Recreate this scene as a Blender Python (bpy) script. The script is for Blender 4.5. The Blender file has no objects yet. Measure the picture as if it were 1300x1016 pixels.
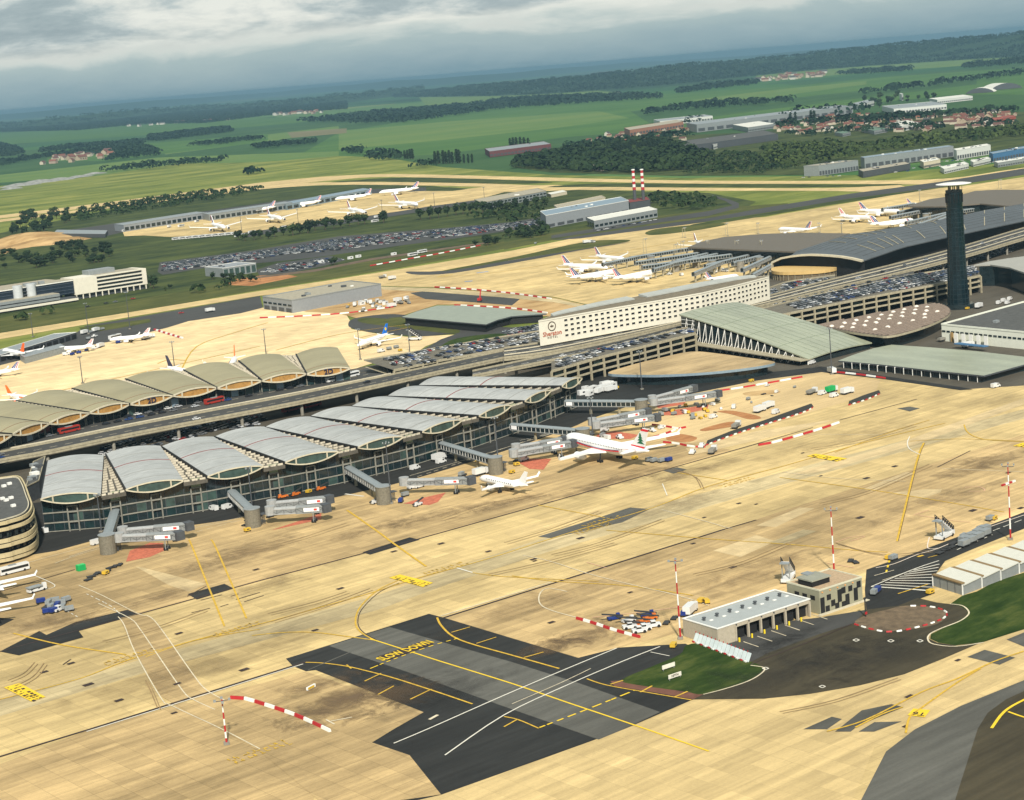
import bpy, bmesh, math, random
from mathutils import Vector, Matrix
import numpy as np
R = math.radians
random.seed(7)
SC = bpy.context.scene
COL = SC.collection
# ------------------------------------------------------------------ camera
FPX, CXP, CYP, HC = 2296.0, 650.0, 463.0, 177.0
def _ray(px, py): return Vector((px-CXP, CYP-py, -FPX)).normalized()
_x = _ray(3420, -140); _z = _x.cross(_ray(-1300, 248)).normalized(); _y = _z.cross(_x)
RW = Matrix((_x, _y, _z))            # world = RW @ camera; x runs along the terminals, y away to the left
cd = bpy.data.cameras.new('camera'); cam = bpy.data.objects.new('camera', cd); COL.objects.link(cam)
cam.matrix_world = Matrix.Translation((0, 0, HC)) @ RW.to_4x4()
cd.sensor_fit = 'HORIZONTAL'; cd.sensor_width = 36; cd.lens = FPX/1300*36; cd.shift_y = -45/1300
cd.clip_start = 5; cd.clip_end = 120000
SC.camera = cam
# ------------------------------------------------------------------ light
SUN_EL, SUN_AZ = 41, 236          # azimuth of the sun, counterclockwise from +x
W = bpy.data.worlds.new('World'); SC.world = W; W.use_nodes = True
nt = W.node_tree; nt.nodes.clear(); N = nt.nodes.new; L = nt.links.new
out = N('ShaderNodeOutputWorld'); bg = N('ShaderNodeBackground'); bg.inputs[1].default_value = 0.09
L(bg.outputs[0], out.inputs[0])
sky = N('ShaderNodeTexSky'); sky.sky_type = 'NISHITA'; sky.sun_disc = False
sky.sun_elevation = R(SUN_EL); sky.sun_rotation = R(90-SUN_AZ); sky.air_density = 1.3; sky.dust_density = 2.5
tc = N('ShaderNodeTexCoord')
sep = N('ShaderNodeSeparateXYZ'); L(tc.outputs['Generated'], sep.inputs[0])
def math_(op, a, b=None, c=None):
    n = N('ShaderNodeMath'); n.operation = op
    for i, v in enumerate((a, b, c)):
        if v is None: continue
        if isinstance(v, (int, float)): n.inputs[i].default_value = v
        else: L(v, n.inputs[i])
    return n.outputs[0]
def ramp_(src, stops):
    n = N('ShaderNodeValToRGB'); cr = n.color_ramp
    while len(cr.elements) > 1: cr.elements.remove(cr.elements[-1])
    for i, (p, c) in enumerate(stops):
        e = cr.elements[0] if i == 0 else cr.elements.new(p)
        e.position = p; e.color = (*c, 1) if len(c) == 3 else c
    L(src, n.inputs[0]); return n.outputs[0]
def mix_(f, a, b):
    n = N('ShaderNodeMix'); n.data_type = 'RGBA'
    for i, v in ((0, f), (6, a), (7, b)):
        if isinstance(v, (int, float)): n.inputs[i].default_value = v
        elif isinstance(v, tuple): n.inputs[i].default_value = (*v, 1)
        else: L(v, n.inputs[i])
    return n.outputs[2]
# cloud deck: noise laid on a plane above, seen in perspective towards the horizon
zz = math_('MAXIMUM', sep.outputs[2], 0.0)
inv = math_('DIVIDE', 1.0, math_('ADD', zz, 0.25))
comb = N('ShaderNodeCombineXYZ')
L(math_('MULTIPLY', sep.outputs[0], inv), comb.inputs[0]); L(math_('MULTIPLY', sep.outputs[1], inv), comb.inputs[1])
def noise_(vec, sc, det, rough, dist=0.0, off=(0, 0, 0)):
    mp = N('ShaderNodeMapping'); mp.inputs['Location'].default_value = off; L(vec, mp.inputs[0])
    n = N('ShaderNodeTexNoise'); n.inputs['Scale'].default_value = sc; n.inputs['Detail'].default_value = det
    n.inputs['Roughness'].default_value = rough; n.inputs['Distortion'].default_value = dist
    L(mp.outputs[0], n.inputs[0]); return n.outputs[0]
n1 = noise_(comb.outputs[0], 2.3, 9, 0.58, 0.4, (1.4, 2.2, 0))
n2 = noise_(comb.outputs[0], 7.5, 8, 0.62, 0.3, (9.1, 4.2, 0))
cl = math_('ADD', math_('MULTIPLY', n1, 0.6), math_('MULTIPLY', n2, 0.4))
cloudcol = ramp_(cl, [(0.40, (7.4, 7.6, 7.1)), (0.45, (6.0, 6.4, 6.2)), (0.49, (4.5, 5.2, 5.3)), (0.53, (3.3, 4.1, 4.4)), (0.60, (2.5, 3.3, 3.7))])
warp = math_('ADD', sep.outputs[2], math_('MULTIPLY', math_('SUBTRACT', n1, 0.5), 0.035))
elv = math_('MULTIPLY', warp, 5.0)
# below the deck: a clear grey blue slot and a bright rim where the deck ends
slot = ramp_(elv, [(0.0, (1.8, 3.0, 3.6)), (0.055, (2.7, 3.8, 4.2)), (0.11, (3.7, 4.7, 4.8)), (0.145, (7.2, 7.4, 6.8)), (0.175, (6.0, 6.3, 5.8)), (0.24, (3.8, 4.4, 4.2))])
deck = ramp_(elv, [(0.13, (0, 0, 0)), (0.175, (1, 1, 1))])
skycol = mix_(math_('ADD', math_('MULTIPLY', deck, 0.8), 0.08), slot, cloudcol)
L(mix_(0.9, sky.outputs[0], skycol), bg.inputs[0])
sl = bpy.data.lights.new('sun', 'SUN'); sl.energy = 5.0; sl.angle = R(3); sl.color = (1, .95, .86)
so = bpy.data.objects.new('sun', sl); COL.objects.link(so)
sd = Vector((math.cos(R(SUN_EL))*math.cos(R(SUN_AZ)), math.cos(R(SUN_EL))*math.sin(R(SUN_AZ)), math.sin(R(SUN_EL))))
so.rotation_euler = sd.to_track_quat('Z', 'Y').to_euler()
SC.view_settings.view_transform = 'Standard'; SC.view_settings.look = 'None'
SC.view_settings.exposure = 0.4; SC.view_settings.gamma = 1
SC.render.engine = 'CYCLES'; SC.cycles.max_bounces = 6; SC.cycles.volume_bounces = 0
# ------------------------------------------------------------------ helpers
def G(px, py, h=0.0):
    """the point at height h that the photograph shows at pixel (px, py)"""
    w = RW @ _ray(px, py); t = (h-HC)/w.z
    return Vector((w.x*t, w.y*t, h))
def PX(p):
    c = RW.transposed() @ (Vector(p)-Vector((0, 0, HC)))
    return CXP-FPX*c.x/c.z, CYP+FPX*c.y/c.z
MATS = {}
def mat(name, col=None, rough=.8, var=.12, sc=.3, metal=0, stretch=1.0, bump=0, emit=None, spec=.3, obj=False, var2=0):
    if name in MATS: return MATS[name]
    m = bpy.data.materials.new(name); m.use_nodes = True; t = m.node_tree; b = t.nodes['Principled BSDF']
    n = t.nodes.new; l = t.links.new
    b.inputs['Roughness'].default_value = rough; b.inputs['Metallic'].default_value = metal
    b.inputs['Specular IOR Level'].default_value = spec
    if obj: src = n('ShaderNodeTexCoord').outputs['Object']
    else: src = n('ShaderNodeNewGeometry').outputs['Position']
    mp = n('ShaderNodeMapping'); mp.inputs['Scale'].default_value = (1/stretch, 1, 1); l(src, mp.inputs[0])
    ns = n('ShaderNodeTexNoise'); ns.inputs['Scale'].default_value = sc; ns.inputs['Detail'].default_value = 6
    ns.inputs['Roughness'].default_value = .65; l(mp.outputs[0], ns.inputs[0])
    rp = n('ShaderNodeMapRange'); rp.inputs[1].default_value = .3; rp.inputs[2].default_value = .7
    rp.inputs[3].default_value = 1-var; rp.inputs[4].default_value = 1+var; l(ns.outputs[0], rp.inputs[0])
    f = rp.outputs[0]
    if var2:
        n2_ = n('ShaderNodeTexNoise'); n2_.inputs['Scale'].default_value = sc*.08; n2_.inputs['Detail'].default_value = 3
        l(mp.outputs[0], n2_.inputs[0])
        r2 = n('ShaderNodeMapRange'); r2.inputs[1].default_value = .35; r2.inputs[2].default_value = .65
        r2.inputs[3].default_value = 1-var2; r2.inputs[4].default_value = 1+var2; l(n2_.outputs[0], r2.inputs[0])
        mu = n('ShaderNodeMath'); mu.operation = 'MULTIPLY'; l(f, mu.inputs[0]); l(r2.outputs[0], mu.inputs[1]); f = mu.outputs[0]
    vm = n('ShaderNodeVectorMath'); vm.operation = 'SCALE'; vm.inputs[0].default_value = col; l(f, vm.inputs['Scale'])
    l(vm.outputs[0], b.inputs['Base Color'])
    if bump:
        bp = n('ShaderNodeBump'); bp.inputs['Strength'].default_value = min(1, bump); bp.inputs['Distance'].default_value = bump
        l(ns.outputs[0], bp.inputs['Height']); l(bp.outputs[0], b.inputs['Normal'])
    MATS[name] = m; return m
def tag(o, label=None, cat=None, group=None, kind=None):
    if label: o['label'] = label
    if cat: o['category'] = cat
    if group: o['group'] = group
    if kind: o['kind'] = kind
    return o
def empty(name, loc=(0, 0, 0), rz=0.0, label=None, cat=None, group=None, kind=None):
    o = bpy.data.objects.new(name, None); COL.objects.link(o); o.location = loc; o.rotation_euler.z = rz
    o.empty_display_size = 1
    return tag(o, label, cat, group, kind)
class MB:
    """collects simple shapes and links them as one mesh object"""
    def __init__(s): s.v = []; s.f = []; s.m = []; s.mats = []; s.cur = 0
    def mat(s, m):
        if m not in s.mats: s.mats.append(m)
        s.cur = s.mats.index(m); return s
    def face(s, pts):
        b = len(s.v); s.v += [tuple(p) for p in pts]; s.f.append(tuple(range(b, b+len(pts)))); s.m.append(s.cur); return s
    def raw(s, vs, fs):
        b = len(s.v); s.v += [tuple(p) for p in vs]
        for f in fs: s.f.append(tuple(b+i for i in f)); s.m.append(s.cur)
        return s
    def box(s, x0, x1, y0, y1, z0, z1):
        return s.raw([(x0,y0,z0),(x1,y0,z0),(x1,y1,z0),(x0,y1,z0),(x0,y0,z1),(x1,y0,z1),(x1,y1,z1),(x0,y1,z1)],
                     [(3,2,1,0),(4,5,6,7),(0,1,5,4),(1,2,6,5),(2,3,7,6),(3,0,4,7)])
    def prism(s, pts, z0, z1, bottom=True):
        """pts: list of (x,y) ; z0,z1 numbers or lists"""
        n = len(pts); A = sum(pts[i][0]*pts[(i+1)%n][1]-pts[(i+1)%n][0]*pts[i][1] for i in range(n))
        pts = list(pts); Z0 = z0 if isinstance(z0, list) else [z0]*n; Z1 = z1 if isinstance(z1, list) else [z1]*n
        if A < 0: pts.reverse(); Z0 = Z0[::-1]; Z1 = Z1[::-1]
        vs = [(p[0], p[1], z) for p, z in zip(pts, Z0)]+[(p[0], p[1], z) for p, z in zip(pts, Z1)]
        fs = [tuple(range(n, 2*n))]
        if bottom: fs.append(tuple(range(n-1, -1, -1)))
        for i in range(n): j = (i+1) % n; fs.append((i, j, n+j, n+i))
        return s.raw(vs, fs)
    def beam(s, a, b, w, h=None, up=Vector((0, 0, 1))):
        a = Vector(a); b = Vector(b); d = (b-a)
        if d.length < 1e-6: return s
        d.normalize(); h = h or w
        if abs(d.dot(up)) > .99: up = Vector((1, 0, 0))
        sx = d.cross(up).normalized(); su = sx.cross(d).normalized(); sx = sx*w/2; su = su*h/2
        vs = [a-sx-su, a+sx-su, a+sx+su, a-sx+su, b-sx-su, b+sx-su, b+sx+su, b-sx+su]
        return s.raw(vs, [(0,1,2,3),(7,6,5,4),(0,4,5,1),(1,5,6,2),(2,6,7,3),(3,7,4,0)])
    def tube(s, pts, rad, n=8, cap=True):
        rings = []; P_ = [Vector(p) for p in pts]; rr = rad if isinstance(rad, (list, tuple)) else [rad]*len(P_)
        vs = []; fs = []
        for i, p in enumerate(P_):
            d = (P_[min(i+1, len(P_)-1)]-P_[max(i-1, 0)]).normalized()
            u = Vector((0, 0, 1)) if abs(d.z) < .9 else Vector((1, 0, 0))
            a = d.cross(u).normalized(); b = a.cross(d).normalized()
            for k in range(n):
                t = 2*math.pi*k/n; vs.append(p+(a*math.cos(t)+b*math.sin(t))*rr[i])
        for i in range(len(P_)-1):
            for k in range(n): q = (k+1) % n; fs.append((i*n+k, i*n+q, (i+1)*n+q, (i+1)*n+k))
        if cap: fs.append(tuple(range(n-1, -1, -1))); fs.append(tuple((len(P_)-1)*n+k for k in range(n)))
        return s.raw(vs, fs)
    def cyl(s, x, y, z0, z1, r, r1=None, n=12):
        r1 = r if r1 is None else r1
        vs = [(x+r*math.cos(2*math.pi*k/n), y+r*math.sin(2*math.pi*k/n), z0) for k in range(n)]
        vs += [(x+r1*math.cos(2*math.pi*k/n), y+r1*math.sin(2*math.pi*k/n), z1) for k in range(n)]
        fs = [(k, (k+1) % n, n+(k+1) % n, n+k) for k in range(n)]+[tuple(range(n-1, -1, -1)), tuple(range(n, 2*n))]
        return s.raw(vs, fs)
    def mesh(s, name, smooth=False):
        me = bpy.data.meshes.new(name); me.from_pydata(s.v, [], s.f)
        for m in s.mats: me.materials.append(m)
        if len(s.mats) > 1: me.polygons.foreach_set('material_index', s.m)
        if smooth: me.polygons.foreach_set('use_smooth', [True]*len(s.f))
        me.update(); return me
    def build(s, name, parent=None, smooth=False, loc=None, **kw):
        o = bpy.data.objects.new(name, s.mesh(name, smooth)); COL.objects.link(o)
        if parent is not None: o.parent = parent
        if loc is not None: o.location = loc
        return tag(o, **kw)
def link(name, me, parent=None, loc=(0, 0, 0), rz=0.0, scale=None):
    o = bpy.data.objects.new(name, me); COL.objects.link(o); o.location = loc; o.rotation_euler.z = rz
    if scale is not None: o.scale = scale if not isinstance(scale, (int, float)) else (scale,)*3
    if parent is not None: o.parent = parent
    return o
def kids(o): return [c for c in list(o.children)]
def copy_tree(o, loc=None, rz=None, parent=None, scale=None, **kw):
    c = o.copy(); COL.objects.link(c)
    if parent is not None: c.parent = parent
    for ch in kids(o): copy_tree(ch, parent=c)
    if loc is not None: c.location = loc
    if rz is not None: c.rotation_euler.z = rz
    if scale is not None: c.scale = (scale,)*3 if isinstance(scale, (int, float)) else scale
    for k, v in kw.items(): c[{'cat': 'category'}.get(k, k)] = v
    return c
def W2(px): return [(lambda g: (g.x, g.y))(G(*p)) for p in px]
def smooth_poly(P_, n=6):
    """closed catmull-rom through the given pixels"""
    o = []; k = len(P_)
    for i in range(k):
        p0, p1, p2, p3 = P_[i-1], P_[i], P_[(i+1) % k], P_[(i+2) % k]
        for j in range(n):
            t = j/n
            o.append(tuple(.5*((2*b)+(-a+c)*t+(2*a-5*b+4*c-d)*t*t+(-a+3*b-3*c+d)*t**3) for a, b, c, d in zip(p0, p1, p2, p3)))
    return o
def crv(P_, n=6):
    o = []; k = len(P_)
    for i in range(k-1):
        p0, p1, p2, p3 = P_[max(i-1, 0)], P_[i], P_[i+1], P_[min(i+2, k-1)]
        for j in range(n):
            t = j/n
            o.append(tuple(.5*((2*b)+(-a+c)*t+(2*a-5*b+4*c-d)*t*t+(-a+3*b-3*c+d)*t**3) for a, b, c, d in zip(p0, p1, p2, p3)))
    o.append(tuple(P_[-1])); return o
from mathutils.geometry import tessellate_polygon
NSH = 0
def sheet(name, px, z, m, kind='structure', parent=None, world=False, **kw):
    pts = [Vector((x, y, z)) for x, y in (px if world else W2(px))]
    global NSH; NSH += 1
    for p in pts: p.z += NSH*.00025
    tri = tessellate_polygon([pts]); b = MB().mat(m)
    fs = []
    for t in tri:
        a, c, d = (pts[i] for i in t)
        fs.append(t if (c-a).cross(d-a).z > 0 else (t[0], t[2], t[1]))
    b.raw(pts, fs)
    return b.build(name, parent, kind=kind, **kw)
def strip(name, px, w, z, m, world=False, mb=None, kind='structure', dash=None):
    """painted line of width w along pixels on the ground"""
    pts = [Vector((x, y, z)) for x, y in (px if world else W2(px))]
    b = mb or MB(); b.mat(m)
    n = len(pts); L_ = []; R_ = []
    for i in range(n):
        d = (pts[min(i+1, n-1)]-pts[max(i-1, 0)]); d.z = 0; d.normalize(); s = Vector((-d.y, d.x, 0))*w/2
        L_.append(pts[i]+s); R_.append(pts[i]-s)
    if dash:
        acc = 0
        for i in range(n-1):
            seg = (pts[i+1]-pts[i]); ln = seg.length; d = seg.normalized(); s = Vector((-d.y, d.x, 0))*w/2; t = 0
            while t < ln:
                e = min(t+dash[0], ln); a = pts[i]+d*t; c = pts[i]+d*e
                b.face([a-s, c-s, c+s, a+s]); t += dash[0]+dash[1]
    else:
        for i in range(n-1): b.face([R_[i], R_[i+1], L_[i+1], L_[i]])
    if mb is None: return b.build(name, kind=kind)
def inside(x, y, poly):
    c = False; n = len(poly); j = n-1
    for i in range(n):
        xi, yi = poly[i][:2]; xj, yj = poly[j][:2]
        if (yi > y) != (yj > y) and x < (xj-xi)*(y-yi)/(yj-yi)+xi: c = not c
        j = i
    return c
def lerp(a, b, t): return tuple(x+(y-x)*t for x, y in zip(a, b)) if not isinstance(a, Vector) else a.lerp(b, t)
# ------------------------------------------------------------------ ground materials
def ground_mat(name, col, slab=None, streak=0.12, stain=0.2, joint=.82, fine=.06, dark=(.5,.5,.5), stain_sc=.012):
    if name in MATS: return MATS[name]
    m = bpy.data.materials.new(name); m.use_nodes = True; t = m.node_tree; b = t.nodes['Principled BSDF']
    n = t.nodes.new; l = t.links.new; b.inputs['Roughness'].default_value = .85; b.inputs['Specular IOR Level'].default_value = .2
    pos = n('ShaderNodeNewGeometry').outputs['Position']
    def nz(sc, scale=(1, 1, 1), det=5, lo=.3, hi=.7, a=0, c=1, rough=.6, dist=0):
        mp = n('ShaderNodeMapping'); mp.inputs['Scale'].default_value = scale; l(pos, mp.inputs[0])
        x = n('ShaderNodeTexNoise'); x.inputs['Scale'].default_value = sc; x.inputs['Detail'].default_value = det
        x.inputs['Roughness'].default_value = rough; x.inputs['Distortion'].default_value = dist; l(mp.outputs[0], x.inputs[0])
        r = n('ShaderNodeMapRange'); r.inputs[1].default_value = lo; r.inputs[2].default_value = hi
        r.inputs[3].default_value = a; r.inputs[4].default_value = c; l(x.outputs[0], r.inputs[0]); return r.outputs[0]
    def mul(*a):
        r = a[0]
        for q in a[1:]:
            k = n('ShaderNodeMath'); k.operation = 'MULTIPLY'
            for i, v in enumerate((r, q)):
                if isinstance(v, (int, float)): k.inputs[i].default_value = v
                else: l(v, k.inputs[i])
            r = k.outputs[0]
        return r
    f = mul(nz(.35, (.06, 1, 1), a=1-streak, c=1+streak), nz(stain_sc, (.5, 1, 1), det=7, a=1-stain, c=1+stain*.6, rough=.7, dist=.4), nz(1.2, a=1-fine, c=1+fine),
            nz(.05, (.12, 1, 1), det=3, a=1-streak*.6, c=1+streak*.6))
    if slab:
        br = n('ShaderNodeTexBrick'); br.offset = 0; br.inputs['Scale'].default_value = 1
        br.inputs['Brick Width'].default_value = slab; br.inputs['Row Height'].default_value = slab
        br.inputs['Mortar Size'].default_value = .09; br.inputs['Mortar Smooth'].default_value = .3
        br.inputs['Color1'].default_value = (1.09,)*3+(1,); br.inputs['Color2'].default_value = (.89,)*3+(1,)
        br.inputs['Mortar'].default_value = (joint,)*3+(1,); l(pos, br.inputs[0])
        sp = n('ShaderNodeSeparateColor'); l(br.outputs[0], sp.inputs[0]); f = mul(f, sp.outputs[0])
    vm = n('ShaderNodeVectorMath'); vm.operation = 'SCALE'; l(f, vm.inputs['Scale'])
    # oily spots shift towards brown-grey
    mx = n('ShaderNodeMix'); mx.data_type = 'RGBA'; mx.inputs[6].default_value = (*col, 1)
    mx.inputs[7].default_value = (col[0]*dark[0], col[1]*dark[1], col[2]*dark[2], 1)
    l(nz(.03, (.45, 1, 1), det=8, lo=.56, hi=.74, a=0, c=.8, rough=.75), mx.inputs[0]); l(mx.outputs[2], vm.inputs[0])
    l(vm.outputs[0], b.inputs['Base Color']); MATS[name] = m; return m
CONC = ground_mat('apron_concrete', (.52, .385, .175), slab=7.5, streak=.2, stain=.4, joint=.74)
CONCP = ground_mat('pale_concrete', (.52, .385, .18), slab=7.5, stain=.22, streak=.18)
CONCB = ground_mat('stand_concrete', (.44, .31, .145), slab=7.5, stain=.5, streak=.24, joint=.72)
CONCG = ground_mat('worn_grey_concrete', (.44, .35, .19), slab=5, stain=.42, streak=.25)
CONCW = ground_mat('new_concrete', (.52, .395, .21), slab=5, stain=.3)
ASPH = ground_mat('asphalt', (.024, .024, .022), stain=.5, streak=.28, dark=(.7, .7, .7))
ASPHL = ground_mat('worn_grey_asphalt', (.095, .092, .078), stain=.35, streak=.2)
ASPHB = ground_mat('brown_tarmac', (.056, .046, .026), stain=.45, streak=.25, dark=(.6, .6, .6))
ASPHM = ground_mat('road_asphalt', (.055, .054, .05), stain=.2)
def grass_mat(name, a, b_, sc=.02, c=None):
    if name in MATS: return MATS[name]
    m = bpy.data.materials.new(name); m.use_nodes = True; t = m.node_tree; b = t.nodes['Principled BSDF']
    n = t.nodes.new; l = t.links.new; b.inputs['Roughness'].default_value = .95; b.inputs['Specular IOR Level'].default_value = .1
    pos = n('ShaderNodeNewGeometry').outputs['Position']
    mp = n('ShaderNodeMapping'); mp.inputs['Scale'].default_value = (.35, 1, 1); l(pos, mp.inputs[0])
    x = n('ShaderNodeTexNoise'); x.inputs['Scale'].default_value = sc; x.inputs['Detail'].default_value = 9; x.inputs['Roughness'].default_value = .72
    l(mp.outputs[0], x.inputs[0])
    r = n('ShaderNodeValToRGB'); r.color_ramp.elements[0].position = .36; r.color_ramp.elements[1].position = .64
    r.color_ramp.elements[0].color = (*a, 1); r.color_ramp.elements[1].color = (*b_, 1)
    if c: e = r.color_ramp.elements.new(.5); e.color = (*c, 1)
    l(x.outputs[0], r.inputs[0]); l(r.outputs[0], b.inputs['Base Color']); MATS[name] = m; return m
G_OLIVE = grass_mat('dry_airfield_grass', (.075, .10, .02), (.25, .24, .06), .012, (.14, .165, .034))
G_DARK = grass_mat('dark_rough_grass', (.014, .026, .009), (.075, .09, .024), .03)
G_MID = grass_mat('verge_grass', (.04, .052, .014), (.10, .10, .028), .05)
G_NEAR = grass_mat('mown_grass', (.012, .028, .004), (.065, .08, .018), .11, (.026, .046, .008))
EARTH = grass_mat('bare_earth', (.25, .15, .06), (.50, .34, .16), .05)
REDEARTH = grass_mat('red_earth', (.24, .10, .04), (.45, .22, .09), .08)
F_A = grass_mat('crop_field_green', (.042, .098, .024), (.07, .135, .032), .004)
F_B = grass_mat('crop_field_light', (.078, .14, .036), (.12, .17, .045), .004)
F_C = grass_mat('crop_field_deep', (.026, .066, .022), (.048, .095, .03), .004)
F_D = grass_mat('crop_field_pale', (.17, .21, .075), (.22, .24, .10), .004)
F_E = grass_mat('crop_field_brown', (.13, .12, .06), (.17, .15, .08), .004)
FOREST = grass_mat('forest_floor', (.010, .026, .012), (.028, .055, .022), .02)
# base ground: patchwork of far fields by cells, one sheet to beyond the horizon
def base_field():
    m = bpy.data.materials.new('distant_farmland'); m.use_nodes = True; t = m.node_tree; b = t.nodes['Principled BSDF']
    n = t.nodes.new; l = t.links.new; b.inputs['Roughness'].default_value = .95; b.inputs['Specular IOR Level'].default_value = .1
    pos = n('ShaderNodeNewGeometry').outputs['Position']
    mp = n('ShaderNodeMapping'); mp.inputs['Scale'].default_value = (.0009, .0013, .001); mp.inputs['Rotation'].default_value = (0, 0, .5); l(pos, mp.inputs[0])
    v = n('ShaderNodeTexVoronoi'); v.inputs['Scale'].default_value = 1; l(mp.outputs[0], v.inputs[0])
    sp = n('ShaderNodeSeparateColor'); l(v.outputs['Color'], sp.inputs[0])
    r = n('ShaderNodeValToRGB'); r.color_ramp.interpolation = 'CONSTANT'
    cols = [(0, (.03, .08, .028)), (.22, (.045, .11, .03)), (.42, (.02, .05, .02)), (.6, (.075, .14, .04)), (.74, (.035, .085, .03)), (.86, (.13, .17, .06)), (.94, (.10, .10, .05))]
    e0 = r.color_ramp.elements
    while len(e0) > 1: e0.remove(e0[-1])
    for i, (p, c) in enumerate(cols):
        e = e0[0] if i == 0 else e0.new(p); e.position = p; e.color = (*c, 1)
    l(sp.outputs[0], r.inputs[0]); l(r.outputs[0], b.inputs['Base Color']); return m
def ground_disc():
    b = MB().mat(base_field()); rs = [0, 1500, 4000, 8000, 14000, 22000, 32000, 46000]; n = 48; vs = [(0, 0, -.6)]; fs = []
    for r in rs[1:]:
        for k in range(n): vs.append((r*math.cos(2*math.pi*k/n), r*math.sin(2*math.pi*k/n), -.6))
    for k in range(n): fs.append((0, 1+k, 1+(k+1) % n))
    for i in range(len(rs)-2):
        o1 = 1+i*n; o2 = o1+n
        for k in range(n): q = (k+1) % n; fs.append((o1+k, o2+k, o2+q, o1+q))
    b.raw(vs, fs); b.build('ground', kind='structure')
ground_disc()
# ---- far fields (pixels of the photograph, on the flat plain)
FIELDS = [
 ([(-200,330),(-200,215),(0,195),(200,172),(430,152),(640,135),(870,118),(1000,110),(1300,80),(1600,60),(1600,150),(1300,160),(1000,205),(700,224),(430,215),(0,250)], F_C, -.5),
 ([(380,197),(430,168),(560,146),(700,128),(870,118),(1000,110),(1120,98),(1300,86),(1500,75),(1500,104),(1300,112),(1100,131),(1000,140),(870,163),(790,168),(720,174),(660,182),(560,196),(480,199)], F_A, -.46),
 ([(430,166),(560,155),(760,141),(800,150),(700,163),(560,178),(430,190)], F_B, -.42),
 ([(830,160),(800,141),(980,127),(1240,100),(1240,107),(1000,136),(900,149)], F_C, -.40),
 ([(870,128),(1000,112),(1100,103),(1100,107),(960,126)], F_B, -.38),
 ([(640,139),(870,119),(860,122),(760,132),(650,144)], F_A, -.40),
 ([(200,186),(330,172),(430,160),(430,166),(330,181),(210,196)], F_B, -.44),
 ([(-100,176),(60,165),(200,158),(330,150),(430,146),(430,152),(330,160),(180,172),(0,184),(-100,190)], F_A, -.44),
 ([(60,192),(200,181),(340,170),(340,180),(200,196),(140,204),(60,205)], F_A, -.43),
 ([(200,200),(430,192),(430,200),(330,206),(140,221),(0,232),(-100,236),(-100,228),(0,222)], F_B, -.42),
 ([(365,168),(440,163),(440,169),(370,175)], F_E, -.36),
 ([(960,95),(1070,84),(1300,64),(1500,50),(1500,60),(1300,78),(1100,92),(960,104)], F_B, -.45),
 ([(530,121),(700,110),(790,118),(700,124),(540,134)], F_B, -.45),
 ([(640,104),(760,95),(850,88),(850,91),(760,99),(640,108)], F_D, -.45),
 ([(50,158),(130,155),(130,158),(52,162)], F_D, -.45),
 ([(980,140),(1090,130),(1300,113),(1500,98),(1500,118),(1300,120),(1220,120),(1100,131),(1040,140)], F_A, -.37),
 ([(860,192),(960,184),(960,190),(870,200)], F_B, -.3),
 ([(1040,176),(1120,172),(1160,168),(1160,178),(1100,182),(1045,186)], F_B, -.3),
]
for P_, m_, z_ in FIELDS: sheet('field', P_, z_, m_)
# ---- airfield
sheet('airfield_grass', [(-300,1400),(-300,262),(0,236),(100,226),(230,208),(330,206),(430,198),(490,200),(560,212),(700,222),(870,226),(1100,222),(1300,205),(1700,160),(1700,1400)], -.2, G_OLIVE)
sheet('rough_ground', [(-200,470),(-200,315),(0,296),(110,272),(200,256),(300,240),(400,236),(500,233),(600,240),(700,240),(900,245),(960,256),(950,262),(900,275),(820,288),(736,297),(640,314),(560,330),(508,338),(330,366),(200,392),(150,404),(60,400),(0,410)], -.16, G_DARK)
sheet('rough_ground', [(860,172),(960,168),(1100,150),(1300,142),(1500,130),(1500,185),(1300,190),(1090,215),(1020,222),(860,223),(700,219),(650,212),(700,190)], -.16, G_DARK)
sheet('grass_verge', [(0,425),(-100,440),(-100,410),(0,404),(60,392),(130,388),(220,372),(300,356),(330,352),(480,330),(600,312),(640,306),(640,316),(508,340),(330,368)], -.12, G_MID)
sheet('grass_verge', [(640,308),(700,296),(820,276),(940,262),(1000,258),(1000,266),(830,286),(700,305),(640,317)], -.12, G_MID)
sheet('spoil_heap_ground', [(-60,330),(-60,306),(20,303),(70,305),(82,308),(50,312),(20,317),(0,325)], -.1, EARTH)
sheet('red_soil', [(288,356),(330,350),(360,348),(378,351),(350,357),(320,363),(292,362)], -.1, REDEARTH)
sheet('grass_verge', [(300,222),(360,223),(404,215),(420,212),(516,206),(560,212),(700,222),(870,227),(1060,224),(1060,228),(700,226),(500,221),(400,226),(300,237)], -.12, G_OLIVE)
# roads and strips
sheet('taxiway', crv([(-60,280.5),(0,273.5),(120,259),(330,232)],4)+crv([(406,224.6),(472,221.4),(540,221.6),(700,225.6),(870,229.2),(1060,229.5),(1198,227),(1300,213),(1500,190)],4)+crv([(1500,196),(1300,218),(1198,233),(1060,233.4),(870,233),(700,229.8),(540,225.5),(472,225.2),(411,230),(300,240.5),(120,263),(0,277.5),(-60,284)],4), -.06, CONCP)
sheet('taxiway', crv([(-60,287),(0,278.8),(120,264),(284,242.5),(354,234),(447,231),(599,232.8),(700,235.8),(870,238.4),(1063,238.6),(1137,233.5)],4)+[(1160,240)]+crv([(1120,246),(1063,242.6),(870,242.2),(700,240.6),(605,237),(447,234.6),(360,238),(284,246),(120,267),(0,282),(-60,290)],4), -.05, CONCP)
sheet('taxiway_link', [(575,243),(602,238.5),(640,236),(700,235),(760,236),(740,241),(680,243),(640,244),(620,248),(600,256),(546,262)], -.04, CONC)
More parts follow.
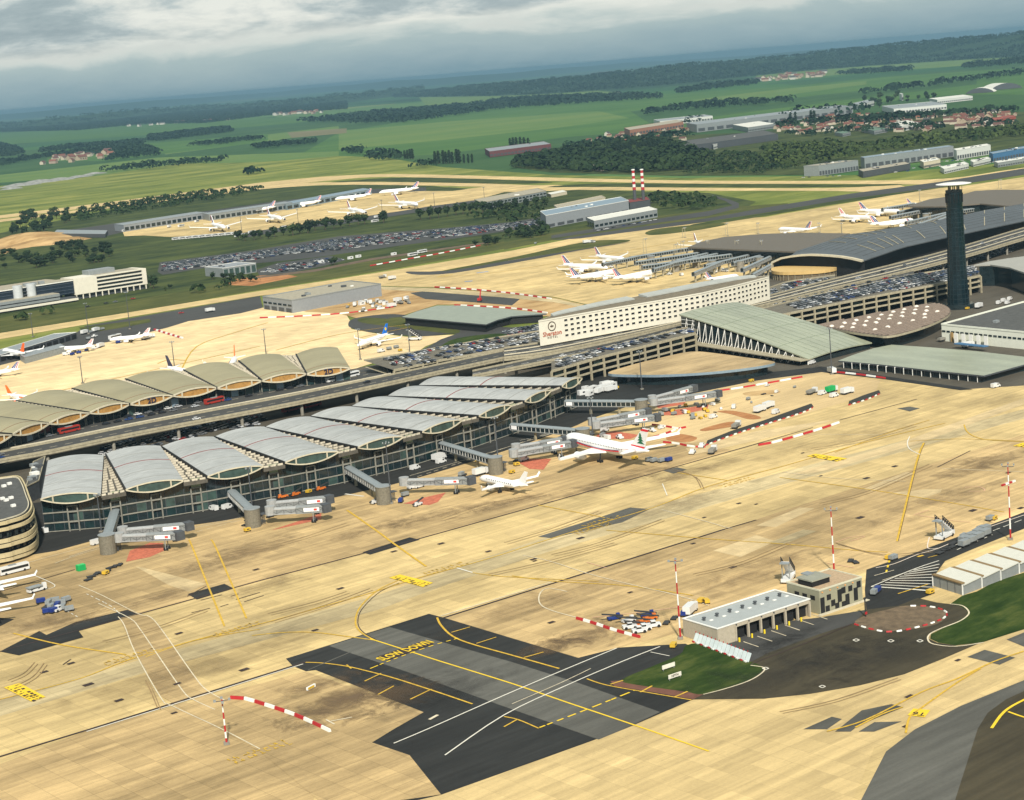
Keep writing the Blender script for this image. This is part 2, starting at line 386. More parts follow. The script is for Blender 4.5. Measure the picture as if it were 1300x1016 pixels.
sheet('remote_apron', [(156,295),(207,285),(264,274),(299,270.5),(349,260.5),(411,254),(472,246),(541,242.6),(575,242.6),(603,239),(640,236),(660,240),(640,244),(603,254.4),(546,262),(509,268),(472,276.5),(418,281.5),(374,286.5),(299,297),(217,301),(183,299),(158,300)], -.03, CONC)
sheet('remote_service_road', [(60,296),(150,283),(262,268),(349,256),(411,249),(475,240),(541,238),(541,242.6),(472,246),(411,254),(349,260.5),(264,274),(207,285),(156,295),(134,300),(66,300)], -.05, ASPHM)
sheet('remote_service_road', [(299,297),(374,286.5),(418,281.5),(509,268),(546,262),(603,254.4),(603,258),(546,267),(509,273),(430,285),(374,291),(310,302)], -.02, ASPHM)
sheet('taxiway', [(-60,434),(0,423),(165,396.5),(330,369.5),(508,341.8),(650,318.3),(736,301),(818,291),(818,300),(736,310),(660,322),(600,336),(520,350),(482,364),(330,375.5),(165,402.5),(0,430.7),(-60,441)], -.02, CONCP)
sheet('middle_apron', [(482,363),(520,350),(600,336),(660,322),(736,303),(818,291.6),(833,290),(939,277),(970,276),(1071,258.7),(1173,241),(1224,236),(1300,225),(1420,206),(1420,330),(1100,330),(1000,400),(850,400),(742,386),(703,377),(640,371.5),(548,365)], 0, CONC)
sheet('grass_island', smooth_poly([(561,344),(650,327),(741,307.6),(792,304.5),(798,306.8),(767,312),(690,324),(640,332),(590,341)],4), .06, G_MID)
sheet('island_road', smooth_poly([(516,345),(561,344),(640,332),(690,324),(767,312),(798,308),(736,318),(690,327),(640,336),(574,347),(530,349)],4), .03, ASPHM)
sheet('grass_island', smooth_poly([(819,296),(833,291),(868,287),(916,283.5),(922,285.5),(894,291),(858,296),(828,298.7)],4), .06, G_MID)
sheet('runway', [(700,305),(818,287.5),(900,277),(970,264),(1080,246),(1193,231),(1300,214),(1500,184),(1500,192),(1300,222),(1193,238),(1080,252),(970,270.5),(900,281),(828,291),(736,303)], .02, ASPHM)
sheet('grass_island', smooth_poly([(880,285),(970,271),(1080,252.6),(1190,239),(1224,234),(1180,241),(1071,257.5),(970,274.5),(890,287)],3), .05, G_DARK)
sheet('grass_island', smooth_poly([(694,237.5),(760,233.2),(900,233.6),(1060,234.4),(1140,233.6),(1130,235.6),(1063,237.6),(900,238),(760,237.5)],3), .0, G_DARK)
sheet('grass_island', smooth_poly([(420,231.6),(500,225.8),(600,227),(680,230),(700,232),(640,233.4),(560,232),(480,230.6)],3), .0, G_DARK)
sheet('perimeter_road', [(905,248),(925,253),(938,258),(938,264),(900,274),(820,285),(700,303),(700,299),(820,280),(900,268),(930,261),(920,255),(903,250)], -.01, ASPHM)
# car parks
LOTS = [[(200,345),(203,333),(320,318),(430,300),(560,290),(650,282),(690,275),(690,286),(600,300),(500,313),(400,327),(330,334),(262,340),(206,349)],
        [(325,343),(352,334),(420,325),(440,330),(410,338),(370,346),(330,350)]]
for P_ in LOTS: sheet('car_park', P_, -.08, ASPHM)
sheet('site_road', [(320,352),(400,342),(470,328),(540,318),(620,307),(620,309),(540,320.5),(470,331),(400,345),(320,354)], -.07, mat('brown_track', (.11, .075, .045), .9, .4, .1))
# mid-left apron and its roads
CONCL = ground_mat('bright_concrete', (.66, .50, .27), slab=7.5, stain=.18)
sheet('left_apron', [(-150,590),(-150,490),(0,464),(60,449),(150,432),(213,416),(239,408),(305,398),(345,388),(400,386),(440,400),(446,410),(446,418),(480,424),(520,428),(577,425),(563,431),(540,440),(530,447),(500,453),(445,470),(380,500),(0,575)], .0, CONCL)
sheet('service_road', [(-100,472),(0,452),(80,436),(108,414),(160,405),(330,376),(334,392),(305,398),(239,408),(213,416),(150,432),(60,449),(0,464),(-100,490)], -.01, ASPHM)
sheet('grass_island', [(100,416),(190,405),(192,409),(150,417),(110,423)], .03, G_MID)
sheet('loop_road', smooth_poly([(442,412),(452,404),(500,399),(560,406),(620,414),(660,418),(600,428),(577,424),(534,427),(480,423),(450,418)],4), .05, ASPHM)
sheet('grass_island', smooth_poly([(455,405),(480,404),(530,410),(580,418),(576,424),(530,419),(490,414),(460,410)],4), .08, G_MID)
sheet('grass_island', [(492,404),(512,402.5),(617,414),(616,418),(560,413),(500,407)], .08, G_MID)
sheet('curved_road', [(577,425),(660,415),(700,420),(640,440),(600,446),(540,455),(480,470),(440,476),(530,447),(548,438),(560,431)], .1, ASPHM)
sheet('grass_verge', smooth_poly([(560,440),(580,430),(630,424),(668,426),(640,434),(600,440),(566,444)],4), .14, G_NEAR)
sheet('work_site', [(345,388),(400,384),(480,366),(548,366),(640,372),(703,378),(742,387),(700,402),(648,400),(586,387),(555,387),(510,401),(452,404),(430,398),(390,396)], .04, EARTH)
sheet('work_site_slab', [(520,372),(560,368),(660,380),(650,388),(600,384),(540,380)], .07, ASPHM)
sheet('work_site_lane', [(480,364),(548,366),(640,373),(703,379),(742,388),(742,391),(703,384),(640,378),(548,371),(486,368)], .10, CONCG)
# landside
sheet('landside_asphalt', [(-200,640),(-200,600),(0,562),(110,535),(280,495),(440,470),(540,452),(600,446),(700,420),(690,405),(980,345),(1300,300),(1500,270),(1500,520),(1300,490),(1219,495),(1122,480),(1043,471),(960,480),(860,497),(740,505),(640,540),(300,640),(0,720),(-200,760)], .06, ground_mat('brown_grey_asphalt', (.085, .074, .055), stain=.4))
# ---- main apron
APR = [(-300,1400),(-300,810),(-150,770),(0,712),(55,702),(124,683),(160,676),(240,665),(312,654),(370,640),(440,625),(517,607),(617,577),(721,541),(751,529),(808,509),(860,500),(960,480),(1043,471),(1122,480),(1219,495),(1300,490),(1600,470),(1600,1400)]
sheet('main_apron', APR, .12, CONC)
VPX = (3420, -140)
def tow(p, x): t = (x-p[0])/(VPX[0]-p[0]); return (x, p[1]+(VPX[1]-p[1])*t)
# darker stand band between terminal and first joint line, worn centre band, pale band
sheet('stand_pavement', [(-300,912),(172,781.5),(533,684.6),(840,598.4),(930,572),(860,560),(800,545),(751,529),(721,542),(617,578),(517,608),(440,626),(370,641),(312,655),(240,666),(160,677),(124,684),(71,699),(-200,760)], .14, CONCB)
sheet('worn_band', [(-100,920),(0,890),(200,832),(400,778),(480,756),(560,728),(700,680),(830,643),(1000,598),(1300,520),(1300,532),(1000,614),(860,655),(700,700),(570,742),(480,775),(330,815),(200,850),(60,892),(-100,940)], .14, CONCG)
sheet('pale_patch', [(1000,604),(1133,566),(1300,506),(1300,514),(1160,566),(1040,600)], .17, CONCW)
sheet('pale_patch', [(640,676),(800,632),(832,624),(828,632),(700,670),(650,684)], .16, CONCP)
sheet('grey_patch', [(683,682),(800,645),(825,647),(790,664),(700,684)], .18, ASPHL)
sheet('pale_patch', [(870,570),(960,548),(1066,532),(1010,548),(960,560),(880,578)], .17, CONCW)
for P_ in ([(1095,622),(1150,600),(1162,601),(1108,624)], [(1128,627),(1172,622),(1196,622),(1168,632)], [(1160,632),(1196,621),(1194,626),(1170,634)],
           [(960,668),(1015,645),(1034,646),(985,670)], [(905,700),(960,680),(985,688),(940,708)], [(70,668),(230,640),(300,640),(100,690)],
           [(172,720),(184,722),(262,742),(240,752),(215,744)]): sheet('pale_patch', P_, .18, CONCW)
sheet('grey_patch', [(975,690),(1020,673),(1037,675),(995,692)], .18, CONCG)
sheet('construction_pavement', [(820,520),(860,505),(960,482),(1043,473),(1118,484),(1112,497),(1070,512),(980,538),(896,566),(850,560),(820,545)], .17, ground_mat('sandy_concrete', (.52, .38, .19), stain=.35))
sheet('excavated_soil', smooth_poly([(846,556),(858,551),(885,556),(874,562),(850,560)],3), .2, REDEARTH)
sheet('excavated_soil', smooth_poly([(889,546),(912,539),(930,536),(942,540),(920,544),(896,548)],3), .2, REDEARTH)
sheet('excavated_soil', smooth_poly([(910,523),(930,522),(960,528),(966,532),(950,533),(930,527)],3), .2, REDEARTH)
sheet('excavated_soil', smooth_poly([(943,500),(960,497),(985,496),(990,499),(970,502),(950,503)],3), .2, EARTH)
REDP = mat('red_stand_paint', (.42, .12, .065), .8, .3, .6)
for P_ in ([(165,700),(190,690),(207,690),(208,700),(190,708),(160,714)], [(350,672),(380,662),(408,652),(408,660),(372,668),(345,674)],
           [(512,640),(540,632),(566,626),(556,638),(545,642)], [(655,586),(668,583),(700,583),(690,597),(672,596)],
           [(758,552),(780,548),(812,553),(800,558),(756,558)], [(832,528),(850,522),(900,514),(898,520),(860,528)], [(832,515),(870,511),(871,514),(836,519)]):
    sheet('red_stand_marking', P_, .2, REDP)
# asphalt patches
for P_ in ([(0,828),(50,802),(59,807),(95,791),(162,775),(176,781),(100,802),(106,810),(24,833)], [(238,755),(285,742),(297,748),(250,762)], [(-10,790),(0,785),(18,787),(0,796),(-10,798)],
           [(460,702),(520,683),(533,686),(470,705)], [(841,598),(860,594),(872,597),(855,602)], [(1139,519),(1155,517),(1168,519),(1155,523)],
           [(1228,835),(1250,826),(1289,836),(1269,845)], [(1278,813),(1300,804),(1330,812),(1300,822)], [(1020,927),(1056,911),(1069,914),(1050,927)],
           [(1060,930),(1094,903),(1132,895),(1147,899),(1090,922),(1080,930)], [(1090,930),(1110,918),(1145,917),(1110,930)]):
    sheet('asphalt_patch', P_, .21, ASPH if P_[0][0] < 700 else ASPHL)
# ---- foreground taxiway
sheet('taxiway_asphalt', [(363,837),(544.6,780),(563.6,785),(650,811),(734,836),(785,823),(870,818),(895,828),(940,870),(878.6,889.5),(792,926.8),(700,960),(560,1010),(430,1040),(405,985),(500,926.5),(538,905),(401,851.6),(388.5,853),(372,846.6)], .16, ASPH)
sheet('taxiway_grey_band', [(417.7,821),(495,797),(650,841.5),(740,870),(838,905),(792,926.8),(760,940),(640,898),(520,855)], .19, ASPHL)
sheet('taxiway_pavement', [(840,908),(878.6,889.5),(970,888),(1028,882),(1092,871),(1148,857),(1198,837),(1247,816),(1300,800),(1500,735),(1500,800),(1300,864),(1220,897),(1161,927),(1110,950),(1040,1120),(1020,1300),(400,1300),(430,1040),(560,1010),(700,960),(792,927)], .135, CONCP)
sheet('brown_tarmac', [(970,888),(1028,882),(1092,871),(1148,857),(1198,837),(1247,816),(1215,821),(1190,817),(1179,812),(1180,806),(1205,795),(1228,783),(1230,774),(1218,769),(1190,766),(1165,760),(1140,770),(1100,775),(1050,790),(1000,808),(920,824),(912,832),(945,840),(970,849),(939,870),(894,882),(878,889)], .18, ASPHB)
sheet('service_road_corner', [(1165,762),(1140,772),(1100,778),(1098,750),(1100,724),(1152,706),(1300,651),(1500,590),(1500,615),(1300,672),(1230,700),(1200,713),(1184,735),(1184,755)], .17, ASPH)
GRASS_A = smooth_poly([(789.7,864.7),(826,848),(863,832),(872,820),(900,818),(925,832),(967,847),(958,860),(939.5,870),(893.8,882.4),(868,878.6),(817.7,872)],4)
sheet('grass_patch', GRASS_A, .22, G_NEAR)
sheet('red_brick_verge', [(775,866),(790,864.7),(818,872),(868,879),(893,882.5),(880,889),(830,880),(780,872)], .21, mat('red_brown_tarmac', (.13, .055, .035), .9, .2, .3))
GRASS_B = [(1206,768),(1218,770),(1228,776),(1228,783),(1205,795),(1182,806),(1181,812),(1192,817),(1213,820.5),(1249,816),(1300,800),(1500,735),(1500,670),(1300,728),(1262,740),(1240,752),(1222,757)]
sheet('grass_field', GRASS_B, .22, G_NEAR)
sheet('island_patch', smooth_poly([(1085,792),(1100,782),(1130,774),(1150,770),(1185,772),(1202,780),(1190,793),(1150,801),(1110,802)],4), .21, mat('dirty_paving', (.12, .085, .05), .9, .35, .4))
sheet('grey_shoulder', [(1161.5,927),(1220,897),(1300,864.6),(1500,800),(1500,1120),(1040,1120),(1125,955)], .17, ASPHL)
sheet('brown_shoulder', [(1241.5,926),(1254,906),(1277,889),(1300,878.5),(1500,810),(1500,1120),(1180,1120)], .2, ASPHB)
sheet('road_apron_grey', [(905,800),(1040,785),(1100,775),(1085,792),(1040,806),(975,830),(945,846),(920,838)], .2, ASPHM)
0 and sheet('dirty_apron', smooth_poly([(372,872),(420,868),(470,882),(520,893),(537,905),(505,922),(460,918),(420,905),(380,895),(350,885)],3), .17, ground_mat('stained_concrete', (.26,.18,.09), slab=7.5, stain=.6))
0 and sheet('dirty_apron', smooth_poly([(670,815),(700,790),(770,800),(800,812),(780,822),(734,835)],3), .17, MATS['stained_concrete'])
sheet('stand_pavement', [(560,786),(919,673),(1221,577),(1600,455),(1600,560),(1300,651),(1152,706),(1100,724),(1060,735),(960,765),(880,800),(785,823),(734,836),(650,811)], .13, CONCB)
sheet('stand_pavement', [(-100,1010),(115.5,926.5),(388,853),(538,905),(500,926),(405,985),(380,1100),(-100,1300)], .15, CONCB)
# terminal front roads
sheet('terminal_road', crv([(40,640),(160,620),(330,585),(500,545),(640,505),(740,478)],4)+[(800,470),(860,470),(960,475),(1043,466),(1122,478),(1219,492),(1235,495)]+[(1219,496),(1122,482),(1043,473),(960,484),(870,502)]+crv([(808,513),(751,532),(721,545),(617,581),(517,611),(440,629),(370,644),(312,657),(240,668),(160,680),(124,686),(100,692),(71,700)],4)+[(0,712),(-60,722),(-60,700)], .19, ASPH)

def grime(px, py, rx, ry, amt=.8, col=(.12, .075, .035), sc=.09):
    """an oily stain that thins out towards its edge"""
    g = G(px, py); m = bpy.data.materials.new('oil_stain'); m.use_nodes = True; t = m.node_tree; b = t.nodes['Principled BSDF']; n = t.nodes.new; l = t.links.new
    b.inputs['Base Color'].default_value = (*col, 1); b.inputs['Roughness'].default_value = .8
    pos = n('ShaderNodeNewGeometry').outputs['Position']; v1 = n('ShaderNodeVectorMath'); v1.operation = 'SUBTRACT'; l(pos, v1.inputs[0]); v1.inputs[1].default_value = (g.x, g.y, 0)
    v2 = n('ShaderNodeVectorMath'); v2.operation = 'MULTIPLY'; l(v1.outputs[0], v2.inputs[0]); v2.inputs[1].default_value = (1/rx, 1/ry, 0)
    v3 = n('ShaderNodeVectorMath'); v3.operation = 'LENGTH'; l(v2.outputs[0], v3.inputs[0])
    ns = n('ShaderNodeTexNoise'); ns.inputs['Scale'].default_value = sc; ns.inputs['Detail'].default_value = 9; ns.inputs['Roughness'].default_value = .72; ns.inputs['Distortion'].default_value = .6; l(pos, ns.inputs[0])
    a = n('ShaderNodeMath'); a.operation = 'MULTIPLY_ADD'; l(ns.outputs[0], a.inputs[0]); a.inputs[1].default_value = 3.0; a.inputs[2].default_value = -.75
    c = n('ShaderNodeMath'); c.operation = 'SUBTRACT'; l(a.outputs[0], c.inputs[0]); l(v3.outputs['Value'], c.inputs[1])
    d = n('ShaderNodeMapRange'); l(c.outputs[0], d.inputs[0]); d.inputs[1].default_value = -.05; d.inputs[2].default_value = .9; d.inputs[4].default_value = amt; l(d.outputs[0], b.inputs['Alpha'])
    k = 16; sheet('oil_stain', [(g.x+rx*1.0*math.cos(2*math.pi*i/k), g.y+ry*1.0*math.sin(2*math.pi*i/k)) for i in range(k)], .235, m, world=True)
for a in ((450,892,34,16,.85), (400,872,18,9,.7), (745,808,26,14,.75), (700,822,20,9,.6), (1245,590,34,12,.6), (300,705,40,16,.5), (330,745,46,10,.35), (780,612,46,12,.55), (640,640,34,9,.5), (70,790,26,14,.45), (560,655,46,12,.4), (480,670,40,10,.4), (1180,640,50,14,.35), (950,730,50,14,.35), (860,640,60,12,.3), (200,760,40,10,.35), (1060,560,60,14,.25), (520,880,16,14,.5), (1150,735,20,8,.5), (700,760,60,14,.3), (250,850,60,20,.25), (880,600,40,8,.45)): grime(*a)
for a in ((1000,850,46,22,.35), (1120,830,36,18,.35), (990,815,26,6,.6), (560,880,30,20,.35)): grime(*a, col=(.012, .011, .009))
# ------------------------------------------------------------------ shared building materials
ROOFW = mat('pale_grey_roof_sheet', (.325, .33, .315), .55, .2, .5, stretch=4, var2=.08)
ROOFO = mat('olive_beige_roof_sheet', (.26, .232, .14), .7, .08, .5, stretch=4, var2=.1)
CREAM = mat('cream_concrete', (.48, .43, .31), .75, .15, .6)
CREAM2 = mat('weathered_beam_concrete', (.30, .265, .18), .85, .25, .5)
GLASSD = mat('dark_glass', (.012, .02, .022), .12, .3, .3, spec=.6)
GLASST = mat('teal_glass', (.008, .02, .021), .15, .5, .25, spec=.6)
GLASSG = mat('green_grey_glass', (.035, .062, .054), .25, .4, .3, spec=.6)
OCHRE = mat('ochre_panel', (.32, .17, .045), .7, .3, .6)
REDL = mat('dark_red_seam', (.20, .03, .03), .8, .1, 1)
BLACK = mat('black_metal_and_shade', (.012, .012, .012), .7, .2, 1)  # black for dark parts and for shade painted into openings and recesses
WHITE = mat('white_paint', (.66, .65, .60), .5, .08, .8)
METAL = mat('grey_metal', (.26, .28, .28), .45, .15, .7, metal=.3)
METALB = mat('blue_grey_metal', (.22, .29, .34), .45, .12, .7, metal=.3)
DGREY = mat('dark_grey_metal', (.06, .065, .07), .6, .2, .7)
CONCD = mat('board_marked_concrete', (.20, .185, .15), .9, .3, .6)
GREYCLAD = mat('grey_cladding', (.22, .235, .245), .6, .08, .6)
WHITEROOF = mat('white_roof_sheet', (.58, .57, .50), .6, .08, .4)
SKYL = mat('skylight_sheet', (.48, .43, .33), .5, .3, 1.2)
TAN = mat('tan_concrete', (.42, .35, .20), .8, .12, .4)
def pts3(px, h): return [G(p[0], p[1], h) for p in px]
def arc_roof(FL, FR, RL, RR, camber, th, m, nu=12, nv=6, name='roof', parent=None, dip=0):
    vs = []; fs = []
    def P_(u, v, dz=0):
        f = FL.lerp(FR, u); r = RL.lerp(RR, u); p = f.lerp(r, v)
        return Vector((p.x, p.y, p.z+camber*4*u*(1-u)+dip*4*v*(1-v)+dz))
    b = MB().mat(m)
    for j in range(nv+1):
        for i in range(nu+1): vs.append(P_(i/nu, j/nv))
    for j in range(nv+1):
        for i in range(nu+1): vs.append(P_(i/nu, j/nv, -th))
    K = (nu+1)*(nv+1)
    for j in range(nv):
        for i in range(nu):
            a = j*(nu+1)+i; fs.append((a, a+1, a+nu+2, a+nu+1)); fs.append((K+a, K+a+nu+1, K+a+nu+2, K+a+1))
    for i in range(nu):
        fs.append((i, K+i, K+i+1, i+1)); a = nv*(nu+1)+i; fs.append((a, a+1, K+a+1, K+a))
    for j in range(nv):
        a = j*(nu+1); fs.append((a, a+nu+1, K+a+nu+1, K+a)); a += nu; fs.append((a, K+a, K+a+nu+1, a+nu+1))
    b.raw(vs, fs); return b.build(name, parent), P_
def lens_gable(parent, P_, FL, FR, out, belly, mpane, camber, frame=.45, posts=(.2, .78), off=.3):
    """the lens shaped end of a roof module: frame, posts and three panes"""
    o = Vector((out.x, out.y, 0)).normalized()
    top = lambda u: FL.lerp(FR, u)+Vector((0, 0, camber*4*u*(1-u)-.25))+o*off
    bot = lambda u: FL.lerp(FR, u)+Vector((0, 0, -belly*4*u*(1-u)-.45))+o*off
    n = 16; f = MB().mat(CREAM)
    for g_ in (top, bot):
        for i in range(n): f.beam(g_(i/n), g_((i+1)/n), frame*1.1, frame*1.5)
    for u in posts: f.beam(bot(u), top(u), frame*1.6, frame*1.4)
    f.build('gable_frame', parent)
    us = [.02]+list(posts)+[.98]
    for a, c in zip(us[:-1], us[1:]):
        b = MB().mat(mpane); k = 6; vs = []
        for i in range(k+1): u = a+(c-a)*i/k; vs += [bot(u)-o*.35, top(u)-o*.35]
        b.raw(vs, [(2*i, 2*i+2, 2*i+3, 2*i+1) for i in range(k)]); b.build('gable_pane', parent)
    return top, bot
def skylights(parent, a0, a1, b0, b1, n, drop=1.3, m=None):
    """tapering valley between two roofs, filled with rows of small sloping rooflights"""
    d = Vector((0, 0, -drop)); base = MB().mat(m or mat('valley_dark', (.085, .075, .058), .9, .3, .5))
    base.face([a0+d, b0+d, b1+d, a1+d]); base.face([a0+d, a0+d*2.2, b0+d*2.2, b0+d])
    base.build('valley_gutter', parent)
    s = MB().mat(SKYL)
    for i in range(n):
        t0 = (i+.15)/n; t1 = (i+.62)/n
        p0, p1 = a0.lerp(a1, t0)+d, a0.lerp(a1, t1)+d; q0, q1 = b0.lerp(b1, t0)+d, b0.lerp(b1, t1)+d
        w = (q0-p0).length; k = max(1, int(w/2.6))
        for j in range(k):
            u0 = (j+.1)/k; u1 = (j+.8)/k; h = Vector((0, 0, .9))
            A, B, C_, D = p0.lerp(q0, u0), p0.lerp(q0, u1), p1.lerp(q1, u1), p1.lerp(q1, u0)
            s.raw([A, B, C_, D, A+h, B+h, C_+h*.2, D+h*.2], [(4, 5, 6, 7), (0, 1, 5, 4), (1, 2, 6, 5), (2, 3, 7, 6), (3, 0, 4, 7)])
    s.build('rooflight', parent, kind='stuff')
# ------------------------------------------------------------------ front terminal (pale grey roofs)
FT = empty('terminal_building', G(330, 640), label='long curved glass terminal with nine pale grey vaulted roofs beside the apron', cat='terminal')
FT_inv = Vector(FT.location)
def par(o, root):
    """parent a world-space mesh under a root without moving it"""
    o.parent = root; o.matrix_parent_inverse = Matrix.Translation(-Vector(root.location)) if root.rotation_euler.z == 0 else root.matrix_world.inverted()
    return o
FTM = [((51.4,633),(128,626.8),(60,585),(131.5,578)), ((159.4,621),(232.6,609.3),(134,576),(203.5,566)), ((263,604.6),(334,591.3),(205,566.8),(271,554.5)),
 ((361.6,586.6),(429.3,573),(272.6,554.3),(335.6,541.7)), ((453.9,567.4),(511.3,554),(336.4,542.2),(393.9,529)), ((535.7,547.7),(586,532.8),(394,528.5),(446,516)),
 ((607.6,527.7),(648.5,514.3),(446,516),(490.9,503.3)), ((665.8,508.8),(698.9,495.4),(491.7,503),(531,489.8)), ((713,490),(738.3,479.7),(531,489.5),(562,478))]
HE = 16.0
class Loc:
    """lets builders work in world coordinates and parents the result to a root afterwards"""
    def __init__(s, root): s.root = root; s.before = set(bpy.data.objects.keys())
    def __enter__(s): return s
    def __exit__(s, *a):
        for o in list(bpy.data.objects):
            if o.name not in s.before and o is not s.root and o.parent is None:
                o.parent = s.root; o.location = Vector(o.location)-Vector(s.root.location)
mods = [[G(*p, HE) for p in m_] for m_ in FTM]
with Loc(FT):
    for i, (FL, FR, RL, RR) in enumerate(mods):
        r, P_ = arc_roof(FL, FR, RL, RR, 1.5, .5, ROOFW)
        out_ = (FL.lerp(FR, .5)-RL.lerp(RR, .5))
        # red seam across the roof, grey seam near the eave, left-edge fascia painted black as its shadow line
        s_ = MB().mat(REDL); n = 14
        for k in range(n): s_.beam(P_(k/n, .56, .1), P_((k+1)/n, .56, .1), .45, .12)
        s_.build('seam', r)
        s_ = MB().mat(mat('grey_seam', (.2, .2, .18)))
        for k in range(n): s_.beam(P_(k/n, .12, .06), P_((k+1)/n, .12, .06), .18, .1)
        s_.build('seam', r)
        for v in (.3, .78):
            s_ = MB().mat(MATS['grey_seam'])
            for k in range(n): s_.beam(P_(k/n, v, .05), P_((k+1)/n, v, .05), .12, .08)
            s_.build('seam', r)
        s_ = MB().mat(BLACK); s_.beam(P_(0, 0, -.35), P_(0, 1, -.35), .5, 1.1); s_.build('fascia', r)
        lens_gable(r, P_, FL, FR, out_, 2.5, GLASSG, 1.5, frame=.34)
        if i: skylights(None, mods[i-1][1], mods[i-1][3], FL, RL, 16)
    # facade following the front edge, set back under the eaves
    line = []
    for (FL, FR, RL, RR) in mods:
        o = ((RL.lerp(RR, .5)-FL.lerp(FR, .5))); o.z = 0; o.normalize()
        line += [FL+o*4, FR+o*4]
    b = MB().mat(GLASSD)
    rear = []
    for (FL, FR, RL, RR) in mods: rear += [RL.lerp(FL, .06), RR.lerp(FR, .06)]
    for seq in (line, rear):
        for a, c in zip(seq[:-1], seq[1:]): b.face([(a.x, a.y, .2), (c.x, c.y, .2), (c.x, c.y, 15), (a.x, a.y, 15)])
    for a, c in ((line[0], rear[0]), (line[-1], rear[-1])): b.face([(a.x, a.y, .2), (c.x, c.y, .2), (c.x, c.y, 15), (a.x, a.y, 15)])
    b.build('wall_core')
    levels = [(.4, 3.9), (4.7, 8.2), (9.0, 15.2)]
    panes = {}
    for k, (a, c) in enumerate(zip(line[:-1], line[1:])):
        d = (c-a); d.z = 0; ln = d.length; d.normalize(); nrm = Vector((d.y, -d.x, 0))
        if nrm.dot(Vector((-1, -1, 0))) < 0: nrm = -nrm
        nb = max(1, round(ln/4.4)); w = ln/nb
        for j in range(nb):
            for li, (z0, z1) in enumerate(levels):
                if random.random() < .06 and li < 2: continue
                mt = random.choice([GLASSD, GLASSD, GLASSD, GLASST, GLASST, GLASSG] if li < 2 else [GLASSD, GLASSD, GLASST])
                key = (round(w, 1), li, mt.name)
                if key not in panes:
                    q = MB().mat(mt); q.box(.1, w-.1, -.08, 0, z0, z1); panes[key] = q.mesh('pane')
                p = a+d*(w*j)+nrm*.12; o = link('pane', panes[key], None, (p.x, p.y, 0), math.atan2(d.y, d.x))
        FRM = mat('facade_frame', (.21, .20, .165), .6, .2, .6); f = MB().mat(FRM); g_ = nrm*.3
        for z in (4.3, 8.6): f.beam(Vector((a.x, a.y, z))+g_, Vector((c.x, c.y, z))+g_, .4, .5)
        f.beam(Vector((a.x, a.y, .6))+g_, Vector((c.x, c.y, .6))+g_, .4, .3)
        f.build('floor_band')
        f = MB().mat(DGREY)
        for j in range(nb+1): p = a+d*(w*j)+g_*.7; f.beam((p.x, p.y, .2), (p.x, p.y, 15.3), .16, .2)
        f.build('mullion', kind='stuff')
        # portal frames standing proud of the glass
        f = MB().mat(FRM)
        if k % 2 == 0: ts = [.42] if ln > 10 else []
        else: ts = [.3]
        for t in ts:
            p = a.lerp(c, t)+nrm*1.1; q = p+d*4.2
            for z0, z1 in ((.2, 11.2),):
                f.beam((p.x, p.y, z0), (p.x, p.y, z1), .45, .5); f.beam((q.x, q.y, z0), (q.x, q.y, z1), .45, .5)
                f.beam((p.x, p.y, z1), (q.x, q.y, z1), .5, .5)
                for z in (4.3, 8.6): f.beam((p.x, p.y, z), (q.x, q.y, z), .45, .4)
        if ts: f.build('portal_frame')
        if k % 2 == 1:   # pale green panels below the rooflight valleys
            f = MB().mat(mat('pale_green_panel', (.30, .34, .20))); p = a.lerp(c, .35)+nrm*.5; q = p+d*min(4, ln*.5)
            f.beam((p.x, p.y, 13), (q.x, q.y, 13), .3, 4.2); f.build('upper_panel')
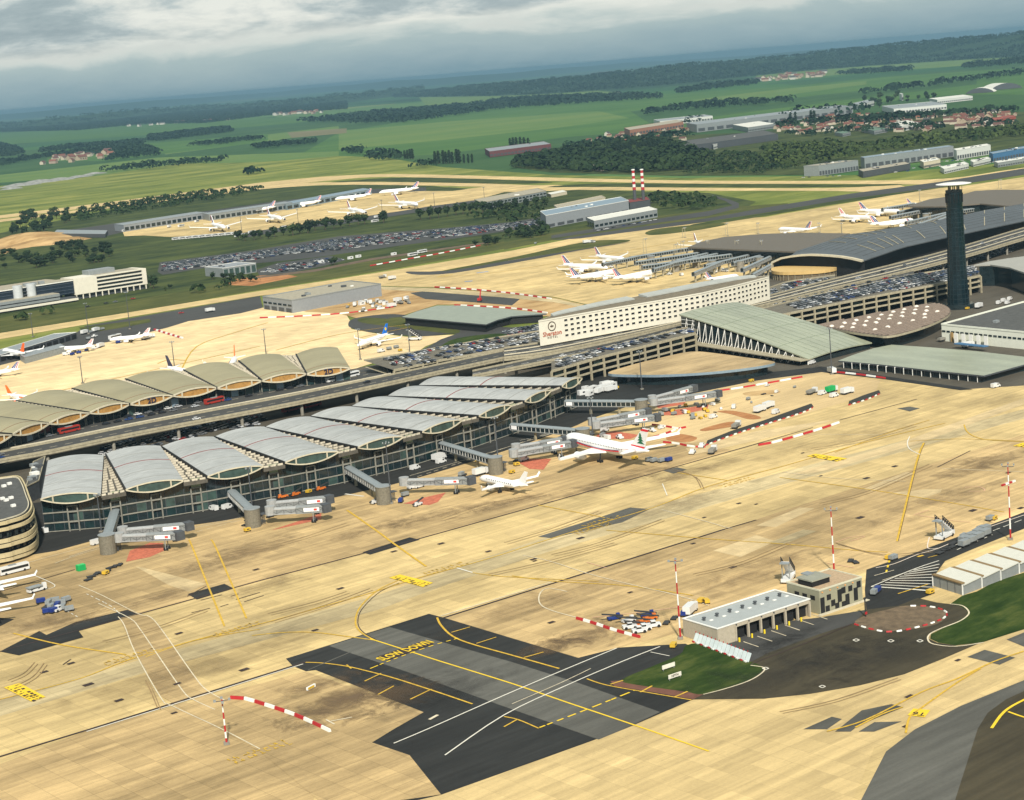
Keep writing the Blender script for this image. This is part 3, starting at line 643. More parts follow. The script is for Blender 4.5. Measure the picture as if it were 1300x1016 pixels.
# ------------------------------------------------------------------ rear terminal (olive roofs)
RT = empty('terminal_building', G(200, 520), label='long terminal with olive beige vaulted roofs and ochre gables along the viaduct', cat='terminal')
RTM = [((-30,565),(14,552),(-165,556),(-110,540)), ((16,551),(61.5,537),(-105,540),(-45,523)), ((62,537),(112.6,524),(-45,524),(14,509)), ((113.6,523.6),(164.6,512),(20.5,508.7),(78,495)),
 ((165.4,512.7),(218.6,502),(91.3,493),(151,482)), ((219.4,502),(275.3,491.7),(159,481),(220,470.5)), ((276,492.4),(331.2,483),(232.8,469.6),(288,460.5)),
 ((332.8,483),(388.3,474),(302.8,457.8),(356,450)), ((389.5,474.6),(444.3,467),(375.7,449.6),(428.5,441.3))]
HR = 15.0
mo2 = [[G(*p, HR) for p in m_] for m_ in RTM]
with Loc(RT):
    for i, (FL, FR, RL, RR) in enumerate(mo2):
        r, P_ = arc_roof(FL, FR, RL, RR, 1.9, .6, ROOFO)
        out_ = (FL.lerp(FR, .5)-RL.lerp(RR, .5)); n = 14
        s_ = MB().mat(mat('rust_seam', (.20, .12, .07)))
        for k in range(n): s_.beam(P_(k/n, .13, .08), P_((k+1)/n, .13, .08), .4, .12)
        s_.build('seam', r)
        s_ = MB().mat(BLACK); s_.beam(P_(0, 0, -.3), P_(0, 1, -.3), .7, 1.2); s_.build('fascia', r)  # fascia blackened to draw its shadow line in the valley
        lens_gable(r, P_, FL, FR, out_, 2.2, OCHRE, 1.9, frame=.5)
        if i: skylights(None, mo2[i-1][1].lerp(mo2[i-1][3], .15), mo2[i-1][3], FL.lerp(RL, .15), RL, 16, drop=.9)
    line = []; rear = []
    for (FL, FR, RL, RR) in mo2:
        o = ((RL.lerp(RR, .5)-FL.lerp(FR, .5))); o.z = 0; o.normalize()
        line += [FL+o*5, FR+o*5]; rear += [RL-o*3, RR-o*3]
    b = MB().mat(GLASSD)
    for seq in (line, rear):
        for a, c in zip(seq[:-1], seq[1:]): b.face([(a.x, a.y, .2), (c.x, c.y, .2), (c.x, c.y, 14), (a.x, a.y, 14)])
    a, c = line[-1], rear[-1]; b.face([(a.x, a.y, .2), (c.x, c.y, .2), (c.x, c.y, 14), (a.x, a.y, 14)])
    b.build('wall_core')
    for k, (a, c) in enumerate(zip(line[:-1], line[1:])):
        if k < 2: continue
        d = (c-a); d.z = 0; ln = d.length; d.normalize(); nrm = Vector((d.y, -d.x, 0))
        if nrm.dot(Vector((-1, -1, 0))) < 0: nrm = -nrm
        nb = max(1, round(ln/4.5)); w = ln/nb
        for j in range(nb):
            mt = random.choice([GLASSD, GLASSD, GLASST, GLASST, GLASSG, METALB]); key = ('r', round(w, 1), mt.name)
            if key not in panes: q = MB().mat(mt); q.box(.15, w-.15, -.1, 0, 7.6, 12.4); panes[key] = q.mesh('pane')
            p = a+d*(w*j)+nrm*.2; link('pane', panes[key], None, (p.x, p.y, 0), math.atan2(d.y, d.x))
        f = MB().mat(CONCD)
        for j in range(nb+1): p = a+d*(w*j)+nrm*.3; f.beam((p.x, p.y, 7), (p.x, p.y, 13.5), .25, .3)
        f.build('mullion', kind='stuff')
def text_mesh(body, size, m, name='lettering', ext=.05, align='CENTER'):
    cu = bpy.data.curves.new('t', 'FONT'); cu.body = body; cu.size = size; cu.extrude = ext; cu.align_x = align; cu.align_y = 'CENTER'; cu.resolution_u = 2; cu.offset = size*.018
    o = bpy.data.objects.new('t', cu); COL.objects.link(o); dg = bpy.context.evaluated_depsgraph_get()
    me = bpy.data.meshes.new_from_object(o.evaluated_get(dg)); bpy.data.objects.remove(o); me.materials.clear(); me.materials.append(m); me.name = name; return me
def put_text(body, size, m, at, right, up, parent=None, name='lettering', ext=.05):
    me = text_mesh(body, size, m, name, ext); o = bpy.data.objects.new(name, me); COL.objects.link(o)
    r = Vector(right).normalized(); u = (Vector(up)-r*Vector(up).dot(r)).normalized(); nn = r.cross(u)
    M = Matrix((r, u, nn)).transposed().to_4x4(); M.translation = at; o.matrix_world = M
    if parent is not None: o.parent = parent; o.matrix_parent_inverse = Matrix.Translation(-Vector(parent.location))
    return o
NAVY = mat('navy_sign', (.01, .012, .04))
for mi in (4, 8):
    FL, FR, RL, RR = mo2[mi]; o = (FL.lerp(FR, .5)-RL.lerp(RR, .5)); o.z = 0; o.normalize()
    if mi == 4: FL, FR, RL, RR = mo2[3+1]
    d = (FR-FL).normalized(); put_text('2D', 4.4, NAVY, FL.lerp(FR, .5)+o*.7+Vector((0, 0, -.5)), d, (0, 0, 1), RT)
# ------------------------------------------------------------------ viaducts and parking decks
def resamp(P_, n):
    P_ = [Vector(p) for p in P_]; L_ = [0]
    for a, c in zip(P_[:-1], P_[1:]): L_.append(L_[-1]+(c-a).length)
    out_ = []; k = 0
    for i in range(n+1):
        t = L_[-1]*i/n
        while k < len(L_)-2 and L_[k+1] < t: k += 1
        out_.append(P_[k].lerp(P_[k+1], (t-L_[k])/max(1e-6, L_[k+1]-L_[k])))
    return out_
def deck(name, label, cat, lo, hi, h, th=1.4, m=None, n=30, par_=(1, 1), pier=35, pier_n=2, lines=(.5,), ph=1.0, pm=None, kind=None, pw=.35):
    A = resamp(pts3(crv(lo, 4), h), n); B = resamp(pts3(crv(hi, 4), h), n)
    root = empty(name, (A[n//2].x, A[n//2].y, 0), label=label, cat=cat)
    with Loc(root):
        b = MB().mat(m or ASPHM); z = Vector((0, 0, -th))
        for i in range(n):
            b.face([A[i], A[i+1], B[i+1], B[i]])
        b.build('road_deck')
        b = MB().mat(pm or CREAM2)
        for i in range(n):
            b.face([A[i]+z, A[i+1]+z, A[i+1]-Vector((0,0,.02)), A[i]-Vector((0,0,.02))]); b.face([B[i+1]+z, B[i]+z, B[i]-Vector((0,0,.02)), B[i+1]-Vector((0,0,.02))]); b.face([A[i]+z, B[i]+z, B[i+1]+z, A[i+1]+z])
        b.build('deck_beam')
        for e, seq, other in ((0, A, B), (1, B, A)):
            if not par_[e]: continue
            b = MB().mat(pm or CREAM2)
            for i in range(n):
                b.beam(seq[i]+Vector((0, 0, ph/2-.1)), seq[i+1]+Vector((0, 0, ph/2-.1)), pw, ph+.2)
            b.build('parapet')
        for t in lines:
            b = MB().mat(CREAM if t < 0 else WHITE); t = abs(t)
            for i in range(n):
                p, q = A[i].lerp(B[i], t), A[i+1].lerp(B[i+1], t)
                if t in (.5, .25, .75): b.beam(p+Vector((0,0,.03)), p.lerp(q, .5)+Vector((0,0,.03)), .25, .04)
                else: b.beam(p+Vector((0,0,.3)), q+Vector((0,0,.3)), .5, .6)
            b.build('lane_marking' if t in (.5, .25, .75) else 'median_barrier')
        if pier:
            L_ = sum((A[i+1]-A[i]).length for i in range(n)); k = max(1, int(L_/pier)); PA = resamp(A, k); PB = resamp(B, k)
            for i in range(k+1):
                for j in range(pier_n):
                    t = (j+.5)/pier_n if pier_n > 1 else .5; p = PA[i].lerp(PB[i], .12+.76*(j/(pier_n-1)) if pier_n > 1 else .5)
                    q = MB().mat(CONCD); q.cyl(0, 0, 0, h-th, .9, n=8); q.build('pier', loc=(p.x, p.y, .05))
    return root, A, B
VIA = deck('viaduct', 'long elevated road on concrete piers running between the two terminals', 'viaduct',
    [(-120,612),(0,585),(60,574),(180,549),(380,511),(560,472),(640,455)], [(-120,602),(0,575),(60,563.5),(180,539),(380,501),(560,463),(640,446)], 8, lines=(-.5,), n=44)
KERB = deck('kerbside_road', 'elevated drop-off road in front of the ochre gables', 'road',
    [(-120,600),(0,573.5),(60,562),(180,537.5),(380,499.5),(500,475)], [(-120,572),(0,557),(60,545),(180,521),(330,493),(450,473)], 7.4, lines=(-.08, -.5, -.86), n=36, pier=0, par_=(0, 0), th=1)
VIA2 = deck('viaduct', 'elevated road passing in front of the white hotel towards the dark control tower', 'viaduct',
    [(640,455),(700,447),(790,428),(880,408),(965,389),(1050,368),(1120,352),(1180,337),(1240,321),(1300,303),(1420,270)],
    [(640,443),(700,434),(790,417),(880,398),(965,379),(1050,357),(1120,340),(1180,325),(1240,308),(1300,290),(1420,257)], 10, lines=(-.3, .5, -.7), n=50, th=1.6)
ROOFDK = mat('parking_deck_top', (.12, .108, .082), .9, .25, .4)
def carpark(label, fr, bk, h, n, levels=3, step=11):
    A = resamp(pts3(fr, h), n); B = resamp(pts3(bk, h), n)
    root = empty('parking_deck', (A[0].x, A[0].y, 0), label=label, cat='car park')
    with Loc(root):
        b = MB().mat(ROOFDK)
        for i in range(n): b.face([A[i], A[i+1], B[i+1], B[i]])
        b.build('roof_deck')
        for l in range(levels):
            z = -l*(h-1.5)/levels; b = MB().mat(CREAM2)
            for i in range(n):
                b.beam(A[i]+Vector((0, 0, z-.3)), A[i+1]+Vector((0, 0, z-.3)), .4, 1.5 if l == 0 else 1.1)
                if l: b.face([A[i]+Vector((0,0,z-.8)), A[i+1]+Vector((0,0,z-.8)), B[i+1]+Vector((0,0,z-.8)), B[i]+Vector((0,0,z-.8))])
            b.build('parapet_band')
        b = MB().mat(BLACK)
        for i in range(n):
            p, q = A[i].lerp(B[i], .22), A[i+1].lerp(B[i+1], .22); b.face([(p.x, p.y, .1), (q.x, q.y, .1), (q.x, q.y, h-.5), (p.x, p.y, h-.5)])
        b.build('interior_shade')  # black sheet paints the darkness inside the parking levels
        b = MB().mat(CREAM2)
        for i in range(n): b.beam(B[i]+Vector((0, 0, .3)), B[i+1]+Vector((0, 0, .3)), .35, 1)
        b.build('parapet_band')
        L_ = sum((A[i+1]-A[i]).length for i in range(n)); k = int(L_/step); PA = resamp(A, k)
        cm = None
        for i in range(k+1):
            if cm is None: q = MB().mat(CREAM2); q.box(-.5, .5, -.5, .5, 0, h-.4); cm = q.mesh('column')
            p = PA[i]; d = (A[-1]-A[0]); link('column', cm, None, (p.x-.3, p.y-.3, .05), math.atan2(d.y, d.x))
        # green-grey glass panels in some of the bays
        b = MB().mat(GLASSG)
        for i in range(0, k, 3):
            p = PA[i].lerp(PA[min(i+1, k)], .2); q = PA[i].lerp(PA[min(i+1, k)], .8); b.beam((p.x+2, p.y+2, h*.78), (q.x+2, q.y+2, h*.78), .2, 1.6)
        b.build('bay_panel')
    return root, A, B
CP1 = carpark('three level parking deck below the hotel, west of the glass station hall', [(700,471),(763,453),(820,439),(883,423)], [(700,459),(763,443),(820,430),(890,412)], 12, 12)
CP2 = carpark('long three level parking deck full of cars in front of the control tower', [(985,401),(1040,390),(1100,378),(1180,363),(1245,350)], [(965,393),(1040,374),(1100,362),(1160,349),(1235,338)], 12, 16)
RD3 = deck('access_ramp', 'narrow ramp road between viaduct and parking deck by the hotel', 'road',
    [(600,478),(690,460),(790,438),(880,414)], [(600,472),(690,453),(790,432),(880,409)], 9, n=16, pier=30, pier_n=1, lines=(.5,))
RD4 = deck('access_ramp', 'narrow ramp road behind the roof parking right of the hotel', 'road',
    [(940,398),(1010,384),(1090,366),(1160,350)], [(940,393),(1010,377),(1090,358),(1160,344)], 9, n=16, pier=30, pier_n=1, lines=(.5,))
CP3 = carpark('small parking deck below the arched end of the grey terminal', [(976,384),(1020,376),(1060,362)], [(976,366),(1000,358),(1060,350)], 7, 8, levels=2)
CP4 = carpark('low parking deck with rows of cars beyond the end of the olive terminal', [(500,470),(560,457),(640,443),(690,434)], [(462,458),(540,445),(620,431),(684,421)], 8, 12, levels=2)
# ------------------------------------------------------------------ hotel
HT_ = 26.0
fr = resamp(pts3([(683.5,407.7),(730,399.5),(780,390.8),(835,381.8),(890,372.2),(935,362),(976,351.5)], HT_), 40)
bk = resamp(pts3([(684.5,406.5),(709,397.5),(760,385.7),(820,374),(886.6,361),(930,354),(976.5,350)], HT_), 40)
HOT = empty('hotel', (fr[20].x, fr[20].y, 0), label='long white curved hotel slab with four rows of small dark windows', cat='hotel')
Z0 = 10.6
HW = mat('white_render', (.60, .565, .46), .7, .06, .2, stretch=.5)
with Loc(HOT):
    b = MB().mat(HW)
    for i in range(40):
        for s_ in (fr, bk): a, c = s_[i], s_[i+1]; b.face([(a.x, a.y, Z0), (c.x, c.y, Z0), (c.x, c.y, HT_), (a.x, a.y, HT_)])
    for i in (0, 40): a, c = fr[i], bk[i]; b.face([(a.x, a.y, Z0), (c.x, c.y, Z0), (c.x, c.y, HT_), (a.x, a.y, HT_)])
    b.build('wall')
    b = MB().mat(mat('brown_roof_felt', (.15, .125, .085), .9, .3, .4))
    for i in range(40): b.face([fr[i]-Vector((0,0,.15)), fr[i+1]-Vector((0,0,.15)), bk[i+1]-Vector((0,0,.15)), bk[i]-Vector((0,0,.15))])
    rf = b.build('roof')
    b = MB().mat(HW)
    for i in range(40): b.beam(fr[i]+Vector((0,0,-.2)), fr[i+1]+Vector((0,0,-.2)), .5, .8)
    b.build('cornice')
    b = MB().mat(mat('hotel_plant_cover', (.33, .34, .31), .6, .1, .2))
    for i in range(3, 38):
        if i in (17, 18): continue
        if i == 19: b.build('plant_cover'); b = MB().mat(MATS['hotel_plant_cover'])
        p0, p1 = fr[i].lerp(bk[i], .62), fr[i+1].lerp(bk[i+1], .62); q0, q1 = fr[i].lerp(bk[i], .93), fr[i+1].lerp(bk[i+1], .93); u = Vector((0, 0, 1.6))
        b.raw([p0, p1, q1, q0, p0+u*.5, p1+u*.5, q1+u, q0+u], [(4,5,6,7),(0,1,5,4),(1,2,6,5),(2,3,7,6),(3,0,4,7)])
    b.build('plant_cover')
    b = MB().mat(CREAM2)
    for i in range(40): a, c = fr[i].lerp(bk[i], .2), fr[i+1].lerp(bk[i+1], .2); b.face([(a.x, a.y, .1), (c.x, c.y, .1), (c.x, c.y, Z0), (a.x, a.y, Z0)])
    b.face([(fr[0].x, fr[0].y, Z0), (fr[20].x, fr[20].y, Z0), (fr[40].x, fr[40].y, Z0), (bk[20].x, bk[20].y, Z0)])
    b.build('plinth')
    wf = MB().mat(HW)
    for x0, x1, z0, z1 in ((-1.6, 1.6, .72, .9), (-1.6, 1.6, -.9, -.72), (-1.6, -1.42, -.72, .72), (1.42, 1.6, -.72, .72)): wf.box(x0, x1, -.14, .02, z0, z1)
    wfm = wf.mesh('window'); wp = MB().mat(mat('window_glass', (.008, .01, .016), .15, .2, 1, spec=.6)); wp.box(-1.42, 1.42, -.05, .01, -.72, .72); wpm = wp.mesh('pane')
    L_ = sum((fr[i+1]-fr[i]).length for i in range(40)); big = resamp(fr, 400)
    x0 = 32.0/L_  # blank sign panel at the left end
    x0 = .10
    cols = 39
    for c_ in range(cols):
        t = x0+(1-.02-x0)*c_/(cols-1); k = min(398, int(t*400)); p = big[k]; d = (big[k+1]-big[k]).normalized()
        for r_ in range(4):
            o = link('window', wfm, None, (p.x, p.y, 23.6-r_*3.1), math.atan2(d.y, d.x), (.84, 1, .84)); link('pane', wpm, o)
d = (fr[4]-fr[0]).normalized(); c0 = fr[2].lerp(fr[3], .2); nrm = Vector((d.y, -d.x, 0))
BR = mat('brown_red_sign', (.34, .07, .03)); DB = mat('dark_brown_sign', (.08, .05, .03))
cen = fr[0]+d*9.5+nrm*.12
put_text('Sheraton', 3.9, BR, cen+Vector((0, 0, -9.0)), d, (0, 0, 1), HOT)
put_text('H O T E L', 1.8, DB, cen+Vector((0, 0, -11.3)), d, (0, 0, 1), HOT)
b = MB().mat(DB); cc = cen+Vector((0, 0, -4.5)); rr_ = 2.7
for k in range(20):
    a0, a1 = 2*math.pi*k/20, 2*math.pi*(k+1)/20
    b.beam(cc+d*rr_*math.cos(a0)+Vector((0,0,rr_*math.sin(a0))), cc+d*rr_*math.cos(a1)+Vector((0,0,rr_*math.sin(a1))), .4, .4)
b.beam(cc-d*1.2, cc+d*1.2, .3, .7); b.beam(cc+Vector((0,0,-.9)), cc+Vector((0,0,.9)), .3, .3)
em = b.build('emblem'); em.parent = HOT; em.location = -Vector(HOT.location)
# ------------------------------------------------------------------ glass station hall
GREENR = mat('green_grey_glass_roof', (.27, .285, .20), .35, .14, .25, stretch=.2, var2=.12, spec=.5)
def station():
    A, B, C_, D = G(862,399,20), G(936,383.5,20), G(1107,435,3.6), G(1026.5,456,3.6)
    root = empty('station_hall', ((A.x+C_.x)/2, (A.y+C_.y)/2, 0), label='large sloping green glass station hall with white raking props', cat='station')
    with Loc(root):
        b = MB().mat(GREENR); n, m_ = 16, 8; vs = []; fs = []
        for j in range(m_+1):
            for i in range(n+1):
                u, v = i/n, j/m_; e0 = A.lerp(D, u); e1 = B.lerp(C_, u); p = e0.lerp(e1, v); p.z += 2.0*4*u*(1-u)*.6+1.2*4*v*(1-v); vs.append(p)
        K = len(vs); vs += [p-Vector((0, 0, .7)) for p in vs]
        for j in range(m_):
            for i in range(n):
                a = j*(n+1)+i; fs.append((a, a+1, a+n+2, a+n+1)); fs.append((K+a, K+a+n+1, K+a+n+2, K+a+1))
        for i in range(n): fs.append((i, K+i, K+i+1, i+1))
        for j in range(m_): a = j*(n+1)+n; fs.append((a, K+a, K+a+n+1, a+n+1))
        b.raw(vs, fs); rf = b.build('roof')
        P_ = lambda u, v, dz=0: (lambda p: Vector((p.x, p.y, p.z+2.4*2*u*(1-u)+4.8*v*(1-v)+dz)))(A.lerp(D, u).lerp(B.lerp(C_, u), v))
        b = MB().mat(mat('roof_joint', (.15, .19, .14)))
        for t in (.12, .33, .55, .78):
            for k in range(8): b.beam(P_(t, k/8, .05), P_(t, (k+1)/8, .05), .25, .1)
        for v in [i/10 for i in range(1, 10)]:
            for k in range(14): b.beam(P_(k/14, v, .04), P_((k+1)/14, v, .04), .12, .06)
        b.build('glazing_bar', rf, kind='stuff')
        # glazed wall and props along the left side
        d = (D-A); d.z = 0; ln = d.length; d.normalize(); nrm = Vector((d.y, -d.x, 0))
        if nrm.x > 0: nrm = -nrm
        b = MB().mat(GLASSD)
        for s_, e_ in ((A, D), (D, C_), (B, C_), (A, B)):
            q = MB().mat(GLASSD) ; a, c = s_+Vector((0, 0, -.9)), e_+Vector((0, 0, -.9)); inn = ((A+B+C_+D)/4)
            a = a.lerp(Vector((inn.x, inn.y, a.z)), .02); c = c.lerp(Vector((inn.x, inn.y, c.z)), .02)
            b.face([(a.x, a.y, .1), (c.x, c.y, .1), c, a])
        b.build('glass_wall')
        for k in range(19):
            t = .06+.93*k/18; top = P_(t, .01, -.8); base = Vector((top.x, top.y, .1)); q = MB().mat(WHITE)
            q.beam(base, top, .45, .45); hgt = top.z
            if hgt > 5: q.beam(base+nrm*(.0)-d*2.0+nrm*3, top, .35, .35); q.beam(base-d*2.0+nrm*3, base+Vector((0, 0, hgt*.45)), .3, .3)
            q.build('raking_prop')
        q = MB().mat(WHITE)
        for z in (12, 14.5, 17): q.beam(A+Vector((0,0,z-20))+nrm*.3+d*2, A+Vector((0,0,z-20))+nrm*.3+d*16, .25, .25)
        q.build('ladder_frame')
        q = MB().mat(CREAM2); a = A+nrm*5; c = D+nrm*2; q.beam((a.x, a.y, 4.5), (c.x, c.y, 3.2), 8, .5); q.build('canopy')
station()
# ------------------------------------------------------------------ lens and oval canopies
def blob(name, label, cat, px, h, m, th=1.2, wallm=None, inset=.92, smooth=True, crown=0, fascia=None, n=5, base=.1):
    P_ = smooth_poly(px, n) if smooth else px
    w = [(lambda g: (g.x, g.y))(G(p[0], p[1], h)) for p in P_]; cx = sum(p[0] for p in w)/len(w); cy = sum(p[1] for p in w)/len(w)
    root = empty(name, (cx, cy, 0), label=label, cat=cat)
    with Loc(root):
        b = MB().mat(fascia or m); k = len(w); vs = [(x, y, h) for x, y in w]+[(x, y, h-th) for x, y in w]; fs = []
        for i in range(k): j = (i+1) % k; fs.append((i, k+i, k+j, j))
        tri = tessellate_polygon([[Vector((x, y, 0)) for x, y in w]])
        b.raw(vs, fs); b.raw(vs, [(k+t[0], k+t[1], k+t[2]) for t in tri]); b.build('fascia')
        b = MB().mat(m)
        if crown:
            vs = [(x, y, h) for x, y in w]
            for r_, q in ((.8, .55), (.5, .85), (.2, .98)): vs += [(cx+(x-cx)*r_, cy+(y-cy)*r_, h+crown*q) for x, y in w]
            vs.append((cx, cy, h+crown)); fs = []
            for g_ in range(3):
                for i in range(k): j = (i+1) % k; fs.append((g_*k+i, g_*k+j, (g_+1)*k+j, (g_+1)*k+i))
            for i in range(k): fs.append((3*k+i, 3*k+(i+1) % k, 4*k))
            b.raw(vs, fs)
        else: b.raw([(x, y, h) for x, y in w], [(t[0], t[1], t[2]) for t in tri])
        rf = b.build('roof')
        if wallm:
            b = MB().mat(wallm); q = [(cx+(x-cx)*inset, cy+(y-cy)*inset) for x, y in w]
            for i in range(k): a, c = q[i], q[(i+1) % k]; b.face([(a[0], a[1], base), (c[0], c[1], base), (c[0], c[1], h-th), (a[0], a[1], h-th)])
            b.build('wall')
    return root, w, (cx, cy), rf
TANR, wt, ct, rft = blob('canopy_roof', 'sand coloured lens shaped roof left of the green glass station', 'roof',
    [(772,474),(800,464),(840,454),(878,446.5),(912,449),(945,453.6),(970,457),(984,460),(970,464),(935,469),(894,473),(850,475.5),(817,476)], 6.5,
    ground_mat('sandy_gravel_roof', (.40, .29, .15), stain=.4, stain_sc=.05, dark=(.45, .4, .35)), th=1.4, wallm=GLASSD, fascia=METALB, inset=.9)
OVR, wo, co, rfo = blob('canopy_roof', 'brown ribbed oval roof dotted with white domes below the control tower', 'roof',
    [(1033.5,413.6),(1060,408),(1097,401),(1147,391),(1185,385.5),(1200,388),(1207,394.6),(1200,403),(1173,415),(1132,426),(1108,425),(1084,422),(1054,416.5)], 8.5,
    mat('brown_ribbed_roof', (.085, .062, .05), .9, .25, .5), th=1.3, wallm=GLASSD, fascia=CREAM2, inset=.85)
with Loc(OVR):
    b = MB().mat(mat('pale_rib', (.23, .18, .14), .9, .2, .6)); ys = [p[1] for p in wo]; y = min(ys)+2
    while y < max(ys)-1:
        xs = []
        for i in range(len(wo)):
            a, c = wo[i], wo[(i+1) % len(wo)]
            if (a[1] > y) != (c[1] > y): xs.append(a[0]+(c[0]-a[0])*(y-a[1])/(c[1]-a[1]))
        if len(xs) >= 2: b.box(min(xs)+1, max(xs)-1, y-.35, y+.35, 8.5, 9.1)
        y += 3.6
    b.build('roof_rib')
    dm = MB().mat(mat('dome_plastic', (.62, .56, .48), .5)); k = 12; vs = []; fs = []
    for j, (r_, z) in enumerate(((1.6, 0), (1.45, .5), (1.0, .95), (.4, 1.15))):
        for i in range(k): vs.append((r_*math.cos(2*math.pi*i/k), r_*math.sin(2*math.pi*i/k), z))
        if j:
            for i in range(k): q = (i+1) % k; fs.append(((j-1)*k+i, (j-1)*k+q, j*k+q, j*k+i))
    fs.append(tuple(3*k+i for i in range(k))); dm.raw(vs, fs); dmm = dm.mesh('dome_rooflight')
    for (x, y) in [(1055.8,414),(1072,410),(1069,415),(1087,406.5),(1084,411),(1082.5,416),(1103,403),(1100,408),(1097.5,413),(1119,400),(1115,405),(1112,409.5),(1111,418.5),(1134,396),(1131,400.5),(1129,405),(1127,415),(1148,393),(1146,397),(1145,401.5),(1142,410.5),(1163.5,389),(1162,393.5),(1160,398),(1159,407),(1177,390),(1176,394.5),(1174,399),(1174,403.5),(1190,395.5)]:
        g = G(x, y, 9); link('dome_rooflight', dmm, None, (g.x, g.y, 8.6))
GR, wg, cg, rg = blob('canopy_roof', 'flat pale green roof over parked lorries at the right edge of the apron', 'roof',
    [(1064,458),(1085,450),(1110,442),(1132,437.7),(1180,441),(1240,446),(1300,453),(1330,457),(1300,463),(1249,477),(1180,470),(1120,463)], 4.2, GREENR, th=.8, wallm=GLASSD, smooth=False, fascia=DGREY, inset=.95)
GR2, _a, _b, _c = blob('canopy_roof', 'low grey green vaulted roof beyond the left parking deck', 'roof',
    [(510,402.6),(530,395),(555,388),(586,388),(640,392),(694,398.4),(650,401.5),(632,406),(617,412),(560,407)], 6, mat('grey_green_roof', (.235, .26, .205), .5, .1, .2), th=.8, wallm=BLACK, smooth=False, fascia=DGREY, inset=.95)
with Loc(GR):  # white brackets along the open front
    a, c = G(1066, 460, 3), G(1247, 478.5, 3)
    for i in range(16):
        p = a.lerp(c, (i+.5)/16); q = MB().mat(WHITE); q.beam((p.x-1.5, p.y-1, .2), (p.x-1.5, p.y-1, 3.6), .3); q.beam((p.x-1.5, p.y-1, 3.6), (p.x+2, p.y-1, 3.4), .4); q.beam((p.x+2, p.y-1, 3.4), (p.x+2, p.y-1, 2), .3); q.build('bracket')
LL, _a, _b, _c = blob('canopy_roof', 'broad grey beige lens roof behind the fan of glass walkways', 'roof',
    [(873,314),(890,307),(919,301),(970,297),(1020,295.5),(1079,296.5),(1045,308),(1011,319.5),(970,318),(920,316)], 13, mat('grey_beige_roof', (.115, .10, .078), .8, .08, .3), th=1.2, wallm=GLASSD, n=4, smooth=False, inset=.93)
LR, _a, _b, _c = blob('canopy_roof', 'broad grey lens roof behind the control tower at the right edge', 'roof',
    [(1150,262),(1180,253),(1222.5,246.7),(1237.7,242.5),(1265,241),(1300,241),(1420,246),(1420,260),(1300,262),(1279,261.5),(1244,258.5),(1200,262)], 13, MATS['grey_beige_roof'], th=1.2, wallm=GLASSD, smooth=False, inset=.93)
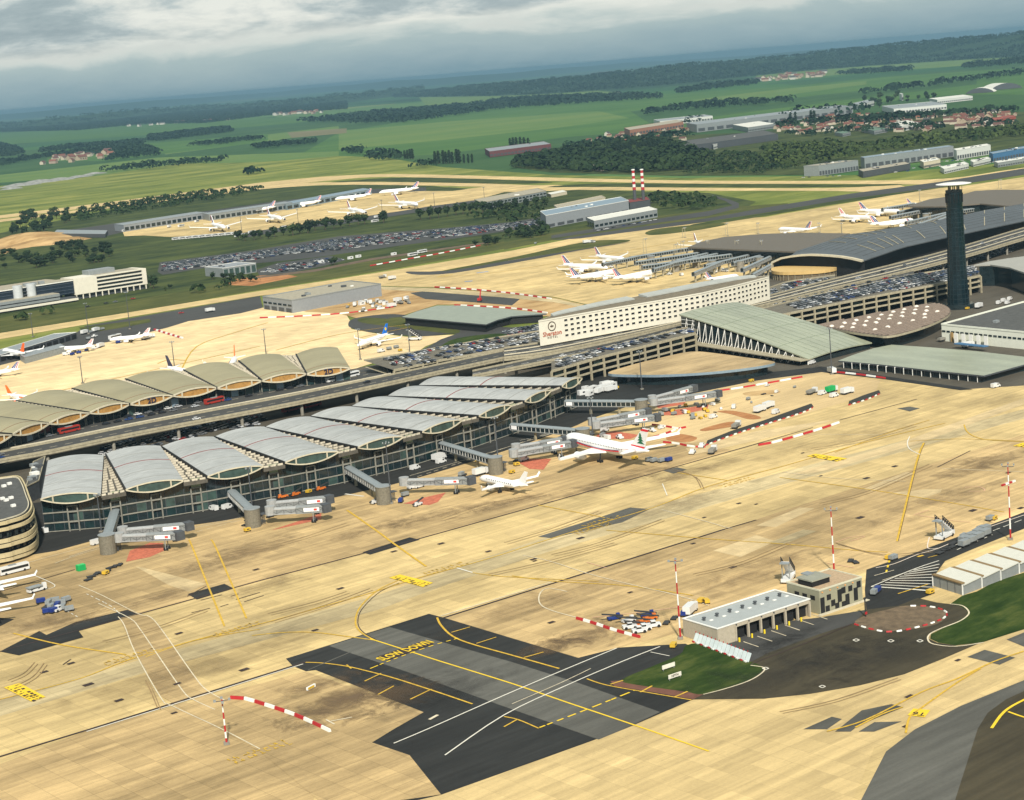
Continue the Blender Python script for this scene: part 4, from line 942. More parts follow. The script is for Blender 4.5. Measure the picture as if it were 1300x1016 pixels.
# ------------------------------------------------------------------ grey terminal with arched end
def grey_terminal():
    S = [((980,337,10),(1093,332,13)), ((1011,319,15),(1105,328,13)), ((1045,308,15),(1120,323,13)), ((1078,297.5,15),(1140,316,13)), ((1107,293.5,15),(1152,312.5,13)),
         ((1180,282,15),(1203,301,13)), ((1250,267,15),(1250,291,13)), ((1300,258.5,15),(1300,280.6,13)), ((1420,240,15),(1420,261,13))]
    S = [(G(*a), G(*c)) for a, c in S]; n = 10
    root = empty('terminal_building', (S[4][1].x, S[4][1].y, 0), label='huge grey shell roofed terminal with an arched open end, behind the viaduct', cat='terminal')
    RG = mat('slate_grey_metal_roof', (.085, .092, .095), .45, .12, .1, stretch=.3, var2=.12, metal=.3)
    with Loc(root):
        def onp(px, py):
            A0, B0 = G(980,340,6), G(1094,331,13); d = RW @ _ray(px, py); nx, ny = -(B0.y-A0.y), (B0.x-A0.x); t = (nx*A0.x+ny*A0.y)/(nx*d.x+ny*d.y); return Vector((d.x*t, d.y*t, HC+d.z*t))
        sec = []
        for a, c in S: sec.append([Vector((*(a.lerp(c, i/n).xy), a.lerp(c, i/n).z+4.0*4*(i/n)*(1-i/n)*(.9 if i else 1))) for i in range(n+1)])
        sec[0] = resamp([onp(*q) for q in crv([(979,345),(976.5,341),(980,334),(990,328.5),(1010,325),(1030,323.6),(1061,325.3),(1080,328),(1095,331.5)], 3)], n)
        for k in range(len(sec)-1):
            b = MB().mat(RG); vs = sec[k]+sec[k+1]; K = len(vs); vs = vs+[p-Vector((0, 0, .8)) for p in vs]; fs = []
            for i in range(n): fs += [(i, i+1, n+2+i, n+1+i), (K+i, K+n+1+i, K+n+2+i, K+i+1)]
            fs += [(n, K+n, K+2*n+1, 2*n+1), (0, n+1, K+n+1, K)]
            b.raw(vs, fs); b.build('roof_shell')
        b = MB().mat(CREAM2)
        for k in range(2, len(sec)-1):
            for t0 in (0, .5):
                for (i0, i1) in ((1, 4), (6, 9)):
                    p = [sec[k][i].lerp(sec[k+1][i], t0) for i in range(i0, i1+1)]
                    for q0, q1 in zip(p[:-1], p[1:]): b.beam(q0+Vector((0,0,.25)), q1+Vector((0,0,.25)), .7, .35)
        b.build('roof_vent_strip')
        b = MB().mat(mat('roof_joint_dark', (.05, .05, .05)))
        for i in range(1, n):
            for k in range(1, len(sec)-1): b.beam(sec[k][i]+Vector((0,0,.05)), sec[k+1][i]+Vector((0,0,.05)), .25, .12)
        b.build('roof_seam')
        # arch frame and open end
        b = MB().mat(CREAM); s0 = sec[0]
        for i in range(n): b.beam(s0[i], s0[i+1], 2.6, 1.5)
        b.build('arch_frame')
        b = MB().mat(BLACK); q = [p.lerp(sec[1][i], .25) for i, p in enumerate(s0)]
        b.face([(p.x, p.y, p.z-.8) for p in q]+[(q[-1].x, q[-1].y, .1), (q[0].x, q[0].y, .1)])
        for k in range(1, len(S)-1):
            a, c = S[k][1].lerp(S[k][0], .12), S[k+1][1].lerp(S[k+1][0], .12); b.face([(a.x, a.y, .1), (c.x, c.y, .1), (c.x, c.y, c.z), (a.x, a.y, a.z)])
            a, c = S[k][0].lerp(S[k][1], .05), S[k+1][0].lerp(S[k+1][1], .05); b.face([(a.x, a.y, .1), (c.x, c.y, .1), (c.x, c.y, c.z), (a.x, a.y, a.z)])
        b.build('void_shade')  # black faces paint the unlit void under shell and arch
        P_ = smooth_poly([(979,342),(984,339),(1010,337),(1050,337.5),(1062,339.5),(1040,343.5),(1000,345.5),(983,344.5)], 4)
        w = [(g.x, g.y) for g in (G(p[0], p[1], 7) for p in P_)]
        b = MB().mat(mat('yellow_ochre_floor', (.50, .34, .13), .7, .08, .5)); b.prism(w, 4.6, 7); b.build('curved_ledge')
        b = MB().mat(mat('brown_fin_wall', (.13, .10, .06), .9, .3, .5)); cx = sum(p[0] for p in w)/len(w); cy = sum(p[1] for p in w)/len(w)
        b.prism([(cx+(x-cx)*.96, cy+(y-cy)*.96) for x, y in w], .1, 4.6); b.build('base_wall')
        b = MB().mat(CREAM2)
        for (x, y) in w[::1]: b.beam((cx+(x-cx)*.98, cy+(y-cy)*.98, .1), (cx+(x-cx)*.98, cy+(y-cy)*.98, 4.6), .3)
        b.build('fin')
grey_terminal()
AR, _a, _b, _c = blob('terminal_building', 'pale grey curved shell roof rising over dark glass at the right edge', 'terminal',
    [(1236,336.5),(1255,332),(1280,328),(1300,325.5),(1420,306),(1420,392),(1340,360),(1300,346),(1281,339.5),(1257,336)], 15, mat('pale_shell_roof', (.30, .29, .25), .5, .08, .3), th=1.0, wallm=GLASSD, smooth=False, crown=0, inset=.9)
b = MB(); 
for ring in (9.5, 6): pass
# ------------------------------------------------------------------ control tower
def tower():
    g = G(1217, 391); root = empty('control_tower', (g.x, g.y, 0), label='tall dark glass control tower topped by a thin white disc', cat='tower')
    with Loc(root):
        n = 16
        def ring(z, r): return [(g.x+r*math.cos(2*math.pi*(k+.5)/n), g.y+r*math.sin(2*math.pi*(k+.5)/n), z) for k in range(n)]
        prof = [(.1, 7.0), (8, 6.6), (20, 6.1), (35, 5.6), (50, 5.3), (64, 5.15), (67, 5.15), (68, 5.25), (75, 5.35), (76, 5.3)]
        vs = []; fs = []
        for i, (z, r) in enumerate(prof):
            vs += ring(z, r)
            if i:
                for k in range(n): q = (k+1) % n; fs.append(((i-1)*n+k, (i-1)*n+q, i*n+q, i*n+k))
        fs.append(tuple((len(prof)-1)*n+k for k in range(n)))
        TG = mat('tower_teal_glass', (.003, .010, .013), .25, .5, .15, spec=.5)
        MB().mat(TG).raw(vs, fs).build('shaft')
        b = MB().mat(mat('tower_mullion', (.012, .024, .028), .5))
        def rad(z):
            for (z0, r0), (z1, r1) in zip(prof[:-1], prof[1:]):
                if z0 <= z <= z1: return r0+(r1-r0)*(z-z0)/(z1-z0)
            return 6
        z = 3.5
        while z < 66:
            R_ = ring(z, rad(z)+.08)
            for k in range(n): b.beam(R_[k], R_[(k+1) % n], .12, .3)
            z += 3.1
        zs = [.1, 8, 20, 35, 50, 64]
        for k in range(n):
            for z0, z1 in zip(zs[:-1], zs[1:]): b.beam(ring(z0, rad(z0)+.08)[k], ring(z1, rad(z1)+.08)[k], .14, .3)
        b.build('mullion', kind='stuff')
        # cab
        b = MB().mat(BLACK)
        R1 = ring(69, 5.3); R2 = ring(75, 5.45)
        for k in range(n): b.beam(R1[k], R2[k], .35)
        b.build('cab_frame')
        b = MB().mat(DGREY); b.cyl(g.x, g.y, 76, 77, 5.4, n=16); b.build('cab_roof')
        b = MB().mat(CREAM2)
        for k in range(8): a = 2*math.pi*k/8; b.beam((g.x+3.4*math.cos(a), g.y+3.4*math.sin(a), 77), (g.x+3.4*math.cos(a), g.y+3.4*math.sin(a), 80.2), .5)
        b.build('disc_post')
        b = MB().mat(WHITE); k = 40; vs = []; fs = []
        pr = [(0.01, 80.2), (8, 80.3), (11.2, 80.9), (11.3, 81.1), (8, 81.6), (.01, 81.9)]
        for i, (r, z) in enumerate(pr):
            vs += [(g.x+r*math.cos(2*math.pi*j/k), g.y+r*math.sin(2*math.pi*j/k), z) for j in range(k)]
            if i:
                for j in range(k): q = (j+1) % k; fs.append(((i-1)*k+j, (i-1)*k+q, i*k+q, i*k+j))
        b.raw(vs, fs); b.build('disc')
        b = MB().mat(CREAM2); b.beam((g.x+6, g.y-2, 74), (g.x+6, g.y-2, 79), .2); b.build('antenna')
        b = MB().mat(GLASSD); b.cyl(g.x, g.y, .1, 3.0, 10, n=16); b.build('podium')
tower()
# ------------------------------------------------------------------ other buildings
def quad_from(A, B, C_):
    a, b, c = G(*A), G(*B), G(*C_); return [a, b, c, a+c-b]
def windows_on(a, c, z0, z1, n, m, parent_none=None, gap=.15, out=.08, name='window'):
    """n dark panes between ground points a and c"""
    d = Vector((c.x-a.x, c.y-a.y, 0)); ln = d.length; d.normalize(); w = ln/n; q = MB().mat(m); q.box(w*gap, w*(1-gap), -.15, 0, z0, z1); me = q.mesh(name)
    nr = Vector((d.y, -d.x, 0))*out
    for i in range(n): p = a+d*(w*i)+nr; link(name, me, None, (p.x, p.y, 0), math.atan2(d.y, d.x))
def bldg(name, label, cat, A, B, C_, h, wall, roof, par_=.8, win=None, win2=None, roof_items=0, pitched=0, group=None, base=0):
    q = quad_from(A, B, C_); cx = sum(p.x for p in q)/4; cy = sum(p.y for p in q)/4
    root = empty(name, (cx, cy, 0), label=label, cat=cat, group=group)
    with Loc(root):
        b = MB().mat(wall)
        for i in range(4): p, r = q[i], q[(i+1) % 4]; b.face([(p.x, p.y, base), (r.x, r.y, base), (r.x, r.y, h), (p.x, p.y, h)])
        b.build('wall')
        if pitched:
            m0, m1 = (q[0]+q[1])/2, (q[2]+q[3])/2
            if (q[1]-q[0]).length > (q[2]-q[1]).length: q2 = q[1:]+q[:1]; m0, m1 = (q2[0]+q2[1])/2, (q2[2]+q2[3])/2
            else: q2 = q
            r0, r1 = Vector((m0.x, m0.y, h+pitched)), Vector((m1.x, m1.y, h+pitched)); Q = [Vector((p.x, p.y, h)) for p in q2]
            b = MB().mat(roof); b.face([Q[0], r0, r1, Q[3]]); b.face([Q[1], Q[2], r1, r0]); b.build('roof')
            b = MB().mat(wall); b.face([Q[0], Q[1], r0]); b.face([Q[2], Q[3], r1]); b.build('gable')
        else:
            b = MB().mat(roof); b.face([(p.x, p.y, h-.05) for p in q]); rf = b.build('roof')
            if par_:
                b = MB().mat(wall if not isinstance(par_, tuple) else par_[1]); ph = par_ if not isinstance(par_, tuple) else par_[0]
                for i in range(4): p, r = q[i], q[(i+1) % 4]; b.beam((p.x, p.y, h+ph/2-.1), (r.x, r.y, h+ph/2-.1), .4, ph)
                b.build('parapet')
            for k in range(roof_items):
                u, v = random.uniform(.12, .88), random.uniform(.2, .8); p = q[0].lerp(q[1], u).lerp(q[3].lerp(q[2], u), v); s_ = random.uniform(.8, 2)
                b = MB().mat(random.choice([METAL, DGREY, WHITE])); b.box(p.x-s_, p.x+s_, p.y-s_*.7, p.y+s_*.7, h, h+s_*.8); b.build('roof_unit')
        if win:
            for (z0, z1, n, m) in win: windows_on(q[0], q[1], z0, z1, n, m)
        if win2:
            for (z0, z1, n, m) in win2: windows_on(q[1], q[2], z0, z1, n, m)
    return root, q
GREYROOF = mat('grey_gravel_roof', (.30, .27, .20), .9, .2, .3)
DKROOF = mat('dark_felt_roof', (.07, .07, .065), .9, .25, .3)
BLUECLAD = mat('blue_cladding', (.05, .13, .24), .6, .15, .5)
WHCLAD = mat('white_cladding', (.48, .49, .46), .6, .06, .5)
BEIGE = mat('beige_render', (.50, .44, .32), .8, .1, .4)
# warehouse by the apron
WH, q = bldg('warehouse', 'long grey corrugated warehouse with flat gravel roof beside the construction site', 'warehouse', (335,392.6), (372,397.7), (485,376.2), 10, GREYCLAD, GREYROOF, (.8, METAL), win=[(5.2, 6.6, 6, GLASSD), (.3, 3.4, 4, DGREY)], roof_items=6)
# shed with open glazed side, beside the car park
bldg('shed', 'grey shed with a glazed long side beside the car park and red soil', 'shed', (261,350.7), (284,352.5), (326,345.8), 9, METAL, GREYCLAD, (.4, WHITE), win2=[(1, 7.5, 6, GLASSG)], roof_items=3)
# left office complex
def offices():
    A, B = G(96.5, 381), G(188, 366.5); g0 = G(0, 392)
    d = (B-A).normalized(); nr = Vector((-d.y, d.x, 0))
    root = empty('office_building', (A.x, A.y, 0), label='wide office block with white louvred end, dark glass middle and two round white towers', cat='office')
    H_, Z = 19.5, 4.5
    with Loc(root):
        L_ = (B-A).length; dep = 26
        def slab(name, m, u0, u1, v0, v1, z0, z1):
            P_ = [A+d*u0+nr*v0, A+d*u1+nr*v0, A+d*u1+nr*v1, A+d*u0+nr*v1]; b = MB().mat(m); b.prism([(p.x, p.y) for p in P_], z0, z1); return b.build(name)
        slab('wall', HW, 0, L_*.31, 0, dep, Z, H_)
        slab('window_wall', GLASSD, L_*.31, L_, .8, dep, Z, H_-.6)
        for k in range(5):
            z = Z+(H_-Z-1.2)*k/4; slab('louvre_band', HW, L_*.31, L_, 0, 1.2, z, z+1.35)
        slab('end_panel', HW, L_*.94, L_, -.1, dep, Z, H_)
        slab('roof', GREYROOF, 0, L_, 1.3, dep, H_-.6, H_-.1)
        slab('roof_plant', METAL, L_*.3, L_*.66, dep*.5, dep*1.0, H_-.1, H_+4)
        slab('roof_plant', METAL, L_*.8, L_*1.05, dep*.9, dep*1.5, 5, H_-4)
        slab('undercroft', DGREY, 2, L_-2, 3, dep, .1, Z)
        for k in range(12): slab('column', HW, 1+(L_-3)*k/11, 1.9+(L_-3)*k/11, .2, 1.1, .1, Z)
        # dark glass wing to the left
        slab('window_wall', mat('blue_dark_glass', (.012, .02, .035), .15, .4, .2, spec=.6), -150, 0, 1, dep, 6, H_-1.5)
        for k in range(4): slab('floor_band', mat('dark_floor_band', (.045, .06, .08), .5), -150, -.2, .6, 1.4, 7+k*3, 7.5+k*3)
        slab('roof', GREYROOF, -150, -.2, 1.5, dep, H_-1.5, H_-1.1); slab('roof_edge', WHITE, -150, -.2, .4, 1.4, H_-1.6, H_-.9)
        slab('rear_wing', mat('brownish_roof_block', (.30, .26, .19), .9, .2, .4), -150, 0, dep, dep+30, 2, H_-2)
        for k in range(3): u = -30-k*7.5; slab('roof_unit', METAL, u, u+5, 8, 12, H_-1.1, H_+1.5)
        # two round towers
        for u in (-56, -43):
            p = A+d*u; b = MB().mat(mat('silver_cladding', (.42, .44, .44), .45, .1, .5)); b.cyl(p.x, p.y, 2, H_+1.5, 4.3, n=20); b.build('round_tower')
        p = A+d*(-49.5); b = MB().mat(DGREY)
        for z in range(6, 20, 3): b.beam((p.x-2, p.y, z), (p.x+2, p.y, z), 2, .5)
        b.build('link_bridge')
        # banded low block in front
        for k, (z0, z1, m) in enumerate([(.1, 1.2, DGREY), (1.2, 3.2, HW), (3.2, 4.2, DGREY), (4.2, 6.2, METAL), (6.2, 7.2, DGREY), (7.2, 9.6, METAL)]):
            slab('wall_band' if m is not DGREY else 'window_band', m, -150, -4 if k < 3 else -22, -13+(1 if m is DGREY else 0), .4, z0, z1)
        slab('roof', GREYROOF, -150, -22, -12, .3, 9.6, 10)
offices()
# round terminal building at the left edge
def round_terminal():
    base = smooth_poly([(-130,625),(-60,612),(0,606),(22,604),(30,612),(36,628),(40,640),(37,649),(28,655),(12,660),(0,663),(-60,674),(-130,690)], 4)
    g = G(0, 640, 17); w = [(lambda q: (q.x, q.y))(G(p[0], p[1], 17)) for p in base]; cx = sum(p[0] for p in w)/len(w); cy = sum(p[1] for p in w)/len(w)
    root = empty('terminal_building', (cx, cy, 0), label='dark roofed building with rounded sand coloured balcony bands at the left edge', cat='terminal')
    def off(k): return [(cx+(x-cx)*k, cy+(y-cy)*k) for x, y in w]
    with Loc(root):
        b = MB().mat(BLACK); b.prism(off(.97), .1, 16.6); b.build('core')
        for z0, z1, k in ((15.6, 17, 1.0), (13.4, 14.8, 1.035), (8.8, 10.4, 1.05), (7.0, 8.4, 1.06), (3.0, 4.8, 1.06), (1.2, 2.6, 1.05)):
            b = MB().mat(TAN); P_ = off(k); n = len(P_)
            for i in range(n):
                a, c = P_[i], P_[(i+1) % n]; b.beam((a[0], a[1], (z0+z1)/2), (c[0], c[1], (z0+z1)/2), .6, z1-z0)
            b.build('balcony_band')
        for z in (5.8, 11.6):
            P_ = off(1.01); n = len(P_)
            for i in range(0, n, 2): a, c = P_[i], P_[(i+1) % n]; b = MB().mat(GLASSD); b.beam((a[0], a[1], z), (c[0], c[1], z), .3, 1.8); b.build('window')
        b = MB().mat(DKROOF); b.prism(off(.93), 16.6, 16.9); b.build('roof')
        P_ = off(.93); b = MB().mat(CREAM)
        for i in range(len(P_)): a, c = P_[i], P_[(i+1) % len(P_)]; b.beam((a[0], a[1], 17.1), (c[0], c[1], 17.1), .4, .5)
        b.build('roof_edge')
        for (x, y) in ((5,618),(12,615),(3,634),(8,636),(14,633),(17,643),(-5,640)):
            p = G(x, y, 17); b = MB().mat(WHITE); b.box(p.x-.9, p.x+.9, p.y-.7, p.y+.7, 16.9, 17.9); b.build('roof_unit')
round_terminal()
bldg('plant_building', 'low dark building with white roof units between round building and grey roofs', 'building', (36,640), (52,632), (60,600), 8, DGREY, DKROOF, (.5, CREAM2), roof_items=9)
# remote pier buildings behind the far apron
bldg('pier_building', 'low dark shed at the left end of the far apron', 'building', (68,301), (134,302), (137,297), 5, DGREY, METAL, 0)
bldg('pier_building', 'long grey pier building along the back of the far apron, left part', 'building', (146,293), (158,294.5), (263,278), 9, GREYCLAD, METAL, (.5, METAL), win2=[(1.5, 6, 16, GLASSD)])
bldg('pier_building', 'long grey pier building along the back of the far apron, middle part', 'building', (258,279), (266,280.5), (372,265), 9, METAL, METAL, (.5, METAL), win2=[(1.5, 6, 16, GLASSD)])
bldg('pier_building', 'dark blue grey pier building along the back of the far apron, right part', 'building', (355,265), (364,267), (472,247), 8, METALB, METALB, (.5, METAL), win2=[(1.5, 6, 14, GLASSD)])
bldg('office_building', 'two storey grey building between the far apron and the round trees', 'office', (603,262), (612,266.5), (694,251), 9, METAL, GREYROOF, (.5, CREAM2), win2=[(1.2, 3, 18, GLASSD), (5, 7, 18, GLASSD)], roof_items=4)
bldg('shed', 'flat white roofed shed right of the two storey grey building', 'shed', (695,249), (700,251), (720,247), 4, BEIGE, WHITEROOF, .4)
# heating plant
bldg('power_plant', 'big grey boiler hall of the heating plant below the striped chimneys', 'power plant', (687,284), (694,290), (799,270), 14, GREYCLAD, METALB, (.6, WHITE), win2=[(1, 4, 9, DGREY)], roof_items=5)
bldg('shed', 'white roofed hall with window strip in front of the heating plant', 'hall', (746,287), (755,291), (835,276), 9, METAL, WHITEROOF, (.4, WHITE), win=[(1, 6, 3, GLASSD)], win2=[(2, 4.5, 14, GLASSD)])
bldg('shed', 'long beige stepped building behind the heating plant', 'building', (704,268), (708,271), (769,258), 7, BEIGE, GREYROOF, .5, win2=[(1.5, 4.5, 12, DGREY)])
bldg('building', 'dark red roofed annex beside the striped chimneys', 'building', (796,262), (800,266), (826,262), 8, DGREY, mat('dark_red_roof', (.16, .03, .025)), .4)
CHR = mat('signal_red', (.35, .018, .02), .6, .1, .5)
for px, lab in ((806.7, 'left of the two red and white striped chimneys'), (817.6, 'right of the two red and white striped chimneys')):
    g = G(px, 262); root = empty('chimney', (g.x, g.y, 0), label=lab, cat='chimney', group='striped chimneys')
    q = MB().mat(DGREY); q.cyl(0, 0, 0, 20, 2.0, n=14); q.build('base_section', root)
    for k in range(7): q = MB().mat(CHR if k % 2 == 0 else WHITE); q.cyl(0, 0, 20+k*3.4, 23.4+k*3.4, 2.0-.03*k, 1.97-.03*k, n=14); q.build('stripe_section', root)
    q = MB().mat(WHITE); q.cyl(0, 0, 43.8, 45.2, 2.2, n=14); q.build('cap', root)
# right: white building with dark roof
WB, q = bldg('office_building', 'large low white building with dark roof at the right edge below the tower', 'building', (1300,386.5+17), (1196,433), (1330,447), 9.5, mat('offwhite_wall', (.64, .65, .55), .7, .05, .3), DKROOF, (1.0, mat('offwhite_wall')), win2=[(5.5, 6.5, 22, GLASSD)], roof_items=5)
with Loc(WB):
    a = G(1214, 436); b = MB().mat(BLUECLAD); 
    for z in (2.9, 5.9): q = MB().mat(BLUECLAD); q.beam(G(1214,436,z), G(1252,440,z), 4, .5); q.build('balcony_floor')
    for i in range(5): p = G(1214,436).lerp(G(1252,440), i/4); q = MB().mat(WHITE); q.beam((p.x, p.y, .2), (p.x, p.y, 6), 2.4, .4); q.build('stair_bay')
    p = G(1211, 434); q = MB().mat(mat('brown_panel', (.28, .18, .07))); q.beam((p.x, p.y, .2), (p.x, p.y, 5.8), 1.6, 4); q.build('brown_panel')
# cargo area top right
cargo = [
 ('long pale grey cargo hall with round corner right of the taxiway', (1021,224), (1049,229)if 0 else (1040,223.6), (1090,216.5), 14, METAL, GREYROOF),
 ('dark low cargo building with orange trucks parked in front', (1090,223), (1096,226), (1156,215.5), 8, DGREY, GREYROOF),
 ('very long grey cargo hall with many rooftop vents', (1093,213), (1098,214.5), (1211,199), 15, METAL, METALB),
 ('white walled hall beyond the long grey cargo hall', (1211,201), (1215,203), (1258,196), 13, WHCLAD, WHITEROOF),
 ('small beige cargo shed between the cargo halls', (1168,211), (1173,214), (1194,210), 8, BEIGE, WHITEROOF),
 ('small white roofed cargo shed near the taxiway', (1194,218), (1199,221), (1230,214), 6, WHCLAD, WHITEROOF),
 ('blue clad cargo hall at the right edge', (1256,204), (1261,206), (1310,197), 11, BLUECLAD, METALB),
 ('small grey shed in front of the blue cargo hall', (1262,211), (1267,213), (1310,206), 6, METAL, WHITEROOF),
 ('white shed left of the blue cargo hall', (1232,210), (1236,212), (1258,207), 6, WHCLAD, WHITEROOF),
]
for lab, A, B, C_, h, w_, r_ in cargo: bldg('cargo_hall', lab, 'warehouse', A, B, C_, h, w_, r_, .5, win2=[(1, h*.45, 14, DGREY)], roof_items=8, group='cargo halls beyond the taxiway')
far = [
 ('very long grey factory with pale front left of the village', (872,166), (885,168.5), (1083,144), 18, METAL, METAL, 9),
 ('grey factory roof stretching behind the village poplars', (930,164), (950,168), (985,163), 10, METAL, WHITEROOF, 2),
 ('dark roofed long building left of the village', (860,188), (872,194), (988,178), 12, DGREY, DKROOF, 2),
 ('white gabled hall beside the dark roofed building', (900,186), (906,190), (935,182), 9, WHCLAD, WHITEROOF, 0),
 ('long grey depot with white front right of the poplars', (1120,141), (1135,145), (1202,139), 12, WHCLAD, METAL, 4),
 ('white shed in front of the red village roofs', (1130,163), (1145,167), (1168,163), 10, WHCLAD, WHITEROOF, 0),
 ('green roofed hall in front of the village', (1094,168), (1110,171), (1127,168), 7, METAL, mat('moss_green_roof', (.10, .16, .11)), 0),
 ('low green roofed hall left of the white shed', (1060,172), (1070,174), (1080,172), 6, METAL, mat('moss_green_roof'), 0),
 ('red brick apartment row on the edge of the green field', (793,170), (800,173), (868,162), 14, mat('red_brick', (.30, .14, .09)), GREYROOF, 0),
 ('pale grey works roof at the far edge of the brick row', (830,158), (838,160), (905,153), 12, WHCLAD, METAL, 2),
 ('long white roofed works behind the poplars', (616,196), (622,200), (700,190), 12, mat('maroon_wall', (.12, .04, .04)), METAL, 2),
 ('beige depot below the poplar wood', (743,214), (760,218), (796,212), 8, mat('pinkish_wall', (.42, .33, .26)), GREYROOF, 2),
 ('brick chimney like white tower in the village', (1142,127), (1145,128), (1147,127.5), 18, WHCLAD, WHCLAD, 0),
 ('grey sheds at the top of the long factory', (1083,137), (1090,139), (1110,134), 12, WHCLAD, METAL, 0),
 ('white roofed halls far right beyond the village', (1180,130), (1190,132), (1235,127), 10, WHCLAD, WHITEROOF, 0),
 ('red barn on the far right of the village', (1255,157), (1262,159), (1290,154), 9, mat('barn_red', (.25, .06, .04)), mat('barn_red'), 0),
]
for lab, A, B, C_, h, w_, r_, it in far: bldg('industrial_building', lab, 'building', A, B, C_, h, w_, r_, .5, win2=[(2, h*.5, 18, DGREY)], roof_items=it)
# arched hangars far right
for A, B, lab in (((1226,119.5), (1262,117), 'left of the two pale arched hangars beyond the village'), ((1258,115), (1298,111.5), 'right of the two pale arched hangars beyond the village')):
    a, c = G(*A), G(*B); d = (c-a); ln = d.length; root = empty('hangar', (a.x, a.y, 0), label=lab, cat='hangar', group='arched hangars'); nr = Vector((-d.y, d.x, 0)).normalized()
    if nr.dot(a) < 0: nr = -nr
    b = MB().mat(WHITEROOF); vs = []; fs = []; n = 12
    for i in range(n+1):
        t = i/n; p = d*t; z = ln*.17*math.sin(math.pi*t)**.7+1; vs += [(p.x, p.y, z), (p.x+nr.x*ln*.8, p.y+nr.y*ln*.8, z)]
    fs = [(2*i, 2*i+2, 2*i+3, 2*i+1) for i in range(n)]; b.raw(vs, fs); b.build('roof', root)
    b = MB().mat(DGREY); b.face([v for v in vs[::2]]+[(d.x, d.y, 0), (0, 0, 0)]); b.build('door_wall', root)
# houses
HOUSE = []
for wc, rc in (((.34, .27, .19), (.13, .05, .035)), ((.42, .37, .28), (.10, .05, .04)), ((.30, .23, .17), (.17, .065, .04)), ((.46, .44, .38), (.06, .055, .055))):
    q = MB().mat(mat('house_wall_%d' % len(HOUSE), wc)); q.box(-6, 6, -4.5, 4.5, 0, 5.5); q.raw([(-6,-4.5,5.5),(-6,4.5,5.5),(-6,0,9)], [(0,2,1)]); q.raw([(6,-4.5,5.5),(6,4.5,5.5),(6,0,9)], [(0,1,2)])
    q.mat(mat('house_roof_%d' % len(HOUSE), rc)); q.face([(-6.5,-5,5.3),(6.5,-5,5.3),(6.5,0,9.1),(-6.5,0,9.1)]); q.face([(6.5,5,5.3),(-6.5,5,5.3),(-6.5,0,9.1),(6.5,0,9.1)])
    q.mat(GLASSD)
    for x in (-3.5, 0, 3.5): q.box(x-.6, x+.6, -4.55, -4.5, 1.5, 3.5)
    HOUSE.append(q.mesh('house'))
HN = ['pale house with dark red tiled roof', 'cream house with brown tiled roof', 'sandy house with orange tiled roof', 'white house with slate roof']
def houses(px, n, where, smin=.7, smax=1.15, seed=1, w=(0, 0, 1, 1, 2, 3)):
    rnd = random.Random(seed); poly = [(p[0], p[1]) for p in px]; xs = [p[0] for p in poly]; ys = [p[1] for p in poly]; k = 0; used = []
    while k < n:
        x, y = rnd.uniform(min(xs), max(xs)), rnd.uniform(min(ys), max(ys))
        if not inside(x, y, poly): continue
        if any(abs(x-a) < 5 and abs(y-c) < 1.6 for a, c in used) and rnd.random() < .85: continue
        used.append((x, y)); g = G(x, y); i = rnd.choice(w); s_ = rnd.uniform(smin, smax)
        o = link('house', HOUSE[i], None, (g.x, g.y, -.3), rnd.choice((0, 1.57))+rnd.uniform(-.3, .3)+.4, (s_*rnd.uniform(1, 1.6), s_, s_))
        tag(o, HN[i]+' '+where, 'house', 'houses '+where); k += 1
houses([(985,158),(1040,150),(1110,146),(1160,150),(1200,144),(1290,142),(1290,160),(1180,168),(1100,167),(1020,172),(985,168)], 165, 'in the village right of the long factory', seed=3)
houses([(735,182),(790,166),(870,158),(900,160),(880,178),(800,184),(745,190)], 34, 'among the poplars in the centre', seed=4)
houses([(38,203),(70,200),(140,192),(148,199),(110,206),(40,212)], 22, 'in the small village far left', 1.2, 2.0, seed=5)
houses([(958,102),(1000,95),(1045,93),(1050,97),(1000,102),(965,104)], 36, 'in the red village below the ridge', 1.5, 2.4, seed=6)
houses([(340,146),(415,141),(415,144),(345,148)], 16, 'in the village by the left wood', 1.6, 2.4, seed=7)
houses([(150,161),(290,150),(290,153),(150,163)], 10, 'far off among the fields on the left', 1.5, 2.2, seed=8, w=(3, 3, 1))
houses([(1215,152),(1260,150),(1260,158),(1215,160)], 10, 'at the right end of the village', 1.0, 1.6, seed=9, w=(0, 2))
# quarry / depot heap far left
for i, (x, y, r, h) in enumerate([(25,236,38,7),(50,232,45,8),(75,229,35,7),(15,240,22,5),(100,225,30,5),(120,221,26,5),(36,306,60,12),(60,309,45,8)]):
    g = G(x, y); b = MB().mat(mat('grey_aggregate', (.22, .22, .20), .95, .4, .1) if y < 260 else EARTH); n = 14; vs = [(0, 0, h)]; fs = []
    for rr_, z in ((.35, .8), (.7, .45), (1.0, .0)):
        for k in range(n): a = 2*math.pi*k/n; q = rr_*r*random.uniform(.85, 1.15); vs.append((q*math.cos(a)*1.3, q*math.sin(a)*.8, h*z*random.uniform(.8, 1.1)))
    for k in range(n): fs.append((0, 1+k, 1+(k+1) % n))
    for j in range(2):
        for k in range(n): fs.append((1+j*n+k, 1+(j+1)*n+k, 1+(j+1)*n+(k+1) % n, 1+j*n+(k+1) % n))
    b.raw(vs, fs); tag(b.build('spoil_heap', None, True, loc=(g.x, g.y, -.15)), 'grey aggregate heap in the quarry depot beyond the runway' if y < 260 else 'pale earth mound behind the office block', 'heap', 'aggregate heaps beyond the runway' if y < 260 else 'earth mounds behind the offices')
